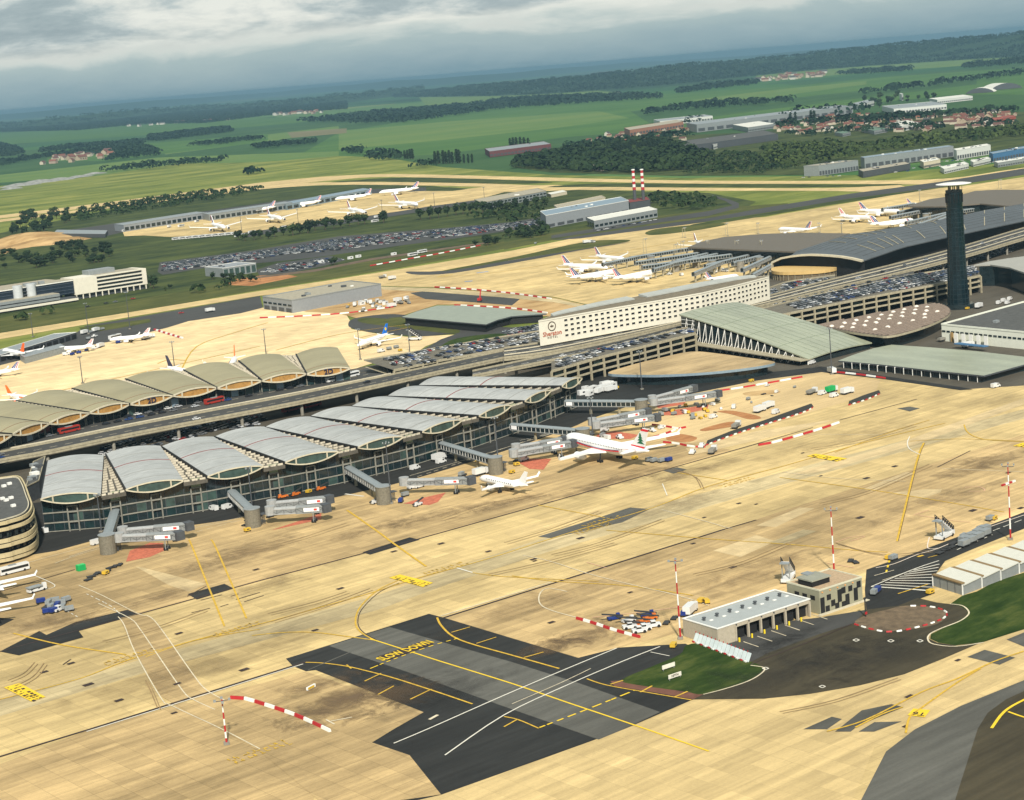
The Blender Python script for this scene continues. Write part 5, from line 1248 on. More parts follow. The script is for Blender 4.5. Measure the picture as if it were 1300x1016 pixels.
# lean service roofs at the apron edge, far left
bldg('canopy_building', 'long low roofed service building at the left apron edge', 'building', (-30,462), (0,460), (98,430), 5, DGREY, METAL, (.3, WHITE), win2=[(.5, 3.6, 12, BLACK)])
bldg('canopy_building', 'tubular grey roofed shed behind the orange tailed aircraft', 'building', (26,458), (32,462), (84,448), 4.5, METAL, METAL, (.3, METAL))
# ------------------------------------------------------------------ fire station in the foreground
def fire_station():
    Z = 5.7
    F, Rr, L_ = G(912,822.3), G(1029.5,783.4), G(865,809.5)
    ax = (Rr-F).normalized(); ln = (Rr-F).length; ay = Vector((-ax.y, ax.x, 0)); dep = (L_-F).dot(ay)
    BRK = mat('pale_brick', (.36, .315, .235), .85, .12, 1.2)
    root = empty('fire_station', (F.x, F.y, 0), math.atan2(ax.y, ax.x), label='long low garage with six dark vehicle bays and flat grey roof in the foreground', cat='garage')
    def box(name, m, x0, x1, y0, y1, z0, z1): return MB().mat(m).box(x0, x1, y0, y1, z0, z1).build(name, root)
    box('wall', BRK, 0, .3, 0, dep, .2, Z); box('wall', BRK, .31, ln, dep-.3, dep, .2, Z); box('wall', BRK, ln-.3, ln, .3, dep-.31, .2, Z)
    box('roof', mat('pale_grey_flat_roof', (.30, .32, .31), .7, .06, .3), .4, ln-.4, .4, dep-.4, Z-.4, Z-.1)
    for a in ((-.15, ln+.15, -.15, .38), (-.15, ln+.15, dep-.38, dep+.15), (-.15, .38, .39, dep-.39), (ln-.38, ln+.15, .39, dep-.39)): box('roof_edge', WHITE, a[0], a[1], a[2], a[3], Z+.02, Z+.3)
    x0 = .19*ln; w = (ln-x0-.3)/6
    box('wall', BRK, .31, x0-.3, 0, .3, .2, Z); box('lintel', BRK, x0-.29, ln-.31, 0, .4, 4.5, Z)
    for k in range(7): xx = x0+w*k-.3; box('pillar', BRK, xx, xx+.55, -.25, .5, .2, 5.1)
    for k in range(6):
        d_ = MB().mat(BLACK); d_.box(x0+w*k+.3, x0+w*(k+1)-.32, 1.6, 1.8, .2, 4.5); d_.build('bay_shade', root)  # black panel paints the shade inside the open bay
        box('bollard', mat('signal_yellow', (.75, .55, .02)), x0+w*k-.25, x0+w*k+.15, -1.6, -1.2, .2, 1.5)
        box('wall_lamp', DGREY, x0+w*k+w*.0, x0+w*k+.4, -.35, -.01, 5.15, 5.5)
    for k in range(7):
        q = MB().mat(DGREY); x = 3.5+k*(ln-6)/6.2; q.cyl(x, dep*.62, Z-.1, Z+.7, .45, n=8); q.cyl(x, dep*.62, Z+.7, Z+.95, .65, n=8); q.build('roof_vent', root)
        box('roof_hatch', WHITE, x+.9, x+2.1, dep*.5, dep*.5+.7, Z-.1, Z+.12)
    # office block with chequered windows
    F2, R2, L2 = G(1041.5,781), G(1097,763.5), G(999,770); ln2 = (R2-F2).dot(ax); Z2 = 8.2
    root2 = empty('office_building', (F2.x, F2.y, 0), math.atan2(ax.y, ax.x), label='grey block with chequered black windows and roof penthouse beside the garage', cat='building')
    dep2 = 14.5; PB = mat('grey_green_panel', (.25, .24, .165), .8, .06, .4)
    def box2(name, m, x0, x1, y0, y1, z0, z1, p=root2): return MB().mat(m).box(x0, x1, y0, y1, z0, z1).build(name, p)
    box2('wall', PB, 0, ln2, 0, dep2, .2, Z2-.5)
    for a in ((-.1, ln2+.1, -.1, .3), (-.1, ln2+.1, dep2-.3, dep2+.1), (-.1, .3, .31, dep2-.31), (ln2-.3, ln2+.1, .31, dep2-.31)): box2('parapet', mat('pale_coping', (.48, .46, .34)), a[0], a[1], a[2], a[3], Z2-.49, Z2)
    box2('roof', mat('tan_gravel_roof', (.36, .26, .16), .9, .2, 1), .32, ln2-.32, .32, dep2-.32, Z2-.48, Z2-.3)
    box2('penthouse', BLACK, 1.2, 9, 4.2, 10.4, Z2-.3, Z2+1.5); box2('penthouse_roof', mat('grey_green_roof_slab', (.24, .24, .19)), .8, 9.4, 3.8, 10.8, Z2+1.52, Z2+2.0); box2('roof_step', METAL, 4, 7, 9, 12, Z2+2.01, Z2+2.4)
    cw = ln2/9.0
    for c_, z0, z1 in [(0,.4,5.4),(1,.4,2.3),(1.35,4.0,5.8),(2.2,1.6,3.6),(3.0,.4,2.2),(3.6,2.2,6.3),(4.4,.4,2.0),(4.45,4.6,6.6),(5.2,.5,4.0),(5.9,4.6,6.4),(7.0,1.0,5.2),(7.7,4.9,7.0)]:
        box2('window', BLACK, .3+c_*cw, .3+c_*cw+cw*.85, -.08, .02, z0, z1)
    for k in range(3): box2('window', BLACK, -.08, .02, 2+k*3.5, 4+k*3.5, 4.4, 5.8)
    for k in range(5): box2('wall_lamp', mat('lamp_orange', (.7, .3, .08)), 1+k*3.4, 1.4+k*3.4, -.3, -.01, 7.0, 7.3)
    box2('step', CREAM, -1.2, ln2+1.5, -1.6, -.2, .2, .42)
    # blast deflector fence: angled panels on the grass edge
    f0, f1 = G(882,815), G(953,842); d = (f1-f0); n = 14
    fr_ = empty('blast_fence', (f0.x, f0.y, .2), math.atan2(d.y, d.x), label='row of slanting white panels with red tips between garage and grass', cat='fence')
    w = d.length/n
    for k in range(n):
        q = MB().mat(mat('pale_blue_panel', (.50, .56, .55), .5)); q.raw([(k*w+.1, -.7, .2), (k*w+w-.15, -.7, .2), (k*w+w-.15, .5, 2.6), (k*w+.1, .5, 2.6), (k*w+.1, -.55, .2), (k*w+w-.15, -.55, .2), (k*w+w-.15, .65, 2.6), (k*w+.1, .65, 2.6)], [(0,1,2,3),(7,6,5,4),(3,2,6,7),(0,3,7,4),(1,5,6,2)])
        p = q.build('panel', fr_)
        q = MB().mat(CHR if k % 2 == 0 else WHITE); q.box(k*w+.1, k*w+w*.55, -1.1, -.75, 0, .45); q.build('foot_block', fr_)
        q = MB().mat(CHR); q.beam((k*w+.1, .55, 2.6), (k*w+.1, .65, 3.1), .18); q.build('tip', fr_)
fire_station()
# white sheds at right
def sheds():
    a, b_, c, d = G(1184,731,3.6), G(1208.4,722,4.4), G(1245.6,733,4.4), G(1221.7,742.6,3.6)
    step = G(1235,745,3.6)-G(1208,756,3.6)
    ax = Vector((1, 0, 0)); A = G(1221.7,757)
    off = (G(1208.4,722,4)-G(1184,731,4)); off.z = 0
    wid = (G(1221.7,742.6,3.6)-G(1184,731,3.6)); wid.z = 0
    for k in range(8):
        o = G(1184,731,3.6)+off*k; o.z = 0
        root = empty('storage_shed', (o.x, o.y, .2), label=['nearest white roofed shed, first of the row beside the hatched road marking', 'second white roofed shed of the row from the near end', 'third white roofed shed of the row from the near end', 'fourth white roofed shed of the row from the near end', 'fifth white roofed shed of the row from the near end','sixth white roofed shed of the row from the near end','seventh white roofed shed of the row from the near end','eighth white roofed shed of the row from the near end'][k], cat='shed', group='white roofed sheds beside the mown grass')
        with Loc(root):
            P_ = [o, o+wid, o+wid+off*.97, o+off*.97]; b = MB().mat(mat('grey_shed_wall', (.20, .21, .20), .6, .1, .6))
            z = [3.5, 3.5, 4.0, 4.0]
            for i in range(4): p, r = P_[i], P_[(i+1) % 4]; b.face([(p.x, p.y, .1), (r.x, r.y, .1), (r.x, r.y, z[(i+1) % 4]), (p.x, p.y, z[i])])
            b.build('wall')
            b = MB().mat(mat('white_shed_roof', (.50, .49, .42), .6, .06, .5)); u = off.normalized()*.2; v = wid.normalized()*.4
            Q = [P_[0]-v+u*2+Vector((0,0,3.6)), P_[1]+v+u*2+Vector((0,0,3.6)), P_[2]+v-u+Vector((0,0,4.2)), P_[3]-v-u+Vector((0,0,4.2))]
            b.face(Q); b.raw([Q[0], Q[1], Q[1]-Vector((0,0,.35)), Q[0]-Vector((0,0,.35))], [(3,2,1,0)]); b.raw([Q[1], Q[2], Q[2]-Vector((0,0,.35)), Q[1]-Vector((0,0,.35))], [(3,2,1,0)])
            b.build('roof')
            b = MB().mat(mat('brown_gutter', (.20, .135, .06))); b.beam(P_[0]+u*2+Vector((0,0,4.0)), P_[1]+u*2+Vector((0,0,4.0)), 1.5, .35); b.build('gutter')
            for i in (0, 1): b = MB().mat(WHITE); b.beam(P_[i]+Vector((0,0,.1)), P_[i]+Vector((0,0,3.6)), .35); b.build('corner_post')
            for t in (.25, .5, .75): b = MB().mat(DGREY); p = P_[0].lerp(P_[1], t); b.beam((p.x, p.y, .2), (p.x, p.y, 3.3), .15); b.build('wall_rib')
sheds()
# ------------------------------------------------------------------ hills
def hill(name, xs, yb, yc, back, depth, seed=0):
    rnd = random.Random(seed); vs = []; rows = 6; n = len(xs); info = []
    for x, b_, c in zip(xs, yb, yc):
        g = G(x, b_); d = Vector((g.x, g.y, 0)); D0 = d.length; u = d.normalized()
        # crest: choose its height so that the skyline falls at pixel row c
        p = u*(D0+depth); lo, hi = -50, 300
        for _ in range(40):
            m_ = (lo+hi)/2
            if PX((p.x, p.y, m_))[1] < c: hi = m_
            else: lo = m_
        info.append((u, D0, lo))
    for j in range(rows+1):
        t = j/rows
        for (u, D0, h) in info:
            if t <= .55: s_ = t/.55; z = h*(s_*s_*(3-2*s_)); D = D0+depth*s_
            else: s_ = (t-.55)/.45; z = h*(1-s_*s_)-2*s_; D = D0+depth+back*s_
            p = u*D; vs.append((p.x, p.y, z-.5))
    fs = [(j*n+i, j*n+i+1, (j+1)*n+i+1, (j+1)*n+i) for j in range(rows) for i in range(n-1)]
    MB().mat(FOREST).raw(vs, fs).build(name, None, True, kind='structure'); return info, depth
xs = list(range(500, 1700, 40))
def itp(x, t):
    for (a, u), (b_, v) in zip(t[:-1], t[1:]):
        if a <= x <= b_: return u+(v-u)*(x-a)/(b_-a)
    return t[-1][1]
HB = [(500,124),(640,122),(720,118),(800,112),(870,106),(1000,92),(1100,84),(1240,75),(1300,72),(1700,40)]
HCr = [(500,120),(560,114),(640,106),(720,100),(800,92),(850,84),(880,81),(930,80),(1000,72.5),(1050,66),(1100,60),(1160,56),(1200,51),(1250,47),(1290,41.5),(1340,42),(1700,20)]
wig = lambda x: .8*math.sin(x*.07)+.5*math.sin(x*.19+1)
H1, D1 = hill('hill', xs, [itp(x, HB) for x in xs], [itp(x, HCr)+wig(x) for x in xs], 4000, 2200)
hz = lambda x: 141.1-.0822*x
xs2 = list(range(-300, 1151, 50))
H2, D2 = hill('hill', xs2, [hz(x)+11+2*math.sin(x*.013) for x in xs2], [hz(x)+3.5+max(0, x-650)*.012+1.0*math.sin(x*.021+1)+.6*math.sin(x*.06) for x in xs2], 9000, 4000)
xs3 = list(range(-300, 560, 40))
H3, D3 = hill('hill', xs3, [hz(x)+24+2*math.sin(x*.02) for x in xs3], [hz(x)+15+2.0*math.sin(x*.017+2)+.8*math.sin(x*.07) for x in xs3], 3500, 1500)
# ------------------------------------------------------------------ trees
LEAF = [mat('leaf_dark', (.011, .024, .008), .9, .45, .35, obj=True), mat('leaf_mid', (.018, .036, .010), .9, .45, .35, obj=True), mat('leaf_light', (.032, .052, .013), .9, .4, .35, obj=True)]
BARK = mat('bark', (.07, .05, .035), .95, .3, 2)
def crown_mesh(kind, seed, leaf):
    rnd = random.Random(seed); b = MB().mat(leaf); blobs = []
    if kind == 'poplar': blobs = [(0, 0, .15+.11*i, .13-.0*i if i < 5 else .13*(1-(i-5)/4), .11) for i in range(8)]
    else:
        for i in range(7):
            a = rnd.uniform(0, 6.28); r = rnd.uniform(.05, .26); blobs.append((r*math.cos(a), r*math.sin(a), rnd.uniform(.38, .8), rnd.uniform(.15, .26), .2))
        blobs.append((0, 0, .6, .28, .25))
    for (x, y, z, r, _) in blobs:
        for k in range(30 if kind != 'poplar' else 26):
            u = Vector((rnd.gauss(0, 1), rnd.gauss(0, 1), rnd.gauss(0, 1))).normalized(); p = Vector((x, y, z))+u*r*rnd.uniform(.6, 1.05)
            s_ = rnd.uniform(.045, .095) if kind != 'poplar' else rnd.uniform(.03, .055)
            t = (u+Vector((rnd.uniform(-.6, .6), rnd.uniform(-.6, .6), rnd.uniform(-.2, .8)))).normalized(); a = t.orthogonal().normalized(); c = t.cross(a)
            b.face([p-a*s_, p-c*s_*.8, p+a*s_, p+c*s_*.9+t*s_*.3])
        # a solid heart so the crown does not look empty
        h = r*.62; b.raw([Vector((x, y, z))+Vector(v)*h for v in ((1,0,0),(0,1,0),(-1,0,0),(0,-1,0),(0,0,1),(0,0,-1))], [(0,1,4),(1,2,4),(2,3,4),(3,0,4),(1,0,5),(2,1,5),(3,2,5),(0,3,5)])
    return b.mesh('crown')
CR = {'round': [crown_mesh('round', i, LEAF[i % 3]) for i in range(5)], 'poplar': [crown_mesh('poplar', 9+i, LEAF[0]) for i in range(2)]}
tk = MB().mat(BARK); tk.tube([(0, 0, 0), (.01, 0, .25), (0, .01, .55)], [.03, .022, .012], 6); tk.tube([(0, 0, .25), (.1, .06, .5)], [.014, .006], 5); tk.tube([(0, 0, .3), (-.09, .05, .55)], [.013, .006], 5); tk.tube([(0, 0, .28), (.02, -.1, .5)], [.012, .005], 5)
TRUNK = tk.mesh('trunk'); NT = [0]
def tree(x, y, h, kind, label, group, wide=1.0):
    g = G(x, y); r = random.random()
    o = empty('poplar_tree' if kind == 'poplar' else 'broadleaf_tree', (g.x, g.y, -.2), random.uniform(0, 6.28), label=label, cat='tree', group=group)
    o.scale = (h*wide, h*wide, h); link('trunk', TRUNK, o); link('crown', random.choice(CR[kind]), o); NT[0] += 1; return o
ORDT = 'first second third fourth fifth sixth seventh eighth ninth tenth eleventh twelfth thirteenth fourteenth fifteenth sixteenth seventeenth eighteenth'.split()
for i, x in enumerate([553,557.5,562,566,571,575,580,584,589,594,599]): tree(x+random.uniform(-1, 1), 208-.1*i, random.uniform(24, 30)if i < 8 else 19, 'poplar', ORDT[i]+' tall poplar from the left in the row edging the green field', 'poplars in the row at the edge of the green field', 1.25)
for i, x in enumerate([648,652,656,661,666,671]): tree(x, 189, random.uniform(24, 29), 'poplar', 'dark poplar in the tight clump behind the long works', 'poplars in the clump behind the long works', 1.3)
for x in (514,517.5,521,524): tree(x, 202, random.uniform(20, 24), 'poplar', 'poplar in the small clump of four left of the long row', 'four poplars left of the long row', 1.3)
for i in range(26): tree(783+i*2.2+random.uniform(-1, 1), 199+random.uniform(-2, 2)-i*.3, random.uniform(20, 30), 'poplar', 'dark poplar among the village houses right of centre', 'poplars among the houses right of centre', 1.3)
for x in (990,994,998,1004,1010,1030,1034): tree(x, 154, random.uniform(20, 27), 'poplar', 'poplar standing in front of the long grey factory', 'poplars in front of the long factory', 1.4)
T2 = [(303,303,13),(311,304,11),(323,303,13),(331,301,12),(341,301.5,10),(349,299,14),(360,297,12),(372,297,17),(381,295,14),(391,294,17),(400,291,15),(413,290,17),(424,288.5,14),(433,287.5,13),(444,285,15),(455,283,16),(463,282.5,15),(487,281,16)]
ORDT = 'first second third fourth fifth sixth seventh eighth ninth tenth eleventh twelfth thirteenth fourteenth fifteenth sixteenth seventeenth eighteenth'.split()
for i, (x, y, h) in enumerate(T2): tree(x, y+2, h, 'round', ORDT[i]+' round dark tree from the left in the line below the far apron', 'round trees between far apron and car park', 1.15)
T3 = [(534,276,16),(546,275,17),(557,274,15),(568,272,15),(579,270,16),(588,268.5,16),(597,268,14),(604,267,16),(613,268,17),(622,268,15),(633,267,17),(644,266,15),(655,264,16),(668,262,14),(680,260,15),(692,258,14)]
for i, (x, y, h) in enumerate(T3): tree(x, y+3, h, 'round', ORDT[i]+' dark tree from the left in the line below the two storey grey building', 'trees below the two storey grey building', 1.0)
for x, y, h in [(195,366,13),(191,363,11),(216,367,5),(210,369,4),(270,355,8),(285,356,8),(295,357,9),(305,357,9),(318,358,8),(425,336,9),(421,337,7)]: tree(x, y, h, 'round', 'bushy tree on the grass between offices and shed' if x < 330 else 'bushy tree beside the site huts', 'bushy trees around the offices and shed', 1.2)
def scatter_trees(px, n, h0, h1, label, group, seed=1, wide=1.25):
    rnd = random.Random(seed); xs_ = [p[0] for p in px]; ys_ = [p[1] for p in px]; k = 0
    while k < n:
        x, y = rnd.uniform(min(xs_), max(xs_)), rnd.uniform(min(ys_), max(ys_))
        if inside(x, y, px): tree(x, y, rnd.uniform(h0, h1), 'round', label, group, wide); k += 1
scatter_trees([(0,341),(0,322),(40,320),(60,312),(120,311),(150,316),(140,330),(120,338),(100,335),(60,340)], 55, 6, 11, 'dark bush on the mound behind the office block', 'bushes behind the office block', 2, 1.7)
scatter_trees([(14,303),(15,280),(60,268),(95,266),(95,282),(60,292),(40,303)], 40, 9, 15, 'dark tree in the thicket at the far left beyond the offices', 'thicket at the far left', 3, 1.4)
scatter_trees([(690,300),(640,308),(600,315),(605,308),(640,300),(690,288)], 20, 6, 10, 'dark bush between the car park and the taxiway', 'bushes between car park and taxiway', 4, 1.6)
scatter_trees([(1095,133),(1098,124),(1130,121),(1160,122),(1200,125),(1160,130),(1120,138)], 22, 12, 20, 'dark tree left of the white depot', 'trees left of the white depot', 5)
# ---- woods that read as one mass
def wood(px, spacing, h, name='woodland', rows=None, surf=None, seed=1, per=12, jitter=.5, leafm=None, hvar=.35):
    rnd = np.random.RandomState(seed)
    w = W2(px); xs_ = [p[0] for p in w]; ys_ = [p[1] for p in w]; P_ = []
    nx = int((max(xs_)-min(xs_))/spacing)+1; ny = int((max(ys_)-min(ys_))/spacing)+1
    for i in range(nx):
        for j in range(ny):
            x = min(xs_)+(i+rnd.uniform(-jitter, jitter))*spacing; y = min(ys_)+(j+rnd.uniform(-jitter, jitter))*spacing
            if inside(x, y, w): P_.append((x, y, 0))
    return P_
def mass(points, h, name, per=12, seed=1, hvar=.35, wide=.55, m=None, label=None, cat=None, group=None):
    rnd = np.random.RandomState(seed); n = len(points)
    if not n: return
    C = np.repeat(np.array(points, float), per, axis=0); N_ = len(C); hh = np.repeat(h*(1+rnd.uniform(-hvar, hvar, n)), per)
    u = rnd.normal(size=(N_, 3)); u /= np.linalg.norm(u, axis=1)[:, None]; u[:, 2] = np.abs(u[:, 2])*1.0-.15
    P_ = C+np.stack([u[:, 0]*hh*wide, u[:, 1]*hh*wide, hh*(.45+.5*u[:, 2])], 1)
    t = u+rnd.uniform(-.4, .4, (N_, 3)); t[:, 2] += .3; t /= np.linalg.norm(t, axis=1)[:, None]
    a = np.cross(t, rnd.normal(size=(N_, 3))); a /= np.linalg.norm(a, axis=1)[:, None]; c = np.cross(t, a); s_ = (hh*.27)[:, None]
    V = np.stack([P_-a*s_, P_-c*s_, P_+a*s_, P_+c*s_], 1).reshape(-1, 3)
    me = bpy.data.meshes.new(name); me.vertices.add(len(V)); me.vertices.foreach_set('co', V.ravel()); me.loops.add(len(V)); me.loops.foreach_set('vertex_index', np.arange(len(V)))
    me.polygons.add(N_); me.polygons.foreach_set('loop_start', np.arange(0, len(V), 4)); me.polygons.foreach_set('loop_total', np.full(N_, 4)); me.update(); me.validate()
    me.materials.append(m or WOODM); o = bpy.data.objects.new(name, me); COL.objects.link(o); tag(o, label, cat, group, 'stuff'); return o
WOODM = grass_mat('wood_canopy', (.008, .019, .008), (.028, .045, .014), .01)
WOODF = grass_mat('far_wood_canopy', (.007, .019, .011), (.018, .034, .016), .004)
near_woods = [
 [(650,214),(655,205),(700,196),(760,186),(830,180),(872,188),(900,198),(870,216),(800,220),(740,219),(700,216)],
 [(970,188),(1060,182),(1100,188),(1092,198),(1040,208),(1015,214),(980,212),(965,205)],
 [(1090,186),(1180,174),(1300,162),(1400,152),(1400,164),(1300,173),(1180,186),(1093,196)],
]
for i, P_ in enumerate(near_woods): mass(wood(P_, (15, 17, 18)[i], 13, seed=i, jitter=.9 if i else .5), (13, 8, 9)[i], 'woodland', per=16, seed=i, hvar=.6 if i else .35, wide=.7 if i else .55, m=grass_mat('scrub_canopy', (.014, .028, .009), (.06, .08, .022), .02) if i else None)
mid_woods = [
 [(95,283),(100,266),(150,260),(230,248),(330,239),(330,244),(280,253),(200,266),(130,277)],
 [(860,205),(900,196),(960,195),(1010,214),(960,222),(880,222),(860,220)],
 [(640,305),(640,296),(690,291),(700,296),(690,299)], [(600,270),(640,266),(690,262),(690,282),(640,284),(600,277)],
 [(905,252),(860,248),(820,247),(830,262),(870,268),(910,263)], [(232,372),(320,354),(330,358),(300,364),(240,374)], [(20,406),(70,392),(70,396),(30,410)],
]
for i, P_ in enumerate(mid_woods): mass(wood(P_, 17, 6, seed=20+i, jitter=.9), 6, 'shrubland', per=14, seed=20+i, hvar=.6, wide=.8)
far_woods = [
 [(380,156),(430,149),(480,144),(560,138),(600,134),(640,127),(720,124),(790,122),(835,123),(840,126),(760,131),(640,139),(590,146),(520,156),(460,158),(430,156)],
 [(186,179),(190,173),(250,166),(290,162),(296,168),(250,174),(200,180)], [(50,191),(110,184),(183,179),(183,182),(110,188),(52,195)],
 [(230,187),(270,181),(332,175),(332,178),(270,185)], [(0,207),(40,200),(60,198),(140,188),(150,185),(180,184),(205,194),(203,198),(150,203),(130,206),(150,196),(80,198),(40,204),(0,212)],
 [(-60,200),(-60,186),(0,183),(28,190),(30,196),(10,200)], [(130,218),(180,211),(240,206),(284,203),(284,206),(200,214),(132,220)], [(304,223),(310,219),(330,216),(332,220),(318,223)],
 [(0,168),(0,158),(130,152),(260,141),(440,127),(440,139),(350,146),(260,157),(180,158),(100,166)], [(280,142),(330,131),(440,124),(440,128),(400,132),(340,140)],
 [(320,187),(400,180),(400,183),(330,190)], [(455,200),(480,195),(500,194),(500,199),(480,202)], [(432,196),(450,190),(462,191),(456,197)],
 [(520,213),(545,207),(560,209),(556,213),(530,215)], [(470,202),(500,198),(530,197),(510,203),(480,205)],
 [(1095,119),(1150,112),(1220,103),(1300,93),(1400,82),(1400,85),(1300,96),(1220,106),(1150,115),(1098,121)],
 [(860,116),(900,109),(960,104),(960,108),(900,115),(862,120)], [(1060,96),(1100,90),(1155,87),(1155,91),(1100,95)], [(1220,84),(1300,76),(1400,70),(1400,76),(1300,82),(1225,88)],
 [(820,144),(860,138),(930,132),(1000,129),(1005,132),(930,137),(860,142),(822,147)], [(860,157),(900,150),(900,153),(862,160)], [(720,188),(745,183),(790,180),(790,184),(740,190)],
 [(985,150),(1010,147),(1100,140),(1100,144),(1020,151)],
 [(985,160),(1100,152),(1300,140),(1300,143),(1100,156),(985,164)], [(1000,172),(1100,166),(1290,157),(1290,160),(1100,170),(1000,175)], [(735,186),(800,178),(880,170),(880,174),(800,182),(740,190)], [(1040,156),(1120,150),(1180,148),(1180,152),(1100,160)],
]
for i, P_ in enumerate(far_woods):
    big = max(p[1] for p in P_) < 160
    mass(wood(P_, 42 if big else 24, 16, seed=40+i, jitter=.8), 20 if big else 13, 'far_woodland', per=9, seed=40+i, m=WOODF, wide=.9 if big else .8, hvar=.5)
def hill_wood(info, depth, nacross, nrow, h, seed, thin=1.0, s0=0.0):
    rnd = random.Random(seed); P_ = []; n = len(info)
    for _ in range(nacross*nrow):
        k = rnd.uniform(0, n-1.001); i = int(k); f = k-i; s_ = rnd.uniform(s0, 1.0)
        u = (info[i][0]*(1-f)+info[i+1][0]*f).normalized(); D0 = info[i][1]*(1-f)+info[i+1][1]*f; hh = info[i][2]*(1-f)+info[i+1][2]*f
        q = (s_*1.0); D = D0+depth*q; p = u*D
        if math.sin(p.x*.0022)+math.sin(p.y*.003+1)+.6*math.sin(p.x*.009+p.y*.006) < -1.5 and s_ < .8: continue
        P_.append((p.x, p.y, hh*(q*q*(3-2*q))-3))
    mass(P_, h, 'far_woodland', per=8, seed=seed, m=WOODF, wide=1.1, hvar=.5)
hill_wood(H1, D1, 400, 18, 20, 5)
hill_wood(H3, D3, 200, 5, 22, 6, s0=.3)
# ------------------------------------------------------------------ aircraft (nose along +x, origin on the ground below the middle)
ACW = mat('aircraft_white', (.74, .74, .72), .35, .03, .3, obj=True, spec=.5)
ACG = mat('aircraft_grey', (.45, .46, .47), .4, .05, .5, obj=True)
ACD = mat('aircraft_dark', (.02, .02, .022), .4, .1, 1)
TYRE = mat('tyre', (.015, .015, .015), .8)
AB = mat('tail_blue', (.01, .02, .13), .4); AR_ = mat('tail_red', (.62, .02, .03), .4); AO = mat('tail_orange', (.85, .14, .02), .4); AN = mat('tail_navy', (.01, .015, .06), .4)
AUB = mat('tail_bright_blue', (.01, .14, .55), .4); AY = mat('tail_yellow', (.8, .6, .02), .4); AGR = mat('tree_green', (.01, .12, .05), .5)
AM = {}
def lathe_x(prof, n=20):
    """prof: (x, z centre, radius)"""
    vs = []; fs = []
    for i, (x, z, r) in enumerate(prof):
        for k in range(n): a = 2*math.pi*k/n; vs.append((x, r*math.cos(a), z+r*math.sin(a)))
        if i:
            for k in range(n): q = (k+1) % n; fs.append(((i-1)*n+k, (i-1)*n+q, i*n+q, i*n+k))
    fs.append(tuple(range(n-1, -1, -1))); fs.append(tuple((len(prof)-1)*n+k for k in range(n))); return vs, fs
def plank(pts, th):
    """pts: list of (x,y,z) outline in order, thickness th list or number, in z"""
    n = len(pts); T = th if isinstance(th, list) else [th]*n
    vs = [(p[0], p[1], p[2]+t/2) for p, t in zip(pts, T)]+[(p[0], p[1], p[2]-t/2) for p, t in zip(pts, T)]
    return vs, [tuple(range(n)), tuple(range(2*n-1, n-1, -1))]+[(i, n+i, n+(i+1) % n, (i+1) % n) for i in range(n)]
DIM = {'narrow': (37.6, 34.1, 1.95, 2), 'wide': (60, 60.3, 2.82, 2), 'wide2': (63.7, 60.9, 3.05, 2), 'quad': (63.6, 60.3, 2.82, 4), 'small': (30, 26, 1.5, 2)}
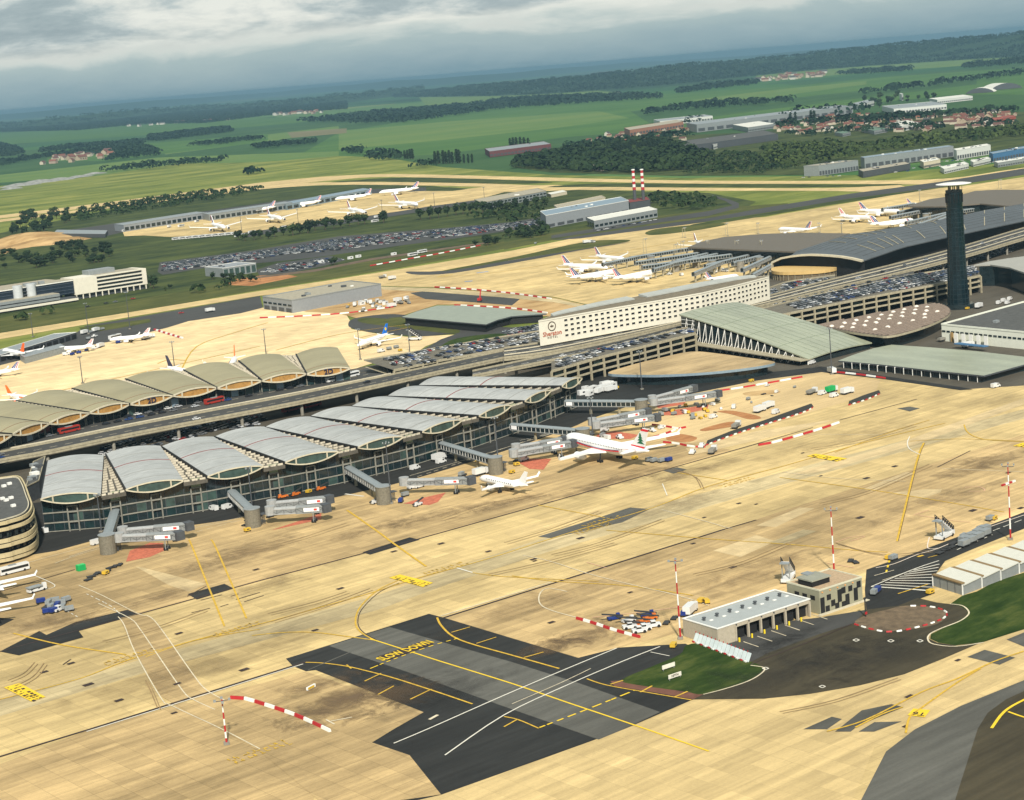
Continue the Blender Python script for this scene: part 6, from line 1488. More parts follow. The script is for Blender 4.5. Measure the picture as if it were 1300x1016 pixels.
def aircraft_parts(kind):
    if kind in AM: return AM[kind]
    L_, S_, r, ne = DIM[kind]; zc = r*1.15+ (1.5 if r < 2.5 else 2.6); h = L_/2; P = []
    prof = [(h, zc-.3*r, .02), (h-.25*r, zc-.3*r, .3*r), (h-.7*r, zc-.22*r, .55*r), (h-1.4*r, zc-.1*r, .8*r), (h-2.4*r, zc-.02*r, .96*r), (h-3.4*r, zc, r), (0, zc, r), (-h+7.5*r, zc, r), (-h+5*r, zc+.12*r, .86*r), (-h+2.5*r, zc+.38*r, .52*r), (-h+.8*r, zc+.58*r, .25*r), (-h, zc+.66*r, .1*r)]
    P.append(('fuselage', lathe_x(prof), ACW, True))
    # windows
    b = MB()
    x = h-4.2*r
    while x > -h+5.2*r:
        for s_ in (-1, 1): b.box(x-.18, x+.18, s_*r*.985-.03, s_*r*.985+.03, zc+.22*r, zc+.22*r+.45)
        x -= 1.15
    P.append(('cabin_windows', (b.v, b.f), ACD, False))
    b = MB(); b.box(h-1.55*r, h-.95*r, -.42*r, .42*r, zc+.22*r, zc+.48*r); P.append(('cockpit_window', (b.v, b.f), ACD, False))
    for s_ in (-1, 1):
        rc = L_*.175; x0 = L_*.12; tip = S_/2; sw = tip*.56; zt = zc-.45*r+tip*.085; ym = tip*.34; zm = zc-.6*r+ym*.085; zr = zc-.62*r
        o = [(x0, s_*.5*r, zr), (x0-sw*ym/tip, s_*ym, zm), (x0-sw, s_*tip, zt), (x0-sw-L_*.028, s_*tip, zt), (x0-rc+.2*r, s_*ym, zm), (x0-rc-.2*r, s_*.5*r, zr)]
        if s_ < 0: o = o[::-1]
        P.append(('wing', plank(o, .45 if r < 2.5 else .75), ACW, False))
        b = MB(); b.beam((x0-sw-.2, s_*tip, zt), (x0-sw-L_*.028-.4, s_*(tip+.5), zt+(2.2 if r > 2.5 else 1.6)), .9, .12, up=Vector((0, 1, 0))); P.append(('winglet', (b.v, b.f), ACW, False))
        es = [.34] if ne == 2 else [.32, .62]
        for e in es:
            y = s_*tip*e; xe = x0-sw*e+1.6*r*.5; ze = zr+abs(y)*.085-.75*r; re = .58*r if ne == 2 else .46*r; le = 2.3*r if ne == 2 else 1.9*r
            v, f = lathe_x([(xe+le*.5, ze, re*.85), (xe+le*.42, ze, re), (xe, ze, re*1.02), (xe-le*.3, ze, re*.85), (xe-le*.5, ze, re*.5)], 14); P.append(('engine', ([(p[0], p[1]+y, p[2]) for p in v], f), ACW, True))
            v, f = lathe_x([(xe+le*.51, ze, re*.78), (xe+le*.5, ze, re*.76)], 14); P.append(('engine_intake', ([(p[0], p[1]+y, p[2]) for p in v], f), ACD, False))
            b = MB(); b.beam((xe-.1*le, y, ze+re*.8), (xe-le*.9, y, ze+re*1.3), .35, .5); P.append(('pylon', (b.v, b.f), ACG, False))
        xr = -h+4.0*r; o = [(xr, s_*.3*r, zc+.45*r), (xr-S_*.105, s_*S_*.18, zc+.75*r), (xr-S_*.135, s_*S_*.18, zc+.75*r), (xr-L_*.075, s_*.3*r, zc+.45*r)]
        if s_ < 0: o = o[::-1]
        P.append(('tailplane', plank(o, .3), ACW, False))
        b = MB(); y = s_*(2.9 if r < 2.5 else 4.9); b.cyl(0, 0, 0, 0, 0) if 0 else None
        for dx in ((0,) if r < 2.5 else (-.9, .9)):
            for dy in (-.45, .45): v, f = lathe_x([(0, 0, .6), (.4, 0, .6)], 10); b.raw([(-L_*.04+dx+p[1], y+dy+p[0]-.2, .6+p[2]) for p in v], f)
        b.beam((-L_*.04, y, .6), (-L_*.04, y*.9, zr), .35); P.append(('main_gear', (b.v, b.f), TYRE, False))
    b = MB()
    for dy in (-.3, .3): v, f = lathe_x([(0, 0, .42), (.25, 0, .42)], 10); b.raw([(h-2.9*r+p[1], dy+p[0]-.12, .42+p[2]) for p in v], f)
    b.beam((h-2.9*r, 0, .4), (h-2.9*r, 0, zc-.9*r), .25); P.append(('nose_gear', (b.v, b.f), TYRE, False))
    fh = L_*.16 if r < 2.5 else L_*.145; z0 = zc+.75*r; c0 = L_*.155; c1 = L_*.06; xf = -h+c0+1.1*r; xt = -h-.2*r+c1
    fin = [(xf, z0), (xt, z0+fh), (xt-c1, z0+fh), (xf-c0, z0)]
    AM[kind] = dict(P=P, fin=fin, z0=z0, fh=fh, r=r, zc=zc, h=h, L=L_, S=S_, me={}); return AM[kind]
def yplate(poly, t):
    n = len(poly); A = sum(poly[i][0]*poly[(i+1) % n][1]-poly[(i+1) % n][0]*poly[i][1] for i in range(n))
    if A < 0: poly = poly[::-1]
    return [(x, -t, z) for x, z in poly]+[(x, t, z) for x, z in poly], [tuple(range(n)), tuple(range(2*n-1, n-1, -1))]+[(i, n+i, n+(i+1) % n, (i+1) % n) for i in range(n)]
LIV = {'plain': (ACW, []), 'orange': (AO, []), 'navy': (AN, []), 'blueyellow': (AUB, ['disc']), 'france': (ACW, ['stripes']), 'cedar': (ACW, ['cedar']), 'redtail': (ACW, ['redtip'])}
def aircraft(kind, nose, tail, liv, label, h=None, group=None, lscale=None, cat='airliner', flip=False):
    D_ = aircraft_parts(kind); zc = D_['zc']; a, c = G(nose[0], nose[1], zc-.3*D_['r']), G(tail[0], tail[1], zc+.6*D_['r'])
    d = a-c; d.z = 0; s_ = d.length/D_['L']; s2 = max(.82, min(1.15, s_)); s2 = lscale or s2; mid = (a+c)/2
    root = empty('airliner', (mid.x, mid.y, .15), math.atan2(d.y, d.x), label=label, cat=cat, group=group); root.scale = (s2,)*3
    for i, (nm, (v, f), m, sm) in enumerate(D_['P']):
        m2 = m
        if liv == 'orange' and nm == 'engine': m2 = AO
        key = (i, m2.name)
        if key not in D_['me']: b = MB().mat(m2); b.raw(v, f); D_['me'][key] = b.mesh(nm, sm)
        link(nm, D_['me'][key], root)
    fm, extra = LIV[liv]; fin = D_['fin']; z0, fh = D_['z0'], D_['fh']
    def me(nm, poly, t, m):
        key = (nm, liv, t, round(poly[0][0], 2), round(poly[0][1], 2), m.name)
        if key not in D_['me']: b = MB().mat(m); b.raw(*yplate(poly, t)); D_['me'][key] = b.mesh(nm)
        return D_['me'][key]
    fo = link('fin', me('fin', fin, .18 if D_['r'] < 2.5 else .3, fm), root); T = .2 if D_['r'] < 2.5 else .33
    def P_(u, v):  # u across from leading edge, v up
        l = (fin[0][0]+(fin[1][0]-fin[0][0])*v, z0+fh*v); r_ = (fin[3][0]+(fin[2][0]-fin[3][0])*v, z0+fh*v); return (l[0]+(r_[0]-l[0])*u, l[1])
    if 'stripes' in extra:
        for u0, u1, m in ((.02, .26, AB), (.34, .56, AB), (.68, .86, AR_)): link('tail_stripe', me('tail_stripe', [P_(u0, .12), P_(u1, .12), P_(min(1, u1+.05), .97), P_(u0+.02, .97)], T, m), fo)
    if 'disc' in extra: link('tail_disc', me('tail_disc', [(P_(.45, .5)[0]+fh*.17*math.cos(k*.524), P_(.45, .5)[1]+fh*.17*math.sin(k*.524)) for k in range(12)], T, AY), fo)
    if 'redtip' in extra:
        for u0, u1 in ((.1, .3), (.45, .65)): link('tail_stripe', me('tail_stripe', [P_(u0, .3), P_(u1, .3), P_(u1+.1, .95), P_(u0+.1, .95)], T, AR_), fo)
    if 'cedar' in extra:
        link('tail_band', me('tail_band', [P_(0, .86), P_(1, .86), P_(1, .97), P_(0, .97)], T, AR_), fo); link('tail_band', me('tail_band', [P_(-.05, -.02), P_(1, -.02), P_(1, .12), P_(0, .12)], T, AR_), fo)
        cx, cz = P_(.5, .45)
        for w, z, hh in ((.30, -.22, .16), (.24, -.08, .15), (.17, .05, .14), (.10, .17, .13)): link('tree_emblem', me('tree_emblem%d' % int(w*100), [(cx-w*fh, cz+z*fh), (cx+w*fh, cz+z*fh), (cx+.03*fh, cz+(z+hh)*fh), (cx-.03*fh, cz+(z+hh)*fh)], T, AGR), fo)
        q = D_['r']; hh = D_['h']
        for s0 in (-1, 1):
            for m, dz, w in ((AR_, -.05, .28), (AB, .12, .12)):
                b = MB().mat(m); prev = None
                for k in range(15):
                    x = hh-4*q-k*(2*hh-10*q)/14; z = zc+q*(dz-.35*math.sin(k/14*3.1)); y = s0*math.sqrt(max(0, q*q-(z-zc)**2))*1.012; p = Vector((x, y, z))
                    if prev is not None: b.beam(prev, p, .1, w*1.6)
                    prev = p
                o = b.build('cheat_line', root)
            b = MB().mat(AR_); b.raw([(-hh+9*q, s0*1.0*q*1.02, zc-.25*q), (-hh+4.3*q, s0*.82*q, zc+.12*q), (-hh+2.3*q, s0*.56*q, zc+.38*q), (-hh+2.3*q, s0*.55*q, zc+.62*q), (-hh+5*q, s0*.86*q, zc+.45*q)], [(0, 1, 2, 3, 4) if s0 < 0 else (4, 3, 2, 1, 0)]); b.build('tail_flash', root)
    if liv == 'orange':
        b = MB().mat(AO); r_ = D_['r']; b.raw([(D_['h']-4*r_, -r_*1.01, zc+.55*r_), (D_['h']-9*r_, -r_*1.01, zc+.55*r_), (D_['h']-9*r_, -r_*1.01, zc), (D_['h']-4*r_, -r_*1.01, zc)], [(0,1,2,3)]); b.build('fuselage_lettering', root)
    return root, s_
FR = 'with blue, white and red striped tail'
AC = [
 ('wide', (717,558.5), (824,575.5), 'cedar', 'white airliner with red bands and a green tree on its tail at the jet bridge', None),
 ('small', (604,608), (676,620), 'plain', 'small white airliner with pale tail at the nearer jet bridge', None),
 ('narrow', (2,447), (34,450.5), 'orange', 'white airliner with bright orange tail at the left edge of the back apron', None),
 ('narrow', (-24,475), (16,468), 'france', 'airliner partly outside the left edge with striped tail', None),
 ('narrow', (44,507), (8,499), 'orange', 'orange tailed airliner behind the leftmost olive roofs', None),
 ('narrow', (74,443), (116,438), 'redtail', 'white airliner with small red tail among baggage carts on the back apron', None),
 ('narrow', (142,431), (188,424), 'redtail', 'white airliner with red and white tail near the black service road', None),
 ('narrow', (250,478), (212,467), 'navy', 'white airliner with dark navy tail behind the olive roofs', None),
 ('narrow', (293,470), (299,453), 'orange', 'white airliner with thin orange tail seen end on above an olive roof', None),
 ('narrow', (454,440), (493,424), 'blueyellow', 'white airliner with blue and yellow tail at the end of the olive terminal', None),
 ('wide2', (300,269), (350,262), 'france', 'leftmost airliner of the back row on the far apron', 'back row on the far apron'),
 ('wide2', (364,261), (408,254), 'france', 'second airliner from the left in the back row, far apron', 'back row on the far apron'),
 ('wide2', (425,253), (472,246), 'france', 'third airliner from the left in the back row, far apron', 'back row on the far apron'),
 ('wide2', (481,245), (532,238.5), 'france', 'rightmost airliner of the back row on the far apron', 'back row on the far apron'),
 ('wide', (296,292.5), (259,283), 'france', 'leftmost airliner of the front row on the far apron', 'front row on the far apron'),
 ('wide', (371,281.5), (327,272), 'france', 'second airliner from the left in the front row, far apron', 'front row on the far apron'),
 ('wide', (475,272.5), (429,264), 'france', 'third airliner from the left in the front row, far apron', 'front row on the far apron'),
 ('wide', (538,261.5), (494,257), 'france', 'rightmost airliner of the front row on the far apron', 'front row on the far apron'),
 ('wide2', (766,339), (719,334), 'france', 'upper left airliner of the four beside the glass walkways', 'airliners left of the glass walkways'),
 ('wide', (788,329), (761,323), 'france', 'small looking striped tail airliner nosed into the tip of the glass walkways', 'airliners left of the glass walkways'),
 ('wide2', (783,344.5), (725,350.5), 'france', 'front left airliner of the pair below the glass walkways', 'airliners left of the glass walkways'),
 ('wide2', (832,345), (779,351.5), 'france', 'front right airliner of the pair below the glass walkways', 'airliners left of the glass walkways'),
 ('narrow', (938,350), (896,354), 'france', 'striped tail airliner just above the hotel roof', None),
 ('narrow', (902,315), (878,306), 'france', 'striped tail airliner mostly hidden behind the left tip of the grey lens roof', None),
 ('wide', (990.5,291), (1028,289.5), 'france', 'lone striped tail airliner above the grey lens roof facing left', None),
 ('wide', (1112,277), (1065,272.5), 'redtail', 'red tailed white airliner in the group above the grey shell roof', None),
 ('wide2', (1139,268.5), (1096,265), 'france', 'striped tail airliner furthest back in the group above the grey shell roof', None),
 ('wide2', (1160,279.5), (1106,283), 'france', 'striped tail airliner nearest the grey shell roof', None),
 ('narrow', (1186,284), (1158,283), 'france', 'airliner whose striped tail pokes up beside the right glass walkways', None),
 ('narrow', (1181,259.5), (1153,257.5), 'france', 'striped tail airliner left of the control tower behind the right walkways', None),
]
for k, n_, t_, lv, lab, grp in AC:
    r_, s_ = aircraft(k, n_, t_, lv, lab, group=grp)
# the parked aircraft whose wing reaches in from the left edge
def wing_plane(tip, root_, lab):
    D_ = aircraft_parts('narrow'); a, c = G(tip[0], tip[1], 3.8), G(root_[0], root_[1], 3.0); d = (c-a); d.z = 0; d.normalize(); f = Vector((-d.y, d.x, 0))
    if f.dot(Vector((-1, 1, 0))) < 0: f = -f
    ang = math.atan2(f.y, f.x)
    # wing tip in aircraft space
    L_, S_ = D_['L'], D_['S']; tx = L_*.12-(S_/2)*.56-.5; s_ = -1 if (Matrix.Rotation(-ang, 3, 'Z') @ (a-c)).y < 0 else 1
    off = Matrix.Rotation(ang, 3, 'Z') @ Vector((tx, s_*S_/2, 0)); o = a-off; o.z = .15
    root = empty('airliner', o, ang, label=lab, cat='airliner')
    for i, (nm, (v, f_), m, sm) in enumerate(D_['P']):
        key = (i, m.name)
        if key not in D_['me']: b = MB().mat(m); b.raw(v, f_); D_['me'][key] = b.mesh(nm, sm)
        link(nm, D_['me'][key], root)
wing_plane((42,761.6), (0,774), 'airliner outside the left edge whose lower white wing reaches over the apron')
wing_plane((45,731.7), (0,745), 'airliner outside the left edge whose upper white wing reaches over the apron')
# ------------------------------------------------------------------ jet bridges
TUN = mat('jet_bridge_metal', (.19, .20, .195), .5, .15, 1, obj=True); TUN2 = mat('jet_bridge_light', (.28, .285, .275), .5, .15, 1, obj=True)
def tunnel(root, p, q, w=3.0, h=3.0, m=None, glass=False, zt=0):
    """walkway tube from p to q (floor height in z)"""
    p, q = Vector(p), Vector(q); d = (q-p).normalized(); ln = (q-p).length; s = Vector((-d.y, d.x, 0)).normalized()*w/2; u = Vector((0, 0, 1))
    b = MB().mat(m or TUN); b.raw([p-s, p+s, q+s, q-s, p-s+u*.5, p+s+u*.5, q+s+u*.5, q-s+u*.5], [(3,2,1,0),(4,5,6,7),(0,1,5,4),(1,2,6,5),(2,3,7,6),(3,0,4,7)]); b.build('tunnel_floor', root).location = -Vector(root.location)
    n = 5; b = MB().mat((mat('walkway_roof', (.20, .225, .23), .5, .12, .8)) if glass else (m or TUN2)); vs = []
    for e in (p, q):
        for k in range(n+1): t = k/n; vs.append(e+u*(h+.6*math.sin(math.pi*t)-.3)-s*1.08+s*2.16*t)
        for k in range(n+1): t = k/n; vs.append(e+u*(h+.6*math.sin(math.pi*t)-.75)-s*1.08+s*2.16*t)
    K = 2*(n+1); fs = []
    for k in range(n): fs += [(k, K+k, K+k+1, k+1), (n+1+k, n+2+k, K+n+2+k, K+n+1+k)]
    fs += [(0, n+1, K+n+1, K), (n, K+n, K+2*n+1, 2*n+1)]
    b.raw(vs, fs); b.build('tunnel_roof', root).location = -Vector(root.location)
    b = MB().mat(GLASSD if glass else TUN); a = .93
    b.raw([p-s*a+u*.5, q-s*a+u*.5, q-s*a+u*(h-.6), p-s*a+u*(h-.6)], [(0,1,2,3)]); b.raw([p+s*a+u*.5, q+s*a+u*.5, q+s*a+u*(h-.6), p+s*a+u*(h-.6)], [(3,2,1,0)]); b.raw([p-s+u*.5, p+s+u*.5, p+s+u*(h-.5), p-s+u*(h-.5)], [(0,1,2,3)]); b.raw([q-s+u*.5, q+s+u*.5, q+s+u*(h-.5), q-s+u*(h-.5)], [(3,2,1,0)])
    b.build('tunnel_wall', root).location = -Vector(root.location)
    b = MB().mat(WHITE if glass else DGREY); k = max(2, int(ln/2.6))
    for i in range(k+1):
        for sg in (-1, 1): e = p.lerp(q, i/k)+s*sg; b.beam(e+u*.4, e+u*(h-.4), .14, .14)
    if not glass:
        for i in range(k):
            for sg in (-1, 1): e, g_ = p.lerp(q, i/k)+s*sg*1.0, p.lerp(q, (i+1)/k)+s*sg*1.0; (b.beam(e+u*.5, g_+u*(h-.6), .1) if i % 2 else b.beam(e+u*(h-.6), g_+u*.5, .1))
    b.build('frame_posts', root, kind='stuff').location = -Vector(root.location)
SIGN = mat('white_sign_board', (.75, .74, .72), .5); SREd = mat('sign_red', (.6, .05, .04))
def jet_bridge(label, corr, rot, tuns, ap=None):
    g = G(rot[0], rot[1]); root = empty('jet_bridge', (g.x, g.y, .2), label=label, cat='jet bridge', group='jet bridges along the front terminal'); o = Vector(root.location); zf = 4.3
    if corr:
        p = G(corr[0][0], corr[0][1], zf+2.8); q = G(corr[1][0], corr[1][1], zf+2.8); p.z = q.z = zf; q = p.lerp(Vector((g.x, g.y, zf)), .94); tunnel(root, p, q, 3.6, 3.2, glass=True)
        for t in (.35, .75): e = p.lerp(q, t); b = MB().mat(CREAM2); b.beam((e.x, e.y, .2), (e.x, e.y, zf), .9); b.build('support_column', root).location = -o
        d = (q-p).normalized(); b = MB().mat(SIGN); s = Vector((-d.y, d.x, 0)); s = s if s.x < 0 else -s; b.beam(p+d*1+s*1.95+Vector((0,0,1.6)), p+d*4.5+s*1.95+Vector((0,0,1.6)), .1, 1.8); b.build('sign_board', root).location = -o
    b = MB().mat(mat('rotunda_cladding', (.15, .135, .10), .8, .3, 1.5)); b.cyl(0, 0, 0, 7.6, 3.3, n=18); b.build('rotunda', root)
    b = MB().mat(METAL); b.cyl(0, 0, 7.6, 7.9, 3.5, n=18); b.build('rotunda_roof', root)
    b = MB().mat(DGREY)
    for k in range(6): b.beam((3.9+(k % 2)*1.4, -1+.4*k, 0), (3.9+(k % 2)*1.4, -1+.4*k, 4.3), .2)
    b.box(3.4, 6.2, -1.6, 1.6, 4.1, 4.4); b.build('stair_tower', root)
    for ti, (a, c) in enumerate(tuns):
        p, q = G(a[0], a[1], zf+1.5), G(c[0], c[1], zf+1.5); p.z = q.z = zf; d = (q-p); ln = d.length; d.normalize(); m1 = p.lerp(q, .52)
        b = MB().mat(TUN2); b.cyl(p.x-o.x, p.y-o.y, zf-.2, zf+3.4, 2.2, n=12); b.build('pivot_cabin', root)
        tunnel(root, p, m1, 2.5, 2.7, TUN2); tunnel(root, m1.lerp(p, .08)+Vector((0, 0, -.1)), q, 2.9, 3.0, TUN)
        s = Vector((-d.y, d.x, 0)); s = s if s.dot(Vector((-1, -.3, 0))) > 0 else -s
        b = MB().mat(SIGN); e = p.lerp(q, .62)+s*1.6+Vector((0, 0, 1.5)); b.beam(e, e+d*6.5, .08, 1.5); b.build('sign_board', root).location = -o
        b = MB().mat(SREd); b.beam(e+s*.07+d*4.2, e+s*.07+d*5.6, .06, .9); b.build('sign_mark', root).location = -o
        e = q; b = MB().mat(DGREY); b.raw([e+Vector((-1.8,-1.8,-.2)), e+Vector((1.8,-1.8,-.2)), e+Vector((1.8,1.8,-.2)), e+Vector((-1.8,1.8,-.2)), e+Vector((-1.8,-1.8,3.3)), e+Vector((1.8,-1.8,3.3)), e+Vector((1.8,1.8,3.3)), e+Vector((-1.8,1.8,3.3))], [(3,2,1,0),(4,5,6,7),(0,1,5,4),(1,2,6,5),(2,3,7,6),(3,0,4,7)]); b.build('docking_hood', root).location = -o
        e = p.lerp(q, .78); b = MB().mat(METAL)
        for sg in (-1, 1): b.beam(e+s*sg*1.6+Vector((0,0,-zf+.8)), e+s*sg*1.3+Vector((0,0,3)), .3)
        b.beam(e+s*-1.7+Vector((0,0,-zf+.9)), e+s*1.7+Vector((0,0,-zf+.9)), .4); b.build('lift_frame', root).location = -o
        b = MB().mat(TYRE)
        for sg in (-1, 1):
            for dd in (-.5, .5): v, f = lathe_x([(0, 0, .7), (.45, 0, .7)], 10); c_ = e+s*sg*1.3+d*dd; b.raw([(c_.x+x_-.2, c_.y+y_, .75+z_) for x_, y_, z_ in v], f)
        b.build('drive_wheels', root).location = -o
jet_bridge('leftmost jet bridge, two tubes reaching right beside the green box', ((152,628),(156,664)), (138,703), [((151,683),(227,680)), ((156,675),(239,668))])
jet_bridge('second jet bridge from the left, two tubes over a red stand marking', ((294,623),(342,640)), (322,669), [((343,649),(413,645)), ((345,641),(417,634))])
jet_bridge('third jet bridge from the left, one long tube to the small white airliner', ((434,588),(508,606)), (488,640), [((513,612),(597,610))])
jet_bridge('jet bridge docked at the white airliner with the green tree tail', ((554,560),(622,571)), (630,602), [((652,576),(727,563)), ((655,569),(716,559))])
jet_bridge('jet bridge behind the green tree tail, beside the red and white barriers', ((650,538.5),(735,538)), (741,565), [((757,540),(833,530)), ((752,536),(821,523))])
jet_bridge('rightmost jet bridge, long tubes reaching over the construction ground', ((718,509),(800,507)), (815,527), [((830,511),(911,500)), ((828,507),(880,493))])
# glass walkways fanning out at the middle apron piers
def walkway(i, a, c, grp, h=5.5):
    p, q = G(a[0], a[1], h+2), G(c[0], c[1], h+2); p.z = q.z = h; g = (p+q)/2
    root = empty('glass_walkway', (g.x, g.y, .1), label=grp[0], cat='walkway', group=grp[1]); tunnel(root, p, q, 3.0, 3.2, glass=True)
    k = max(1, int((q-p).length/16))
    for j in range(k+1): e = p.lerp(q, (j+.3)/(k+.6)); b = MB().mat(CREAM2); b.beam((e.x, e.y, .1), (e.x, e.y, h), 1.1); b.build('support_column', root).location = -Vector(root.location)
GW1 = ('glazed raised walkway in the fan left of the broad grey lens roof', 'walkways left of the broad grey lens roof'); GW2 = ('glazed raised walkway in the fan left of the control tower', 'walkways left of the control tower')
ORD = 'first second third fourth fifth sixth seventh eighth ninth tenth eleventh twelfth thirteenth fourteenth fifteenth sixteenth seventeenth eighteenth'.split()
for i, (a, c) in enumerate([((765,336),(812,326)), ((800,328),(893,313)), ((806,334),(900,320)), ((815,339),(935,323)), ((850,336),(930,319)), ((895,338),(966,321)), ((829,343),(853,336)), ((880,348),(916,333)), ((942,343),(977,327)), ((930,335),(978,322)), ((858,332),(905,321)), ((955,350),(982,335))]): walkway(i, a, c, GW1)
for i, (a, c) in enumerate([((1130,276),(1200,262)), ((1140,270),(1205,257)), ((1150,283),(1215,268)), ((1120,266),(1160,259)), ((1165,286),(1205,272)), ((1215,262),(1250,258)), ((1222,268),(1262,262)), ((1190,281),(1215,272))]): walkway(i, a, c, GW2)
for j, (x, y) in enumerate([(827,338), (858,345), (884,340), (905,344), (940,345), (965,340), (1176,283), (1208,276)]):
    g = G(x, y); root = empty('pier_rotunda', (g.x, g.y, .1), label='round concrete stair tower standing among the glass walkways', cat='stair tower', group='stair towers among the walkways')
    b = MB().mat(CONCD); b.cyl(0, 0, 0, 8.5, 3.2, n=14); b.build('drum', root); b = MB().mat(METAL); b.cyl(0, 0, 8.5, 9, 3.5, n=14); b.build('roof', root)
# ------------------------------------------------------------------ paint on the ground
YEL = mat('worn_yellow_paint', (.50, .31, .03), .75, .3, .8); YELB = mat('fresh_yellow_paint', (.68, .46, .02), .7, .1, .8); WPT = mat('worn_white_paint', (.54, .47, .33), .75, .25, .5); WPT2 = mat('fresh_white_paint', (.60, .57, .48), .7, .1, .5)
JNT = mat('tarred_joint', (.035, .022, .018), .8, .4, .3); ZM = .27
NM = [0]
def line(px, w, m, z=None, n=4, dash=None, name='painted_line'):
    NM[0] += 1; return strip(name, crv(px, n) if len(px) > 2 else px, w, (z or ZM)+NM[0]*.0004, m, dash=dash)
def dark_joint(px, w=.9): line(px, w, JNT, name='joint_line')
dark_joint([(-60,845),(0,828),(172.6,781.5)], .7); dark_joint([(172.6,781.5),(330,738)]); dark_joint([(330,738),(533,684.6)]); dark_joint([(533,684.6),(650,652)]); dark_joint([(650,652),(840.5,598.4)]); dark_joint([(840.5,598.4),(970,561.6)], .8); dark_joint([(970,561.6),(1032,543.5)], .6); dark_joint([(1066,534),(1164,507.5)], .6)
dark_joint([(-60,980),(115.5,926.5)], 1); dark_joint([(115.5,926.5),(388,841.5)], 1.1); dark_joint([(563.6,785.2),(919,673)], 1.1); dark_joint([(919,673),(960,661)], .8); dark_joint([(0,752),(95,724)], .6); dark_joint([(1190,594),(1232,573)], .5)
for a in ([(238,758),(262,745)], [(255,763),(282,756)], [(280,771),(290,768)], [(243,779),(267,773)], [(293,758),(303,755)], [(300,762),(330,753)], [(310,765),(335,757)], [(80,845),(90,838)]): line(a, .5, JNT, name='joint_line')
line([(110,930),(385,844)], .5, WPT2); line([(560,783),(700,740)], .6, WPT)
# stand lead-in lines
for px in ([(240,686),(247,702),(285,796)], [(268,686),(276,700),(313,786)]):
    line(px, .65, YEL)
line([(440.6,648.5),(480,676),(500,691),(541,720)], .9, YEL); line([(1173,563),(1163,590),(1139,688)], .9, YEL); line([(1174.5,563),(1164.5,590),(1140.5,688)], .2, JNT)
line([(17,805),(80,820),(160,832)], .8, YEL); line([(650,732),(705,739),(800,745),(880,757)], .6, YEL); line([(683,642),(768,658)], .6, YEL); line([(770,674),(900,685),(1000,692),(1090,700),(1127,702)], .6, YEL); line([(990,607),(1100,622),(1200,638),(1275,651)], .6, YEL); line([(860,601),(925,611)], .6, YEL)
line([(594,727),(640,733),(760,739)], .5, YEL); line([(1224,540),(1228,549),(1240,556),(1262,560),(1330,563)], .6, YEL); line([(1155,561),(1220,558),(1300,561)], .5, YEL)
# taxiway centre line down the worn band
line([(-60,903),(0,889),(100,863),(160,840),(250,813),(320,796),(410,771),(470,754),(530,735),(600,716),(640,704)], .6, YEL); line([(640,704),(740,672),(830,645),(900,618),(1000,591),(1100,562),(1200,538)], .6, YEL); line([(185,835),(240,816),(290,806),(330,800)], .5, YEL)
line([(1060,575),(1135,548),(1180,534)], .5, YEL)
# curves onto the grey taxiway
line([(505,738),(480,750),(462,766),(453,780),(452,795),(460,805),(475,813.5)], .55, YEL); line([(507,741),(483,752),(465,768),(456,781),(455,795),(463,805),(478,813.5)], .3, JNT)
line([(320,808),(360,804),(400,804),(440,809),(475,813.8)], .6, YEL); line([(470,812),(520,828),(560,841),(650,869),(720,893),(817.7,926),(900,955)], .6, YELB)
line([(555,785),(560,795),(575,809),(600,819),(650,833),(710,850)], .7, YEL); line([(388,842),(410,843),(440,847),(470,854),(500,862),(550,878),(600,895)], .6, YEL)
for a in ([(573,804),(597,797)], [(605,818),(630,810)], [(521,889),(548,876)], [(665,836),(690,829)], [(440,845),(446,850)], [(463,866),(484,856)], [(391,852),(445,829)], [(480,883),(500,872)]): line(a, .5, YEL if a[0][0] != 391 else ASPHL)
line([(470,850),(500,838),(545,822),(583,811)], .5, YELB, dash=(1.6, 1.6)); line([(685,925),(740,904),(805,878)], .6, YELB, dash=(2, 1.6))
line([(640,911),(658,915),(684,926)], .5, YEL); line([(640,924),(656,915)], .5, YEL)
sheet('painted_panel', [(479,835.5),(493,839.5),(551,819),(538,815)], ZM+.06, JNT)
o_ = put_text('SLOW DOWN', 3.3, YELB, G(515,827.3)+Vector((0,0,.40)), G(548,815.5)-G(483,839), G(475,813)-G(560,841), None, 'ground_lettering', .01); o_['kind'] = 'structure'; o_.matrix_world = o_.matrix_world @ Matrix.Diagonal((1, 1.7, 1, 1))
# road edges across the taxiway
line([(500,945),(545,926),(640,884),(720,850),(783,824)], .45, WPT2); line([(565,960),(640,909),(720,871),(790,841),(838,822)], .45, WPT2); line([(650,895),(710,869),(750,850)], .3, WPT); line([(826,829),(850,834)], .35, WPT2)
line([(745,863),(770,871),(820,880),(878,890)], .5, YEL)
for a in ([(775,870),(791,865)], [(813,880),(828,872)], [(857,886),(873,879)]): line(a, .6, YEL)
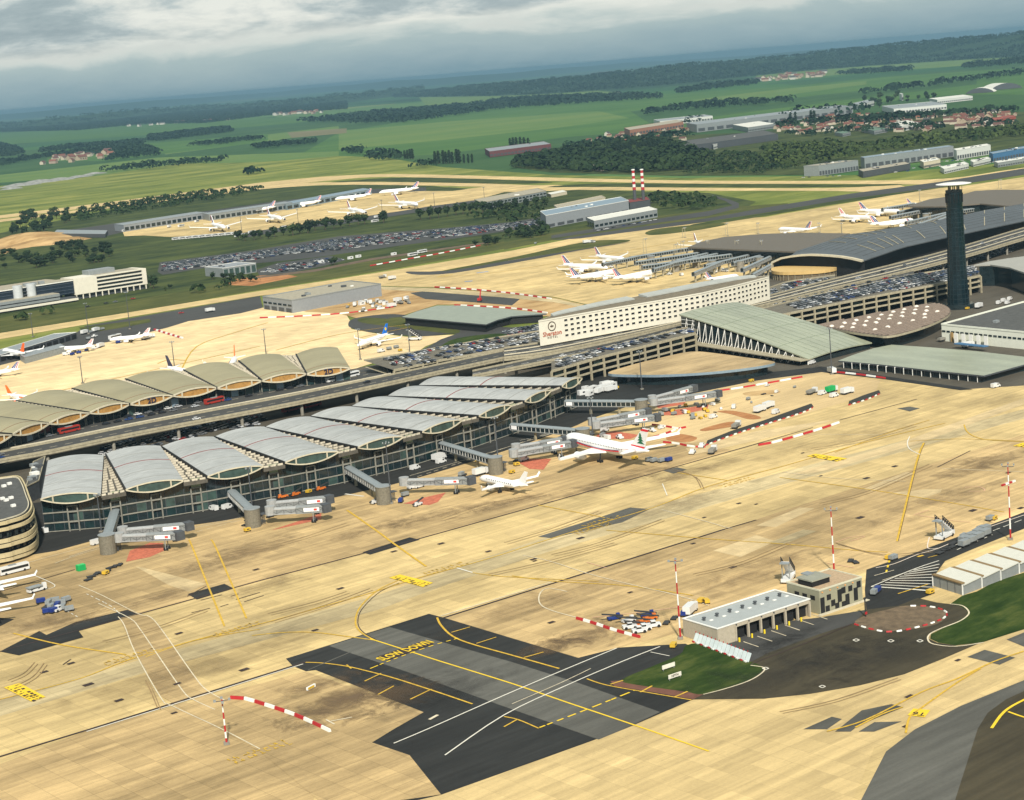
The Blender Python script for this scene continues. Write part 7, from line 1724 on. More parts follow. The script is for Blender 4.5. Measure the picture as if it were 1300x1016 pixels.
# service lane lines lower left
for px in ([(100,744),(130,757),(175,780),(190,784),(205,800),(245,857),(262,877),(285,890)], [(150,784),(158,795),(172,830),(205,888),(218,897),(280,926),(330,952)], [(125,767),(165,786),(178,800),(200,832),(232,878),(245,889),(273,902)]): line(px, .36, WPT)
line([(110,755),(140,770),(152,780)], .3, WPT2, dash=(2, 2)); line([(60,763),(100,785)], .3, WPT2, dash=(2, 2)); line([(45,732),(70,744),(57,750)], .35, WPT2)
sheet('service_lane', [(176,780),(190,784),(205,800),(245,857),(262,877),(285,890),(270,898),(240,888),(222,895),(205,885),(170,825),(152,786)], ZM-.04, CONCB)
sheet('service_lane', [(222,895),(285,890),(330,905),(420,926),(520,960),(560,1010),(420,1030),(330,955),(280,927)], ZM-.05, CONCB)
for px in ([(88,708),(120,697),(180,680),(125,694)], [(70,716),(110,702),(150,692)], [(20,720),(80,703),(130,691)], [(255,668),(300,659),(320,654)], [(240,672),(300,662)]): line(px[:3] if len(px) > 3 else px, .35, WPT)
line([(250,676),(312,660),(330,657)], .3, WPT, dash=(3, 2)); line([(520,605),(620,576),(720,545)], .35, WPT); line([(530,606),(640,570),(700,549)], .35, WPT, dash=(3, 3))
line([(438,628),(462,631)], 1.2, WPT2); line([(660,560),(716,548)], .3, WPT2)
# white curves on the right apron
line([(720,752),(695,748),(685,756),(686,768),(700,776),(732,785),(760,792)], .45, WPT); line([(664,706),(700,714),(760,733),(860,757),(900,770)], .4, WPT); line([(840,648),(900,664),(920,670),(930,672)], .4, WPT); line([(1155,555),(1152,563),(1155,571),(1168,578)], .45, WPT2); line([(752,785),(800,780),(862,772),(880,768)], .35, mat('pale_red_paint', (.62, .36, .24), .8, .2)); line([(993,600),(1060,608),(1150,612)], .3, WPT); line([(1196,596),(1300,600)], .35, WPT); line([(1020,552),(1120,553)], .3, WPT); line([(841,615),(847,630)], .4, WPT2); line([(580,722),(600,728)], .7, WPT2)
for px in ([(1060,690),(1080,683),(1098,682),(1080,688)], [(1225,620),(1243,619),(1250,624),(1230,625)], [(1160,655),(1180,648)], [(745,715),(770,722)], [(1165,655),(1210,662),(1232,664)], [(1050,716),(1085,722)]): line(px, .3, MATS['pale_red_paint'])
# road by the fire station
line([(1112,722),(1135,717),(1165,705),(1192,697),(1240,676),(1300,655),(1360,634)], .4, mat('pink_white_line', (.62, .52, .42))); line([(1205,696),(1250,679),(1300,660)], .35, WPT2, dash=(3, 2)); line([(1215,699),(1260,680)], .35, WPT2, dash=(2.5, 3)); line([(1180,683),(1178,697),(1192,697)], .4, MATS['pink_white_line'])
line([(1131,706),(1125,728)], .6, YELB, dash=(3, 3)); line([(1165,708),(1172,706)], 1.2, YEL); line([(1178,709),(1190,706)], .4, YEL); line([(1110,732),(1135,725)], .35, WPT); line([(1120,738),(1150,728)], .35, WPT)
for i in range(9): t = i/8; line([(1110+t*2, 745.5-t*1.5+t*.2), (1186+i*1.1, 750-i*4.2)] if 0 else [(1112+i*6.0, 746-i*2.6), (1183+i*1.2, 751-i*4.2)], .55, WPT2)
line([(1106,746),(1150,749),(1185,752)], .5, WPT2); line([(1106,746),(1130,736),(1165,722),(1192,713)], .45, WPT2); line([(1140,755),(1178,743)], .5, YEL)
for i in range(6): x = 944+i*17.5; y = 816-i*7.0; line([(x, y), (x+19, y+6.5)], .35, WPT)
line([(953,845),(970,838),(1030,815),(1080,794)], .5, JNT); line([(953,846),(970,849),(967,856),(950,866),(920,876),(893,883)], .45, WPT)
line([(1206,768),(1221,770),(1229,776),(1229,782),(1218,790),(1195,799),(1181,806),(1178,813),(1185,819),(1213,822),(1249,817)], .5, WPT)
for x, y in ((972,850), (1044,873), (1087,814), (1168,815), (1131,815)): 
    a = [(x-4, y), (x, y-1.7), (x+4, y), (x, y+1.7), (x-4, y)]; line([a[0], a[1]], .35, WPT2); line([a[1], a[2]], .35, WPT2); line([a[2], a[3]], .35, WPT2); line([a[3], a[4]], .35, WPT2)
line([(545,915),(556,909)], 1.0, WPT); line([(420,917),(447,912)], .5, WPT); line([(414,915),(425,921)], .5, WPT)
line([(870,926),(970,885),(1092,853),(1180,800)], .01, JNT)
line([(1050,930),(1100,915),(1170,880),(1215,863),(1260,842),(1300,828)], .6, YEL); line([(1150,932),(1155,912),(1170,900),(1215,868),(1245,850)], .6, YEL); line([(1086,925),(1120,908),(1146,899)], .6, YEL)
line([(1259,926),(1275,905),(1300,890),(1340,873)], .8, YELB); line([(1280,905),(1300,912),(1330,920)], .7, YELB); line([(990,880),(1100,862),(1250,810)], .01, JNT)
TM = mat('tyre_mark', (.25, .165, .075), .8, .3, .3)
for px in ([(10,865),(30,856),(44,842)], [(20,872),(42,860),(56,843)], [(185,865),(192,880),(200,900)], [(340,780),(400,765),(440,752)], [(345,790),(410,770),(470,748)], [(820,605),(850,597),(880,605),(890,620)], [(640,690),(700,672),(760,650)], [(700,705),(760,690),(840,660)], [(880,730),(940,715),(1000,690)], [(1040,640),(1100,625),(1180,590)], [(1180,700),(1120,705),(1060,690)], [(620,730),(700,712),(780,690)], [(300,700),(360,690),(440,665)], [(560,660),(620,640),(690,628)], [(990,905),(1060,890),(1140,862)], [(130,815),(190,800),(260,775)], [(1030,570),(1090,560),(1160,540)]): line(px, .35, TM); line([(p[0]+4, p[1]+2) for p in px], .3, TM)
# ground lettering panels
def panel(px, rows, txt=None):
    o = sheet('painted_panel', px, ZM+.02, YELB); a, b_, c, d = [G(*p, ZM+.06) for p in px]
    if txt: put_text(txt, (a-d).length*.62, JNT, (a+b_+c+d)/4+Vector((0, 0, .05)), a-b_, (a-d), None, 'ground_lettering', .01)['kind'] = 'structure'; return
    mb = MB(); mb.mat(JNT); rnd = random.Random(rows)
    L_ = (b_-a).length; n = int(L_/2.2)
    for i in range(n):
        for r in range(3):
            if rnd.random() < .25: continue
            u0 = (i+.15)/n; u1 = u0+rnd.choice((.35, .7, .2))/n; v0 = .16+r*.25; v1 = v0+rnd.choice((.09, .2))
            f = lambda u, v: a.lerp(b_, u).lerp(d.lerp(c, u), v)+Vector((0, 0, .03))
            mb.face([f(u0, v0), f(u1, v0), f(u1, v1), f(u0, v1)])
    mb.build('ground_lettering', kind='structure')
panel([(494,734.5),(537,746.5),(550,741),(508,730.5)], 1); panel([(5,874),(40,892),(58,886),(25,868.5)], 2); panel([(1024,580),(1062,587),(1076,583),(1035,577)], 3); panel([(1152.3,909.5),(1174,912),(1181,903),(1159.6,901)], 4, 'T6')
panel([(1286,567),(1310,570),(1320,566),(1298,563)], 5)
for cx, cy in ((300,799), (165,834), (330,797)if 0 else (565,722), (765,662), (752,671), (935,612), (345,792)if 0 else (330,955)):   # clustered stand codes in worn yellow
    mb = MB(); mb.mat(YEL); rnd = random.Random(int(cx)); o = G(cx, cy, ZM+.08)
    for i in range(9):
        for r in range(2):
            x = (i-4)*2.1; y = (r-.5)*2.6
            for _ in range(2): x0 = x+rnd.uniform(-.6, .3); y0 = y+rnd.uniform(-.8, .4); (mb.face([o+Vector((x0, y0, 0)), o+Vector((x0+1.2, y0, 0)), o+Vector((x0+1.2, y0+.35, 0)), o+Vector((x0, y0+.35, 0))]) if rnd.random() < .5 else mb.face([o+Vector((x0, y0, .01)), o+Vector((x0+.35, y0, .01)), o+Vector((x0+.35, y0+1.5, .01)), o+Vector((x0, y0+1.5, .01))]))
    mb.build('ground_lettering', kind='structure')
# drain covers and small stains
mb = MB().mat(JNT); rnd = random.Random(11)
for x, y in [(225,868),(227,804),(112,869),(90,842),(56,853),(151,889),(221,905),(325,723),(432,747),(737,683),(894,657),(938,639),(1019,575),(1100,607),(1136,592),(1042,604),(1092,657),(1235,648),(1296,645),(1155,884),(1216,838),(1149,922),(677,710),(679,712),(800,752),(880,690),(960,640),(620,700),(400,800),(310,850),(500,700),(560,690),(700,790),(930,720),(1280,600)]:
    g = G(x, y, ZM+.05); a = rnd.uniform(.5, 1.1)
    mb.face([g+Vector((-a*1.6, -a, 0)), g+Vector((a*1.6, -a, 0)), g+Vector((a*1.6, a, 0)), g+Vector((-a*1.6, a, 0))])
mb.build('drain_covers', kind='structure')
# back apron lines
for px in ([(230,470),(250,440),(300,422),(340,410)], [(60,500),(150,480),(330,440)], [(350,445),(430,425),(520,412)], [(560,352),(640,345),(800,318),(900,300)], [(200,462),(215,457),(236,458)], [(450,432),(470,426),(520,416)]): line(px, .9, YEL, z=.12)
for px in ([(460,372),(470,369)], [(555,352),(575,349)]): line(px, 1.5, YELB, z=.12)
line([(590,358),(600,357)], 3, mat('blue_stand_paint', (.15, .3, .55)), z=.12); line([(605,347),(620,345)], 3, MATS['blue_stand_paint'], z=.12)
# ------------------------------------------------------------------ barriers, masts
def barriers(px, seg, label, grp, h=1.0, w=.7, z=.2, gf=.98):
    pts = resamp([G(p[0], p[1], z) for p in crv(px, 5)], max(1, int(sum((G(*b)-G(*a)).length for a, b in zip(px[:-1], px[1:]))/seg)))
    rm = {}
    for i, (a, c) in enumerate(zip(pts[:-1], pts[1:])):
        d = c-a; k = round(d.length, 0); m = CHR if i % 2 == 0 else WHITE
        if (k, m.name) not in rm:
            q = MB().mat(m); L_ = seg*gf; q.raw([(0,-w/2,0),(L_,-w/2,0),(L_,w/2,0),(0,w/2,0),(0,-w/4,h),(L_,-w/4,h),(L_,w/4,h),(0,w/4,h)], [(3,2,1,0),(4,5,6,7),(0,1,5,4),(1,2,6,5),(2,3,7,6),(3,0,4,7)]); rm[(k, m.name)] = q.mesh('barrier_block')
        o = link('barrier_block', rm[(k, m.name)], None, a, math.atan2(d.y, d.x)); tag(o, ('red' if i % 2 == 0 else 'white')+' '+label, 'barrier', grp)
barriers([(293,887),(310,888),(340,897),(380,911),(420,930)], 4.6, 'plastic barrier block in the curved row at the lower left', 'barriers in the curved row at the lower left', .9, .85)
barriers([(732,786),(750,791),(780,801),(813,810)], 3.3, 'barrier block in front of the parked baggage tractors', 'barriers in front of the parked tractors', .8, .8)
barriers([(963,566),(980,563),(1030,549),(1066,537)], 6.5, 'barrier block in the straight row on the open apron', 'barriers in the straight row on the open apron', .9, 1.0)
barriers([(828,540),(845,542),(862,545),(871,543)], 4.2, 'barrier beside the rightmost jet bridges', 'barriers beside the rightmost jet bridges', .8, .8)
barriers([(829,556),(846,551),(858,546)], 4.2, 'barrier beyond the tail with the green tree', 'barriers beyond the green tree tail', .8, .8)
barriers([(842,562),(860,564),(880,568),(898,568)], 4.5, 'barrier behind the green tree tail', 'barriers behind the green tree tail', .8, .8)
barriers([(834,513),(845,509)], 4, 'barrier under the rightmost tubes', 'barriers under the rightmost tubes', .8, .8)
barriers([(911,497),(940,493),(975,487),(1020,479)], 7, 'barrier along the asphalt behind the construction ground', 'barriers along the asphalt', 8e-1, .9)
barriers([(1060,473),(1090,476),(1125,481)], 7, 'barrier at the far corner of the construction ground', 'barriers at the far corner', 8e-1, .9)
barriers([(1085,793),(1105,799),(1130,803),(1160,798),(1185,791),(1200,784),(1202,778),(1192,773),(1175,770),(1150,770)], 3.1, 'kerb block in the ring around the dirty traffic island', 'kerb blocks around the traffic island', .4, .6, gf=.55)
barriers([(552,365),(600,368),(650,373),(700,380)], 7, 'barrier along the lane behind the low green roof', 'barriers behind the low green roof', 1, 1)
barriers([(577,388),(620,390),(660,393),(695,398)], 7, 'barrier along the top of the low green roof', 'barriers above the low green roof', 1, 1)
barriers([(330,404),(380,402),(440,398),(500,390)], 7, 'barrier along the front of the work site', 'barriers along the work site', .9, .9)
barriers([(196,419),(232,430)], 6, 'dark barrier behind the red and white tailed aircraft', 'barriers on the back apron', 1.1, 1.6)
barriers([(470,338),(520,329),(560,322),(610,312)], 8, 'barrier along the red soil beside the car park', 'barriers along the red soil', 1.0, 1)
# trench laid as a flat sheet in shadow colour, with barriers
TR = [(896,566),(930,553),(970,540),(1020,524),(1033,517)]
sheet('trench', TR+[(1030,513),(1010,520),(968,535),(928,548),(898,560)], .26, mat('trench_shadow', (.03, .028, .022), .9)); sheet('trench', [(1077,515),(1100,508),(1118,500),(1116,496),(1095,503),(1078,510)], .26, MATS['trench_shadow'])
for P_ in (TR, [(1077,515),(1100,508),(1118,500)]): barriers(P_, 3.4, 'small barrier along the dark trench on the construction ground', 'barriers along the dark trench', .6, .35, gf=.6)
def mast(base, top, kind, label, grp, h=0):
    g = G(*base); lo, hi = 0, 90
    for _ in range(40):
        m_ = (lo+hi)/2
        if PX((g.x, g.y, m_))[1] < top: hi = m_
        else: lo = m_
    H_ = lo; root = empty('floodlight_mast', (g.x, g.y, h), random.uniform(0, 3), label=label, cat='mast', group=grp)
    if kind == 'rw':
        for k in range(7): b = MB().mat(CHR if k % 2 == 0 else WHITE); z0 = H_*k/7; b.cyl(0, 0, z0, H_*(k+1)/7, .31-.02*k, .29-.02*k, n=8); b.build('mast_section', root)
    else:
        b = MB().mat(DGREY if kind == 'dark' else CREAM2); b.cyl(0, 0, 0, H_, .34, .2, n=8); b.build('pole', root)
        if kind == 'lattice': b = MB().mat(CREAM2); b.cyl(2.6, 0, 0, H_, .3, .2, n=6); b.beam((0,0,H_-1), (2.6,0,H_-1), .3); b.build('pole', root)
    b = MB().mat(DGREY if kind != 'lattice' else WHITE); s_ = 2.0 if kind == 'rw' else 1.3
    b.beam((-s_, 0, H_-.4), (s_, 0, H_-.4), .18); b.beam((0, -s_, H_-.9), (0, s_, H_-.9), .18)
    b.build('crossarm', root)
    for x, y in ((-s_, 0), (s_, 0), (0, -s_), (0, s_)): b = MB().mat(METAL); b.box(x-.35, x+.35, y-.25, y+.25, H_-.5, H_+.1); b.build('lamp_head', root)
    b = MB().mat(CONCD); b.box(-.8, .8, -.8, .8, 0, .7); b.build('base_block', root); return H_
mast((864,812),712,'rw','tall red and white striped mast at the left corner of the garage','striped masts',.2); mast((1059,727),646,'rw','red and white striped mast behind the chequered office block','striped masts',.2); mast((1283,686),590,'rw','red and white striped mast beside the row of white sheds','striped masts',.2); mast((288,946),889,'rw','red and white striped mast at the lower left by the curved barriers','striped masts',.2)
mast((1275+7,0+660),540,'rw','',None) if 0 else None
GM = [((105,487),453,'slim dark mast rising behind the leftmost olive roofs'),((222,471),434,'slim mast beside the navy tailed aircraft'),((338,452),418,'slim mast behind the right olive roofs'),((457.6,457),418,'slim mast at the end of the olive terminal'),((520.6,450),412,'slim mast beside the low parking deck'),
 ((129,676),628,'slim mast before the second pale roof from the left'),((320.6,648),594,'slim mast beside the second jet bridge'),((497,640),562,'slim mast beside the third jet bridge rotunda'),((633.5,600),530,'slim mast beside the fourth rotunda'),((753,559),505,'slim mast beside the fifth rotunda'),((815,495),446,'slim mast in front of the sand coloured lens roof'),((1056,476),417,'slim mast in front of the glass station hall')]
for b_, t_, lab in GM: mast(b_, t_, 'dark', lab, None, .1)
for b_, t_, lab in [((379,286),266,'first'),((307,295),274,'second'),((486,277),254,'third'),((552,264),245,'fourth'),((615,253),238,'fifth')]: mast(b_, t_, 'dark', 'dark mast on the front edge of the far apron, the %s seen %s' % ({'first':'second','second':'leftmost','third':'middle','fourth':'fourth','fifth':'rightmost'}[lab], 'from the left' if lab != 'second' else 'of all'), 'masts of the far apron')
for b_, t_, lab in [((42,428),398,'slim mast left of centre on the pale taxiway strip'),((112.5,424),385,'slim mast between offices and back apron'),((165,418),371,'slim mast beside the end of the white office block')]: mast(b_, t_, 'dark', lab, None)
for i, (x, y, t) in enumerate([(869,330,306),(821,325,303),(899,329,305),(938,329,305),(968,330,305),(924,300,283),(963,297,283),(870,302,289),(1040,296,283),(1069,297,283),(1168,256,241),(1235,266,250),(1257,262,249),(1271,240,228),(1182,290,270),(860,332,310)]): mast((x, y), t, 'lattice', 'pale twin floodlight mast by the lens roofs and glass walkways', 'pale twin masts by the glass walkways')
# ------------------------------------------------------------------ vehicles
CC = {'white': (.58, .58, .56), 'silver': (.42, .43, .44), 'grey': (.13, .135, .14), 'black': (.015, .015, .018), 'blue': (.02, .05, .16), 'red': (.30, .02, .02), 'green': (.03, .08, .04)}
CM = {k: mat('car_paint_'+k, v, .3, .03, 1, spec=.6) for k, v in CC.items()}
CG = mat('car_glass', (.01, .013, .016), .1, spec=.7)
def car_meshes(c):
    m = CM[c]; b = MB().mat(m); L_, Wd = 4.4, .88
    # body in profile, slightly tapered
    lo = [(-2.2,.28),(2.2,.28),(2.2,.62),(2.05,.78),(1.1,.9),(-1.85,.95),(-2.2,.8)]
    n = len(lo); b.raw([(x, -Wd, z) for x, z in lo]+[(x, Wd, z) for x, z in lo], [tuple(range(n)), tuple(range(2*n-1, n-1, -1))]+[(i, n+i, n+(i+1) % n, (i+1) % n) for i in range(n)])
    b.raw([(-1.35,-.68,1.42),(.35,-.68,1.42),(.35,.68,1.42),(-1.35,.68,1.42),(-1.45,-.72,1.34),(.45,-.72,1.34),(.45,.72,1.34),(-1.45,.72,1.34)], [(0,1,2,3),(4,5,1,0),(5,6,2,1),(6,7,3,2),(7,4,0,3)])
    g = MB().mat(CG); g.raw([(-1.95,-.8,.93),(1.15,-.8,.89),(1.15,.8,.89),(-1.95,.8,.93),(-1.45,-.7,1.36),(.45,-.7,1.36),(.45,.7,1.36),(-1.45,.7,1.36)], [(0,1,5,4),(1,2,6,5),(2,3,7,6),(3,0,4,7)])
    w = MB().mat(TYRE)
    for x in (-1.35, 1.4):
        for y in (-.78, .78): v, f = lathe_x([(-.11, 0, .32), (.11, 0, .32)], 8); w.raw([(x+q[1], y+q[0], .32+q[2]) for q in v], f)
    al = MB(); 
    for s_ in (b, g, w): al.mat(s_.mats[0]); al.raw(s_.v, s_.f)
    return b.mesh('body'), g.mesh('windows'), w.mesh('wheels'), al.mesh('parked_car')
CARS = {c: car_meshes(c) for c in CC}
CW = ['white']*4+['silver']*5+['grey']*6+['black']*8+['blue']*2+['red']+['green']*0
allcars = []   # (x, y, z, rz, colour, where)
def lot(px, h, where, pitch=2.55, rows=(0, 5.4, 16.6), fill=.85, ang=0.0, seed=0, jit=.25):
    rnd = random.Random(seed); w = [(lambda g: (g.x, g.y))(G(p[0], p[1], h)) for p in px]; ca, sa = math.cos(ang), math.sin(ang)
    r = [(x*ca+y*sa, -x*sa+y*ca) for x, y in w]; x0, x1 = min(p[0] for p in r), max(p[0] for p in r); y0, y1 = min(p[1] for p in r), max(p[1] for p in r); y = y0+2.6
    while y < y1:
        for off in rows[:2]:
            x = x0+1.3
            while x < x1:
                if inside(x, y+off, r) and rnd.random() < fill:
                    yy = y+off+rnd.uniform(-jit, jit); allcars.append((x*ca-yy*sa, x*sa+yy*ca, h+.03, ang+math.pi/2+rnd.choice((0, math.pi))+rnd.uniform(-.04, .04), rnd.choice(CW), where))
                x += pitch
        y += rows[2]
def row(px, h, where, gap=5.6, fill=.8, seed=0, mix=None):
    rnd = random.Random(seed); P_ = [G(p[0], p[1], h) for p in crv(px, 5)]; L_ = sum((b_-a).length for a, b_ in zip(P_[:-1], P_[1:])); n = int(L_/gap); Q = resamp(P_, n)
    for a, c in zip(Q[:-1], Q[1:]):
        if rnd.random() < fill: d = c-a; allcars.append((a.x, a.y, h+.05, math.atan2(d.y, d.x)+rnd.choice((0, math.pi)), rnd.choice(mix or CW), where))
row([(10,568),(60,555),(180,530),(330,501),(420,484)], 7.4, 'on the drop-off road before the ochre gables', 6.5, .6, 1)
row([(0,562),(60,550),(120,538),(180,526),(330,497),(430,478)], 7.4, 'on the drop-off road before the ochre gables', 6, .5, 2)
row([(0,578),(60,567),(180,542.5),(380,504),(560,466)], 8, 'driving on the long viaduct', 26, .4, 3); row([(0,582),(180,546),(380,508),(560,469)], 8, 'driving on the long viaduct', 45, .35, 4)
row([(650,449),(790,423),(960,384),(1120,346),(1290,297)], 10, 'driving on the road in front of the hotel', 32, .4, 5)
lot([(500,469),(640,442),(688,433),(684,422),(600,435),(540,446),(480,456)], 8, 'on the low parking deck past the olive terminal', rows=(0, 5.2, 17), fill=.55, seed=6, ang=.0)
lot([(706,468),(763,451),(820,437),(880,422),(886,413),(820,431),(763,444),(705,459)], 12, 'on the parking deck below the hotel', rows=(0, 5.2, 14), fill=.72, seed=7)
lot([(1015,394),(1040,388),(1100,376),(1180,361),(1240,349),(1235,339),(1160,350),(1100,363),(1040,375),(1000,387)], 12, 'on the long parking deck before the control tower', rows=(0, 5.1, 12.4), fill=.85, seed=8)
lot([(978,383),(1018,375),(1058,362),(1050,352),(1000,360),(978,368)], 7, 'on the small deck below the arched terminal end', rows=(0, 5.2, 15), fill=.6, seed=9)
lot([(130,583),(200,568),(265,552),(330,540),(345,526),(280,535),(200,552),(130,568)], .1, 'on the ground between viaduct and pale roofs', rows=(0, 5.2, 15), fill=.7, seed=10, ang=.3)
lot([(640,430),(683,421),(683,412),(640,420)], .1, 'on the ground left of the hotel', rows=(0, 5.2, 14), fill=.8, seed=11)
lot([(1120,348),(1180,335),(1290,306),(1290,318),(1180,350),(1120,360)], .1, 'below the viaduct near the control tower', rows=(0, 5.2, 15), fill=.5, seed=13)
for i, (P_, f_) in enumerate([([(206,346),(207,335),(262,328),(320,321),(380,313),(430,306),(430,314),(330,329),(262,338)], .85), ([(380,313),(430,303),(560,292),(560,298),(500,309),(430,318),(390,322)], .42), ([(545,302),(560,292),(650,284),(690,279),(690,284),(640,292),(560,303)], .72), ([(330,347),(352,337),(420,328),(438,331),(400,338),(368,345)], .45)]):
    lot(P_, -.05, 'in the big distant car park beyond the taxiway' if i < 3 else 'in the small lot beside the red soil', rows=(0, 5.2, 14.5), fill=f_, seed=20+i, ang=.12)
for P_, sd in (([(860,220),(870,214),(880,212),(870,220)], 1),): pass
row([(800,262),(830,258)], .1, 'beside the heating plant', 5, .7, 31); row([(760,293),(835,279)], .1, 'in front of the white roofed plant hall', 4.5, .8, 32)
row([(1020,226),(1100,222),(1160,217)], .1, 'beside the cargo halls', 8, .6, 33); row([(1160,214),(1230,209),(1300,203)], .1, 'beside the cargo halls', 7, .8, 34); row([(1170,207),(1240,203),(1300,200)], .1, 'beside the cargo halls', 7, .8, 35)
row([(230,398),(300,390)], .1, 'on the service road by the offices', 16, .5, 36); row([(100,392),(180,378)], .1, 'in front of the white office block', 9, .6, 37)
row([(690,458),(790,436),(880,412)], 9, 'on the ramp below the hotel', 14, .5, 38); row([(985,388),(1090,362),(1155,348)], 9, 'on the ramp right of the hotel', 9, .6, 39)
allcars.sort(key=lambda c: math.hypot(c[0], c[1]))
for i, (x, y, z, a, c, wh) in enumerate(allcars[:296]):
    D_ = math.hypot(x, y)
    if D_ < 900: o = empty('parked_car', (x, y, z), a); bm, gm, wm, _ = CARS[c]; link('body', bm, o); link('windows', gm, o); link('wheels', wm, o)
    else: o = link('parked_car', CARS[c][3], None, (x, y, z), a)
    tag(o, '%s car %s' % (c, wh), 'car', 'cars '+wh)
rest = allcars[296:]
if rest:
    V = []; Fs = []; MI = []; mats = [CM[k] for k in CC]+[CG]; names = list(CC)
    me = bpy.data.meshes.new('parked_cars'); base = 0; allV = []; allF = []; allM = []
    q = MB(); q.raw([(-2.2,-.88,.3),(2.2,-.88,.3),(2.2,.88,.3),(-2.2,.88,.3),(-2.2,-.88,.9),(2.2,-.88,.8),(2.2,.88,.8),(-2.2,.88,.9)], [(4,5,6,7),(0,1,5,4),(1,2,6,5),(2,3,7,6),(3,0,4,7)])
    k1 = len(q.f); q.raw([(-1.9,-.8,.88),(1.1,-.8,.84),(1.1,.8,.84),(-1.9,.8,.88),(-1.4,-.7,1.4),(.4,-.7,1.4),(.4,.7,1.4),(-1.4,.7,1.4)], [(0,1,5,4),(1,2,6,5),(2,3,7,6),(3,0,4,7)]); k2 = len(q.f); q.raw([(-1.4,-.7,1.42),(.4,-.7,1.42),(.4,.7,1.42),(-1.4,.7,1.42)], [(0,1,2,3)])
    v0 = np.array(q.v)
    for (x, y, z, a, c, wh) in rest:
        ca, sa = math.cos(a), math.sin(a); v = v0.copy(); v[:, 0] = x+v0[:, 0]*ca-v0[:, 1]*sa; v[:, 1] = y+v0[:, 0]*sa+v0[:, 1]*ca; v[:, 2] += z; allV.append(v); ci = names.index(c)
        for j, f in enumerate(q.f): allF.append(tuple(base+t for t in f)); allM.append(len(names) if k1 <= j < k2 else ci)
        base += len(v0)
    me.from_pydata(np.concatenate(allV).tolist(), [], allF)
    for m in mats: me.materials.append(m)
    me.polygons.foreach_set('material_index', allM); o = bpy.data.objects.new('parked_cars', me); COL.objects.link(o); tag(o, 'hundreds of far off cars parked in rows in the distant car parks', 'cars', None, 'stuff')
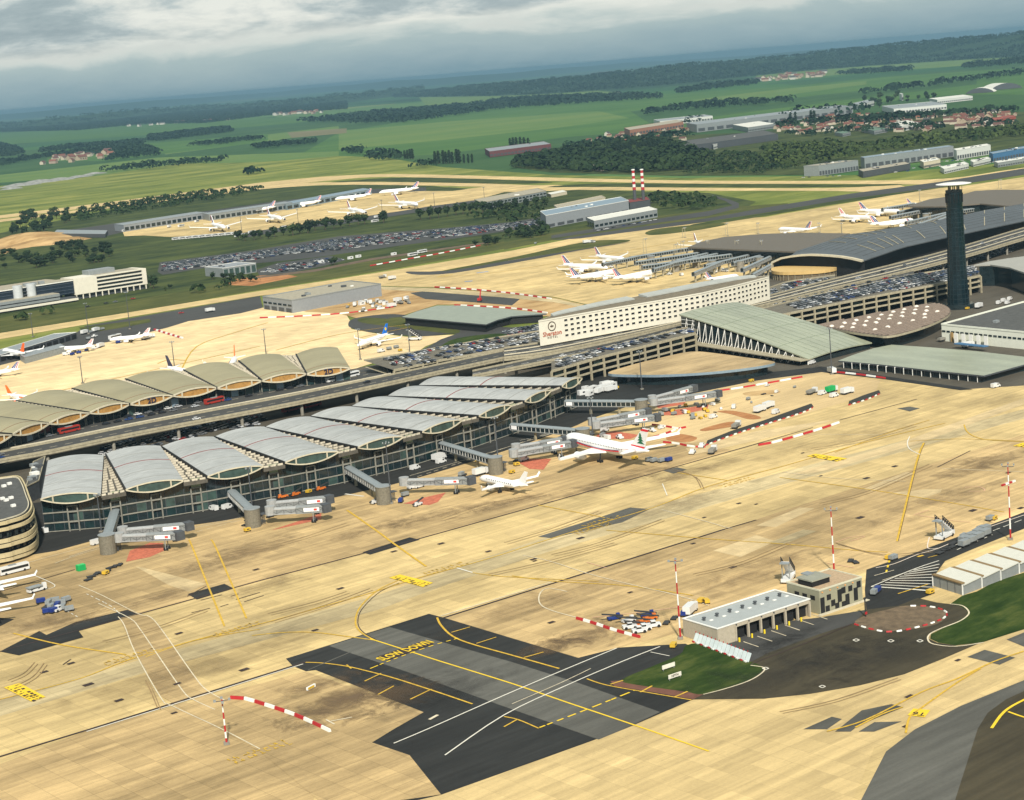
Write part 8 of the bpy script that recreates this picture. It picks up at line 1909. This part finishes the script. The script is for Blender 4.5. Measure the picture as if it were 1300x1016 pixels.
# ---- apron vehicles
VB = mat('vehicle_blue', (.012, .03, .16), .4); VY = mat('vehicle_yellow', (.52, .33, .03), .5); VO = mat('vehicle_orange', (.50, .13, .02), .5); VG = mat('vehicle_green', (.01, .30, .08), .5); VW = CM['white']; VK = mat('vehicle_dark', (.03, .03, .03), .6)
def wheels(root, xs_, y, r=.45):
    for x in xs_:
        for s_ in (-1, 1): v, f = lathe_x([(-.15, 0, r), (.15, 0, r)], 10); MB().mat(TYRE).raw([(x+q[1], s_*y+q[0], r+q[2]) for q in v], f).build('wheel', root)
def B(root, name, m, *d): return MB().mat(m).box(*d).build(name, root)
PROTO = {}
def proto(kind):
    if kind in PROTO: return PROTO[kind]
    r = empty('service_vehicle')
    if kind == 'van': 
        b = MB().mat(VW); lo = [(-2.6,.35),(2.6,.35),(2.6,1.1),(1.9,1.3),(1.3,2.2),(-2.6,2.3)]; n = 6; b.raw([(x, -1, z) for x, z in lo]+[(x, 1, z) for x, z in lo], [tuple(range(n)), tuple(range(2*n-1, n-1, -1))]+[(i, n+i, n+(i+1) % n, (i+1) % n) for i in range(n)]); b.build('body', r)
        MB().mat(CG).raw([(1.95,-.9,1.32),(1.95,.9,1.32),(1.4,.85,2.1),(1.4,-.85,2.1)], [(0,1,2,3)]).build('windscreen', r); B(r, 'side_window', CG, .2, 1.2, -1.03, 1.03, 1.35, 2.0); wheels(r, (-1.7, 1.7), .95, .38)
    elif kind == 'bus':
        B(r, 'body', VW, -6, 6, -1.3, 1.3, .4, 3.1); B(r, 'side_windows', CG, -5.6, 5.6, -1.34, 1.34, 1.5, 2.5); B(r, 'windscreen', CG, 5.9, 6.05, -1.15, 1.15, 1.2, 2.7); B(r, 'roof_unit', METAL, -2, 1, -.8, .8, 3.12, 3.4); wheels(r, (-3.8, 3.9), 1.2, .48)
    elif kind == 'redbus':
        B(r, 'body', mat('bus_red', (.30, .03, .02), .4), -6, 6, -1.3, 1.3, .4, 3.1); B(r, 'side_windows', CG, -5.6, 5.6, -1.34, 1.34, 1.5, 2.5); B(r, 'roof_unit', METAL, -2, 2, -.8, .8, 3.12, 3.4); wheels(r, (-3.8, 3.9), 1.2, .48)
    elif kind in ('truck', 'greentruck', 'tipper'):
        B(r, 'cab', VW if kind != 'tipper' else VW, 2.0, 4.0, -1.2, 1.2, .6, 2.9); B(r, 'windscreen', CG, 3.95, 4.06, -1.05, 1.05, 1.7, 2.6); B(r, 'chassis', VK, -4, 3.9, -.9, .9, .5, .9)
        B(r, 'load_box', {'truck': VW, 'greentruck': VG, 'tipper': mat('tipper_grey', (.2, .19, .16))}[kind], -4.2, 1.7, -1.25, 1.25, 1.0, 3.4 if kind != 'tipper' else 2.3); wheels(r, (-3, -1.8, 2.9), 1.05, .5)
    elif kind == 'loader':
        B(r, 'chassis', VW, -3.6, 3.6, -1.2, 1.2, .5, 1.4); B(r, 'cab', VW, 2.2, 3.6, -1.2, 0, 1.41, 2.8); B(r, 'cab_window', CG, 3.55, 3.66, -1.1, -.1, 1.9, 2.6); B(r, 'platform', METAL, -3.8, 1.8, -1.4, 1.4, 1.9, 2.3)
        for x in (-3, 0): MB().mat(VK).beam((x, 1.2, 1.2), (x+1.5, 1.2, 1.9), .2).beam((x, -1.2, 1.2), (x+1.5, -1.2, 1.9), .2).build('scissor_arm', r)
        wheels(r, (-2.5, 2.5), 1.1, .45)
    elif kind == 'tug':
        B(r, 'body', VW, -2.2, 2.4, -1.15, 1.15, .4, 1.2); B(r, 'cab', VW, -.6, .9, -.9, .9, 1.21, 2.1); B(r, 'cab_window', CG, -.5, .98, -.95, .95, 1.4, 1.95); wheels(r, (-1.4, 1.5), 1.1, .5)
    elif kind in ('dolly', 'cart', 'bluecart'):
        B(r, 'deck', VK, -1.7, 1.7, -.9, .9, .4, .6); MB().mat(VK).beam((1.7, 0, .5), (2.6, 0, .45), .12).build('drawbar', r); wheels(r, (-1.2, 1.2), .8, .25)
        if kind != 'dolly': B(r, 'load', METAL if kind == 'cart' else VB, -1.6, 1.6, -.85, .85, .61, 1.9)
    elif kind in ('belt', 'bluebelt', 'orangebelt'):
        m = {'belt': VW, 'bluebelt': VB, 'orangebelt': VO}[kind]; B(r, 'body', m, -2.6, 2.0, -.9, .9, .4, 1.1); B(r, 'seat_cab', m, -2.4, -1.2, -.85, -.1, 1.11, 1.9); MB().mat(VK).beam((-3.2, .3, 1.0), (4.0, .3, 2.6), .9, .35).build('conveyor', r); wheels(r, (-1.8, 1.3), .85, .38)
    elif kind == 'stairs':
        B(r, 'chassis', VW, -3.5, 3.5, -1.2, 1.2, .5, 1.2); MB().mat(VW).beam((-3.2, 0, 1.2), (2.6, 0, 5.4), 2.0, .4).build('stair_flight', r)
        for s_ in (-1, 1):
            b = MB().mat(VK)
            for k in range(7): t = k/6; b.beam((-3.2+5.8*t, s_*1.1, 1.3+4.2*t), (-3.2+5.8*t, s_*1.1, 2.6+4.2*t), .12)
            b.beam((-3.2, s_*1.1, 2.6), (2.6, s_*1.1, 6.8), .15); b.build('handrail', r)
            for k in range(6): t = (k+.5)/6; MB().mat(VK).box(-3.2+5.8*t-.38, -3.2+5.8*t+.38, s_*1.1-.03, s_*1.1+.03, 1.5+4.2*t, 2.3+4.2*t).build('side_panel', r)
        MB().mat(METAL).beam((2.6, .9, .6), (2.6, .9, 5.3), .25).beam((2.6, -.9, .6), (2.6, -.9, 5.3), .25).build('lift_post', r); B(r, 'top_platform', METAL, 2.4, 4.2, -1.2, 1.2, 5.3, 5.5); B(r, 'cab', VW, -3.5, -2.2, -1.2, 1.2, 1.21, 1.6); wheels(r, (-2.4, 2.4), 1.1, .45)
    elif kind == 'container': B(r, 'container_body', VG, -1.6, 1.6, -1.1, 1.1, 0, 2.2); B(r, 'container_lid', mat('light_green', (.05, .42, .12)), -1.5, 1.5, -1, 1, 2.21, 2.3)
    elif kind == 'genset':
        B(r, 'body', VY, -1.3, 1.3, -.8, .8, .4, 1.5); B(r, 'panel', VK, -.6, .6, -.84, .84, .8, 1.2); wheels(r, (-.9, .9), .75, .25)
    elif kind == 'crane':
        B(r, 'tracks', VK, -2.2, 2.2, -1.5, 1.5, 0, .9); B(r, 'cab', CHR, -1.8, 1.8, -1.3, 1.3, .95, 2.8); MB().mat(CHR).beam((1, 0, 2), (4, 0, 9), .7).build('boom', r)
    elif kind == 'hut': B(r, 'cabin', VW, -3, 3, -1.25, 1.25, 0, 2.6); B(r, 'window', CG, -1, 1, -1.28, 1.28, 1.1, 1.9)
    r.location = (0, 0, -500); PROTO[kind] = r; return r
USED = set()
NAME = {'van': 'van', 'bus': 'bus', 'redbus': 'bus', 'truck': 'box_truck', 'greentruck': 'box_truck', 'tipper': 'tipper_truck', 'loader': 'cargo_loader', 'tug': 'aircraft_tug', 'dolly': 'baggage_dolly', 'cart': 'baggage_cart', 'bluecart': 'baggage_cart', 'belt': 'belt_loader', 'bluebelt': 'belt_loader', 'orangebelt': 'belt_loader', 'stairs': 'passenger_stairs', 'container': 'waste_container', 'genset': 'ground_power_unit', 'crane': 'excavator', 'hut': 'site_hut'}
def veh(kind, x, y, ang, label, grp=None, h=.22, s=1.0):
    p = proto(kind); g = G(x, y, h); cat = NAME[kind].replace('_', ' ')
    if kind not in USED: USED.add(kind); o = p; o.location = g; o.rotation_euler.z = R(ang); o.scale = (s,)*3
    else: o = copy_tree(p, g, R(ang), scale=s)
    o.name = NAME[kind]
    for k in ('group',):
        if k in o: del o[k]
    tag(o, label, cat, grp); return o
# ang 0 runs along the terminals (up to the right in the picture), 90 away from the camera
V_ = [
 ('bus', 119, 668, 0, 'white bus parked under the first pale roof'), ('van', 57, 676, 80, 'white van at the left end of the front terminal'), ('van', 123, 691, 10, 'white van left of the first rotunda'),
 ('bus', 18, 727, 0, 'long white bus at the left edge below the balcony bands'), ('container', 103, 724, 0, 'bright green waste container on the apron at the left'), ('loader', 47, 751, 5, 'white loader alone beside the white corner line'),
 ('stairs', 1199, 683, 8, 'mobile passenger stairs with black side panels beside the right hand road'), ('stairs', 1001, 737, 30, 'mobile passenger stairs standing behind the garage'),
 ('tug', 74, 776, 20, 'white tractor in the baggage cart cluster at the left'), ('truck', 611, 603, 0, 'white box truck with lettering beside the fourth rotunda'), ('loader', 629, 618, 10, 'loader next to the white box truck'),
 ('genset', 650, 601, 0, 'yellow power unit between fourth rotunda and red marking'), ('van', 665, 585, 5, 'white van under the tube of the tree tailed airliner'), ('van', 769, 558, 90, 'white van on the red marking behind the tree tailed airliner'), ('van', 768, 548, 15, 'pale van beside the fifth rotunda'), ('tug', 787, 557, 70, 'small white tug on the red marking'),
 ('van', 315, 648, 60, 'white van left of the second rotunda'), ('van', 271, 648, 95, 'white van by the facade between first and second bridge'), ('van', 289, 646, 10, 'white estate van by the facade before the second bridge'),
 ('van', 527, 596, 10, 'white van in the road bay right of the third bridge'), ('van', 560, 588, 5, 'white van parked in the bay under the fourth bridge'), ('truck', 558, 584, 10, 'white truck parked in the bay under the fourth bridge'),
 ('van', 524, 620, 5, 'left one of two white vans under the third tube'), ('van', 532, 619, 5, 'right one of two white vans under the third tube'),
 ('belt', 477, 639, 10, 'belt loader beside the third rotunda'), ('bluecart', 509, 638, 40, 'blue cart beside the third rotunda'), ('belt', 531, 642, 15, 'white belt loader on the red marking by the third bridge'), ('tug', 487, 636, 5, 'white tug left of the third rotunda'),
 ('truck', 776, 497, 5, 'white container truck in the yard before the sand coloured roof'), ('van', 744, 495, 5, 'cream van in the yard before the sand coloured roof'), ('van', 896, 481, 5, 'big white van before the sand coloured lens roof'), ('bluecart', 910, 481, 0, 'blue cart before the sand coloured lens roof'), ('van', 938, 478, 0, 'left white van under the right end of the sand coloured roof'), ('van', 946, 476, 0, 'right white van under the right end of the sand coloured roof'), ('genset', 954, 485, 0, 'orange yellow site machine by the barriers'),
 ('tug', 879, 576, 30, 'left one of two tow tractors behind the tree tailed airliner'), ('tug', 891, 568, 30, 'tow tractor nearer the barriers behind the tree tailed airliner'), ('tipper', 905, 575, 30, 'dark truck with white cab behind the tree tailed airliner'),
 ('cart', 824, 586, 0, 'grey cart first in the short line behind the tree tail'), ('cart', 830, 587, 0, 'grey cart second in the short line behind the tree tail'), ('cart', 840, 587, 0, 'grey cart third in the short line behind the tree tail'), ('bluecart', 849, 586, 0, 'blue cart at the end of the short line behind the tree tail'), ('genset', 806, 583, 0, 'yellow low machine under the tail with the green tree'),
 ('tipper', 935, 543, 25, 'tipper truck on the sandy construction ground'), ('truck', 965, 523, 10, 'white mixer truck on the construction ground'), ('truck', 976, 518, 10, 'second white mixer truck on the construction ground'), ('van', 985, 525, 15, 'white van beside the mixer trucks'),
 ('tipper', 1031, 500, 10, 'truck with red load beside the green container'), ('van', 1044, 501, 5, 'white van left of the green container'), ('greentruck', 1056, 498, 5, 'truck carrying a bright green container on the construction ground'), ('van', 1059, 504, 0, 'white van below the green container truck'), ('truck', 1076, 500, 0, 'white tanker truck right of the green container'), ('truck', 1056, 474, 60, 'small white site machine at the foot of the slim mast'),
 ('van', 1031, 462, 10, 'white van turning at the tip of the glass station hall'), ('van', 1264, 492, -5, 'white van on the road below the flat green roof'), ('truck', 1229, 441, -10, 'white articulated truck before the white building'), ('tipper', 1198, 433, -5, 'work truck before the left end of the white building'),
 ('van', 1180, 422, 10, 'upper white van beside the brown oval roof'), ('van', 1155, 427, 10, 'lower white van beside the brown oval roof'), ('van', 1168, 424, 10, 'middle white van beside the brown oval roof'),
 ('truck', 1243, 391, 15, 'white canopy truck right of the control tower foot'), ('genset', 1228, 393, 0, 'orange machine at the foot of the control tower'), ('van', 1268, 386, 15, 'first white van in the group right of the tower'), ('van', 1274, 383, 15, 'second white van in the group right of the tower'), ('van', 1282, 381, 15, 'third white van in the group right of the tower'), ('van', 1279, 386, 15, 'white van a little apart in the group right of the tower'),
 ('bluebelt', 779, 787, 160, 'blue belt loader left of the parked tractors'), ('bluebelt', 821, 783, 150, 'blue high loader behind the parked tractors'), ('belt', 797, 790, 165, 'dark and white belt loader among the parked tractors'), ('orangebelt', 815, 792, 150, 'orange belt loader among the parked tractors'), ('orangebelt', 824, 787, 150, 'orange belt loader nearest the mast among the parked tractors'), ('tug', 800, 798, 150, 'white tractor nearest the barriers'), ('tug', 818, 800, 150, 'white tractor second from the barriers'), ('tug', 830, 796, 150, 'white tractor nearest the striped mast'), ('orangebelt', 808, 796, 150, 'orange belt loader between the white tractors'), ('tug', 812, 803, 150, 'front white tractor of the parked tractors'),
 ('dolly', 846, 792, 30, 'empty dark dolly beside the striped mast'), ('dolly', 856, 786, 30, 'second empty dark dolly beside the striped mast'), ('bluecart', 869, 782, 30, 'blue cart left of the garage roof'), ('truck', 877, 779, 25, 'white truck half hidden behind the garage'), ('genset', 890, 765, 20, 'yellow machine behind the left end of the garage'), ('genset', 897, 766, 60, 'smaller yellow machine behind the left end of the garage'),
 ('genset', 1128, 710, 10, 'orange machine at the end of the yellow dashes'), ('cart', 1134, 711, 0, 'orange and white trolley beside the yellow dashes'), ('dolly', 1080, 713, 30, 'dark baggage dollies behind the chequered office block'), ('dolly', 1086, 715, 60, 'dark dolly right of the dollies behind the office block'), ('genset', 1262, 660, 10, 'orange machine by the road near the right mast'), ('cart', 1257, 661, 0, 'grey trolley by the road near the right mast'),
 ('cart', 1110, 755, 20, 'red cart at the right end of the chequered office block'), ('bluecart', 1114, 752, 20, 'blue and white cart beyond the chequered office block'), ('genset', 1181, 754, 0, 'yellow skip in front of the first white shed'), ('genset', 855, 822, 30, 'yellow machine at the foot of the striped mast'),
 ('van', 1068, 772, 0, 'white van behind'), 
 ('stairs', 527, 432, 120, 'blue passenger stairs beside the blue and yellow tailed aircraft'), ('van', 484, 447, 0, 'white van beside the blue and yellow tailed aircraft'), ('cart', 494, 444, 0, 'left dark cart on the back apron near the parking deck'), ('cart', 503, 442, 0, 'right dark cart on the back apron near the parking deck'), ('genset', 508, 446, 0, 'orange cart on the back apron near the parking deck'),
 ('crane', 609, 383, 30, 'red excavator with raised boom on the concrete lane'), ('truck', 498, 355, 10, 'first white lorry on the taxiway strip'), ('tipper', 486, 353, 10, 'dark tow vehicle on the taxiway strip'), ('truck', 267, 396, 0, 'blue white truck on the black service road'),
 ('redbus', 370, 522, 5, 'left red bus under the viaduct'), ('redbus', 396, 517, 5, 'right red bus under the viaduct'), ('redbus', 88, 549, 5, 'orange red bus on the drop-off road'), ('bus', 425, 484, 5, 'white bus before the last ochre gable'), ('bus', 445, 479, 5, 'second white bus before the last ochre gable'), ('redbus', 272, 512, 5, 'orange red bus in the middle of the drop-off road'),
 ('hut', 500, 324, 10, 'long pale site hut in the distant car park'), ('bus', 524, 325, 8, 'left one of two white buses on the red soil'), ('bus', 536, 321, 8, 'right one of two white buses on the red soil'), ('hut', 408, 334, 8, 'cream site hut left of the pale hut row'), ('hut', 445, 329, 8, 'first pale hut of the row in the small lot'), ('hut', 455, 327, 8, 'second pale hut of the row in the small lot'),
]
V_ = [v for v in V_ if v[4] != 'white van behind']
HH = {'orange red bus on the drop-off road': 7.45, 'orange red bus in the middle of the drop-off road': 7.45, 'white bus before the last ochre gable': 7.45, 'second white bus before the last ochre gable': 7.45}
for k, x, y, a, lab in V_: veh(k, x, y, a+(180 if k == 'stairs' and x > 900 else 0), lab, h=HH.get(lab, .22), s=1.35 if k == 'stairs' else 1)
rnd = random.Random(5)
for i, (x, y) in enumerate([(58,772),(62,768),(66,773),(70,765),(73,771),(68,778),(78,768),(84,764),(80,774),(52,766),(88,776),(60,779)]): veh(rnd.choice(('cart', 'cart', 'dolly', 'bluecart')), x, y, rnd.uniform(-30, 60), 'loaded baggage cart in the jumbled cluster near the white wing', 'carts in the cluster near the white wing')
for i, (x, y) in enumerate([(116,733),(123,729),(131,728),(140,722),(146,720),(152,718),(112,737),(137,726)]): veh('dolly', x, y, rnd.uniform(0, 50), 'empty dark dolly in the row beside the green container', 'dollies beside the green container')
for i, (x, y) in enumerate([(340,630),(348,628),(356,627),(364,625),(372,623),(380,622),(388,620),(396,618),(404,616),(412,615),(420,613),(360,632),(376,629),(392,626),(408,622)]): veh(rnd.choice(('orangebelt', 'orangebelt', 'genset', 'tug')), x, y, rnd.uniform(-15, 15), 'orange baggage tractor parked in the rows behind the second bridge', 'orange tractors behind the second bridge')
for i, (x, y) in enumerate([(40,446),(50,444),(84,451),(92,451),(100,449),(110,446),(120,443),(128,441),(108,424),(115,423),(122,421),(130,419),(112,431),(120,428),(150,436),(158,434),(185,431),(190,429),(72,446),(146,430)]): veh(rnd.choice(('cart', 'bluecart', 'truck', 'van', 'tug', 'bus')), x, y, rnd.uniform(-20, 40), 'service vehicle around the aircraft on the back apron', 'service vehicles on the back apron', .1)
for i in range(10): veh('bus', 224+i*8.3, 304.5-i*.75, 2, 'white bus in the parked row on the near edge of the far apron', 'white buses on the edge of the far apron', 0)
for i, (x, y) in enumerate([(736,348),(742,356),(788,354),(797,352),(808,352),(818,350),(850,349),(865,350),(890,345),(905,347),(920,345),(776,340),(758,345),(1070,281),(1080,282),(1105,278),(1120,287),(1148,285),(1010,294),(680,310),(745,309),(752,308)]): veh(rnd.choice(('van', 'truck', 'cart', 'tug', 'loader')), x, y, rnd.uniform(-20, 90), 'service vehicle around the striped tail aircraft on the middle apron', 'service vehicles on the middle apron', .1)
for i, (x, y) in enumerate([(300,301),(310,300),(320,296),(345,268),(372,262),(385,262),(432,254),(445,254),(487,246),(500,248),(250,282),(230,288),(215,289),(165,292),(175,291),(476,282),(478,277),(160,294),(360,290),(400,287)]): veh(rnd.choice(('van', 'truck', 'bus', 'loader', 'truck')), x, y, rnd.uniform(-10, 40), 'service vehicle around the aircraft of the far apron', 'service vehicles on the far apron', 0)
for i in range(26): x, y = rnd.uniform(440, 520), rnd.uniform(383, 400); y = 402-(x-400)*.14+rnd.uniform(-8, 2); veh(rnd.choice(('van', 'truck', 'tipper', 'hut', 'genset', 'cart')), x, y, rnd.uniform(0, 90), 'site vehicle or hut on the sandy work site beside the grey warehouse', 'site vehicles beside the grey warehouse', .12)
for i in range(12): x = rnd.uniform(835, 900); y = rnd.uniform(516, 530); veh(rnd.choice(('dolly', 'genset', 'cart')), x, y, rnd.uniform(0, 90), 'small site item in the rubble under the rightmost bridge', 'site items under the rightmost bridge')
for i in range(8): x = 742+i*6+rnd.uniform(-2, 2); veh(rnd.choice(('hut', 'truck', 'cart', 'genset')), x, 500-i*1.2+rnd.uniform(-3, 3), rnd.uniform(-10, 30), 'crate or truck stored in the yard right of the pale roofs', 'stored items in the yard right of the pale roofs')
for i in range(14): veh(rnd.choice(('cart', 'dolly', 'dolly')), 1195+i*4+rnd.uniform(-2, 2), 702-i*2.2+rnd.uniform(-3, 3), rnd.uniform(-10, 20), 'grey cargo dolly in the line behind the white sheds', 'cargo dollies behind the white sheds')
for i in range(8): veh('cart', 1224+(i % 4)*9, 694-(i % 4)*4.5-(i//4)*5, 0, 'grey cage container in the block behind the white sheds', 'cage containers behind the white sheds', s=1.3)
for i in range(26): x = rnd.uniform(826, 1010); y = 548-(x-826)*.26+rnd.uniform(-22, 8); veh(rnd.choice(('dolly', 'cart', 'genset', 'tug', 'van')), x, y, rnd.uniform(0, 90), 'small machine or pallet scattered on the sandy construction ground', 'machines scattered on the construction ground', s=rnd.uniform(.5, .9))
for i in range(22): x = rnd.choice((470, 500, 655, 640, 745, 325, 140, 600))+rnd.uniform(-16, 22); y = {1:0}.get(0, 668-(x-340)*.27)+rnd.uniform(-12, 10); veh(rnd.choice(('dolly', 'cart', 'dolly', 'genset', 'belt')), x, y, rnd.uniform(-20, 60), 'ground equipment standing near the jet bridge rotundas', 'ground equipment near the rotundas')
# foreground bits: white box lamp, boards on the grass
def board(x, y, lab):
    g = G(x, y, .25); root = empty('information_board', g, R(-5), label=lab, cat='sign'); B(root, 'board', WPT2, -2.4, 2.4, -.08, .08, .5, 1.7)
    for s_ in (-2, 2): B(root, 'post', METAL, s_-.08, s_+.08, -.05, .05, 0, .5)
    if 'text' in lab: put_text('NPTN', 1.0, JNT, g+Vector((0, -.12, 1.1)), (1, 0, 0), (0, 0, 1), root, 'lettering', .01)
board(849, 850, 'upper plain white board on the near grass patch'); board(857, 862, 'lower white board with text on the near grass patch')
g = G(395, 875, .2); r_ = empty('guidance_sign', g, .3, label='small white and yellow sign box on the stained concrete', cat='sign'); B(r_, 'case', WHITE, -1.9, 1.9, -.3, .3, .2, 1.1); B(r_, 'yellow_face', VY, -1.7, 1.2, -.34, -.31, .3, 1.0)
g = G(1099, 783, .2); r_ = empty('lamp_post', g, 0, label='short dark post at the tip of the traffic island', cat='post'); B(r_, 'pole', VK, -.15, .15, -.15, .15, 0, 6); B(r_, 'lamp', VK, -.5, .5, -.2, .2, 5.6, 6.2); B(r_, 'foot_sign', CHR, -.5, .5, -.3, -.2, .8, 1.6)
g = G(1273, 601, .2)
g = G(1283, 686, .2); r_ = empty('windsock_arm', (g.x, g.y, 20.5), 0, label='red and white crossarm fixed high on the right striped mast', cat='crossarm')
for k in range(4): B(r_, 'arm_section', CHR if k % 2 == 0 else WHITE, -4+k*2, -2+k*2-.02, -.3, .3, 0, .6)
# ------------------------------------------------------------------ haze
b = MB(); b.box(-46500, 46500, -46500, 46500, -8, 186); hz_ = b.build('haze', kind='stuff')
hm = bpy.data.materials.new('haze_air'); hm.use_nodes = True; t = hm.node_tree; t.nodes.clear()
o_ = t.nodes.new('ShaderNodeOutputMaterial'); v_ = t.nodes.new('ShaderNodeVolumePrincipled'); v_.inputs['Color'].default_value = (.27, .47, .60, 1); v_.inputs['Density'].default_value = 4.6e-5; v_.inputs['Anisotropy'].default_value = .2
t.links.new(v_.outputs[0], o_.inputs['Volume']); hz_.data.materials.append(hm)
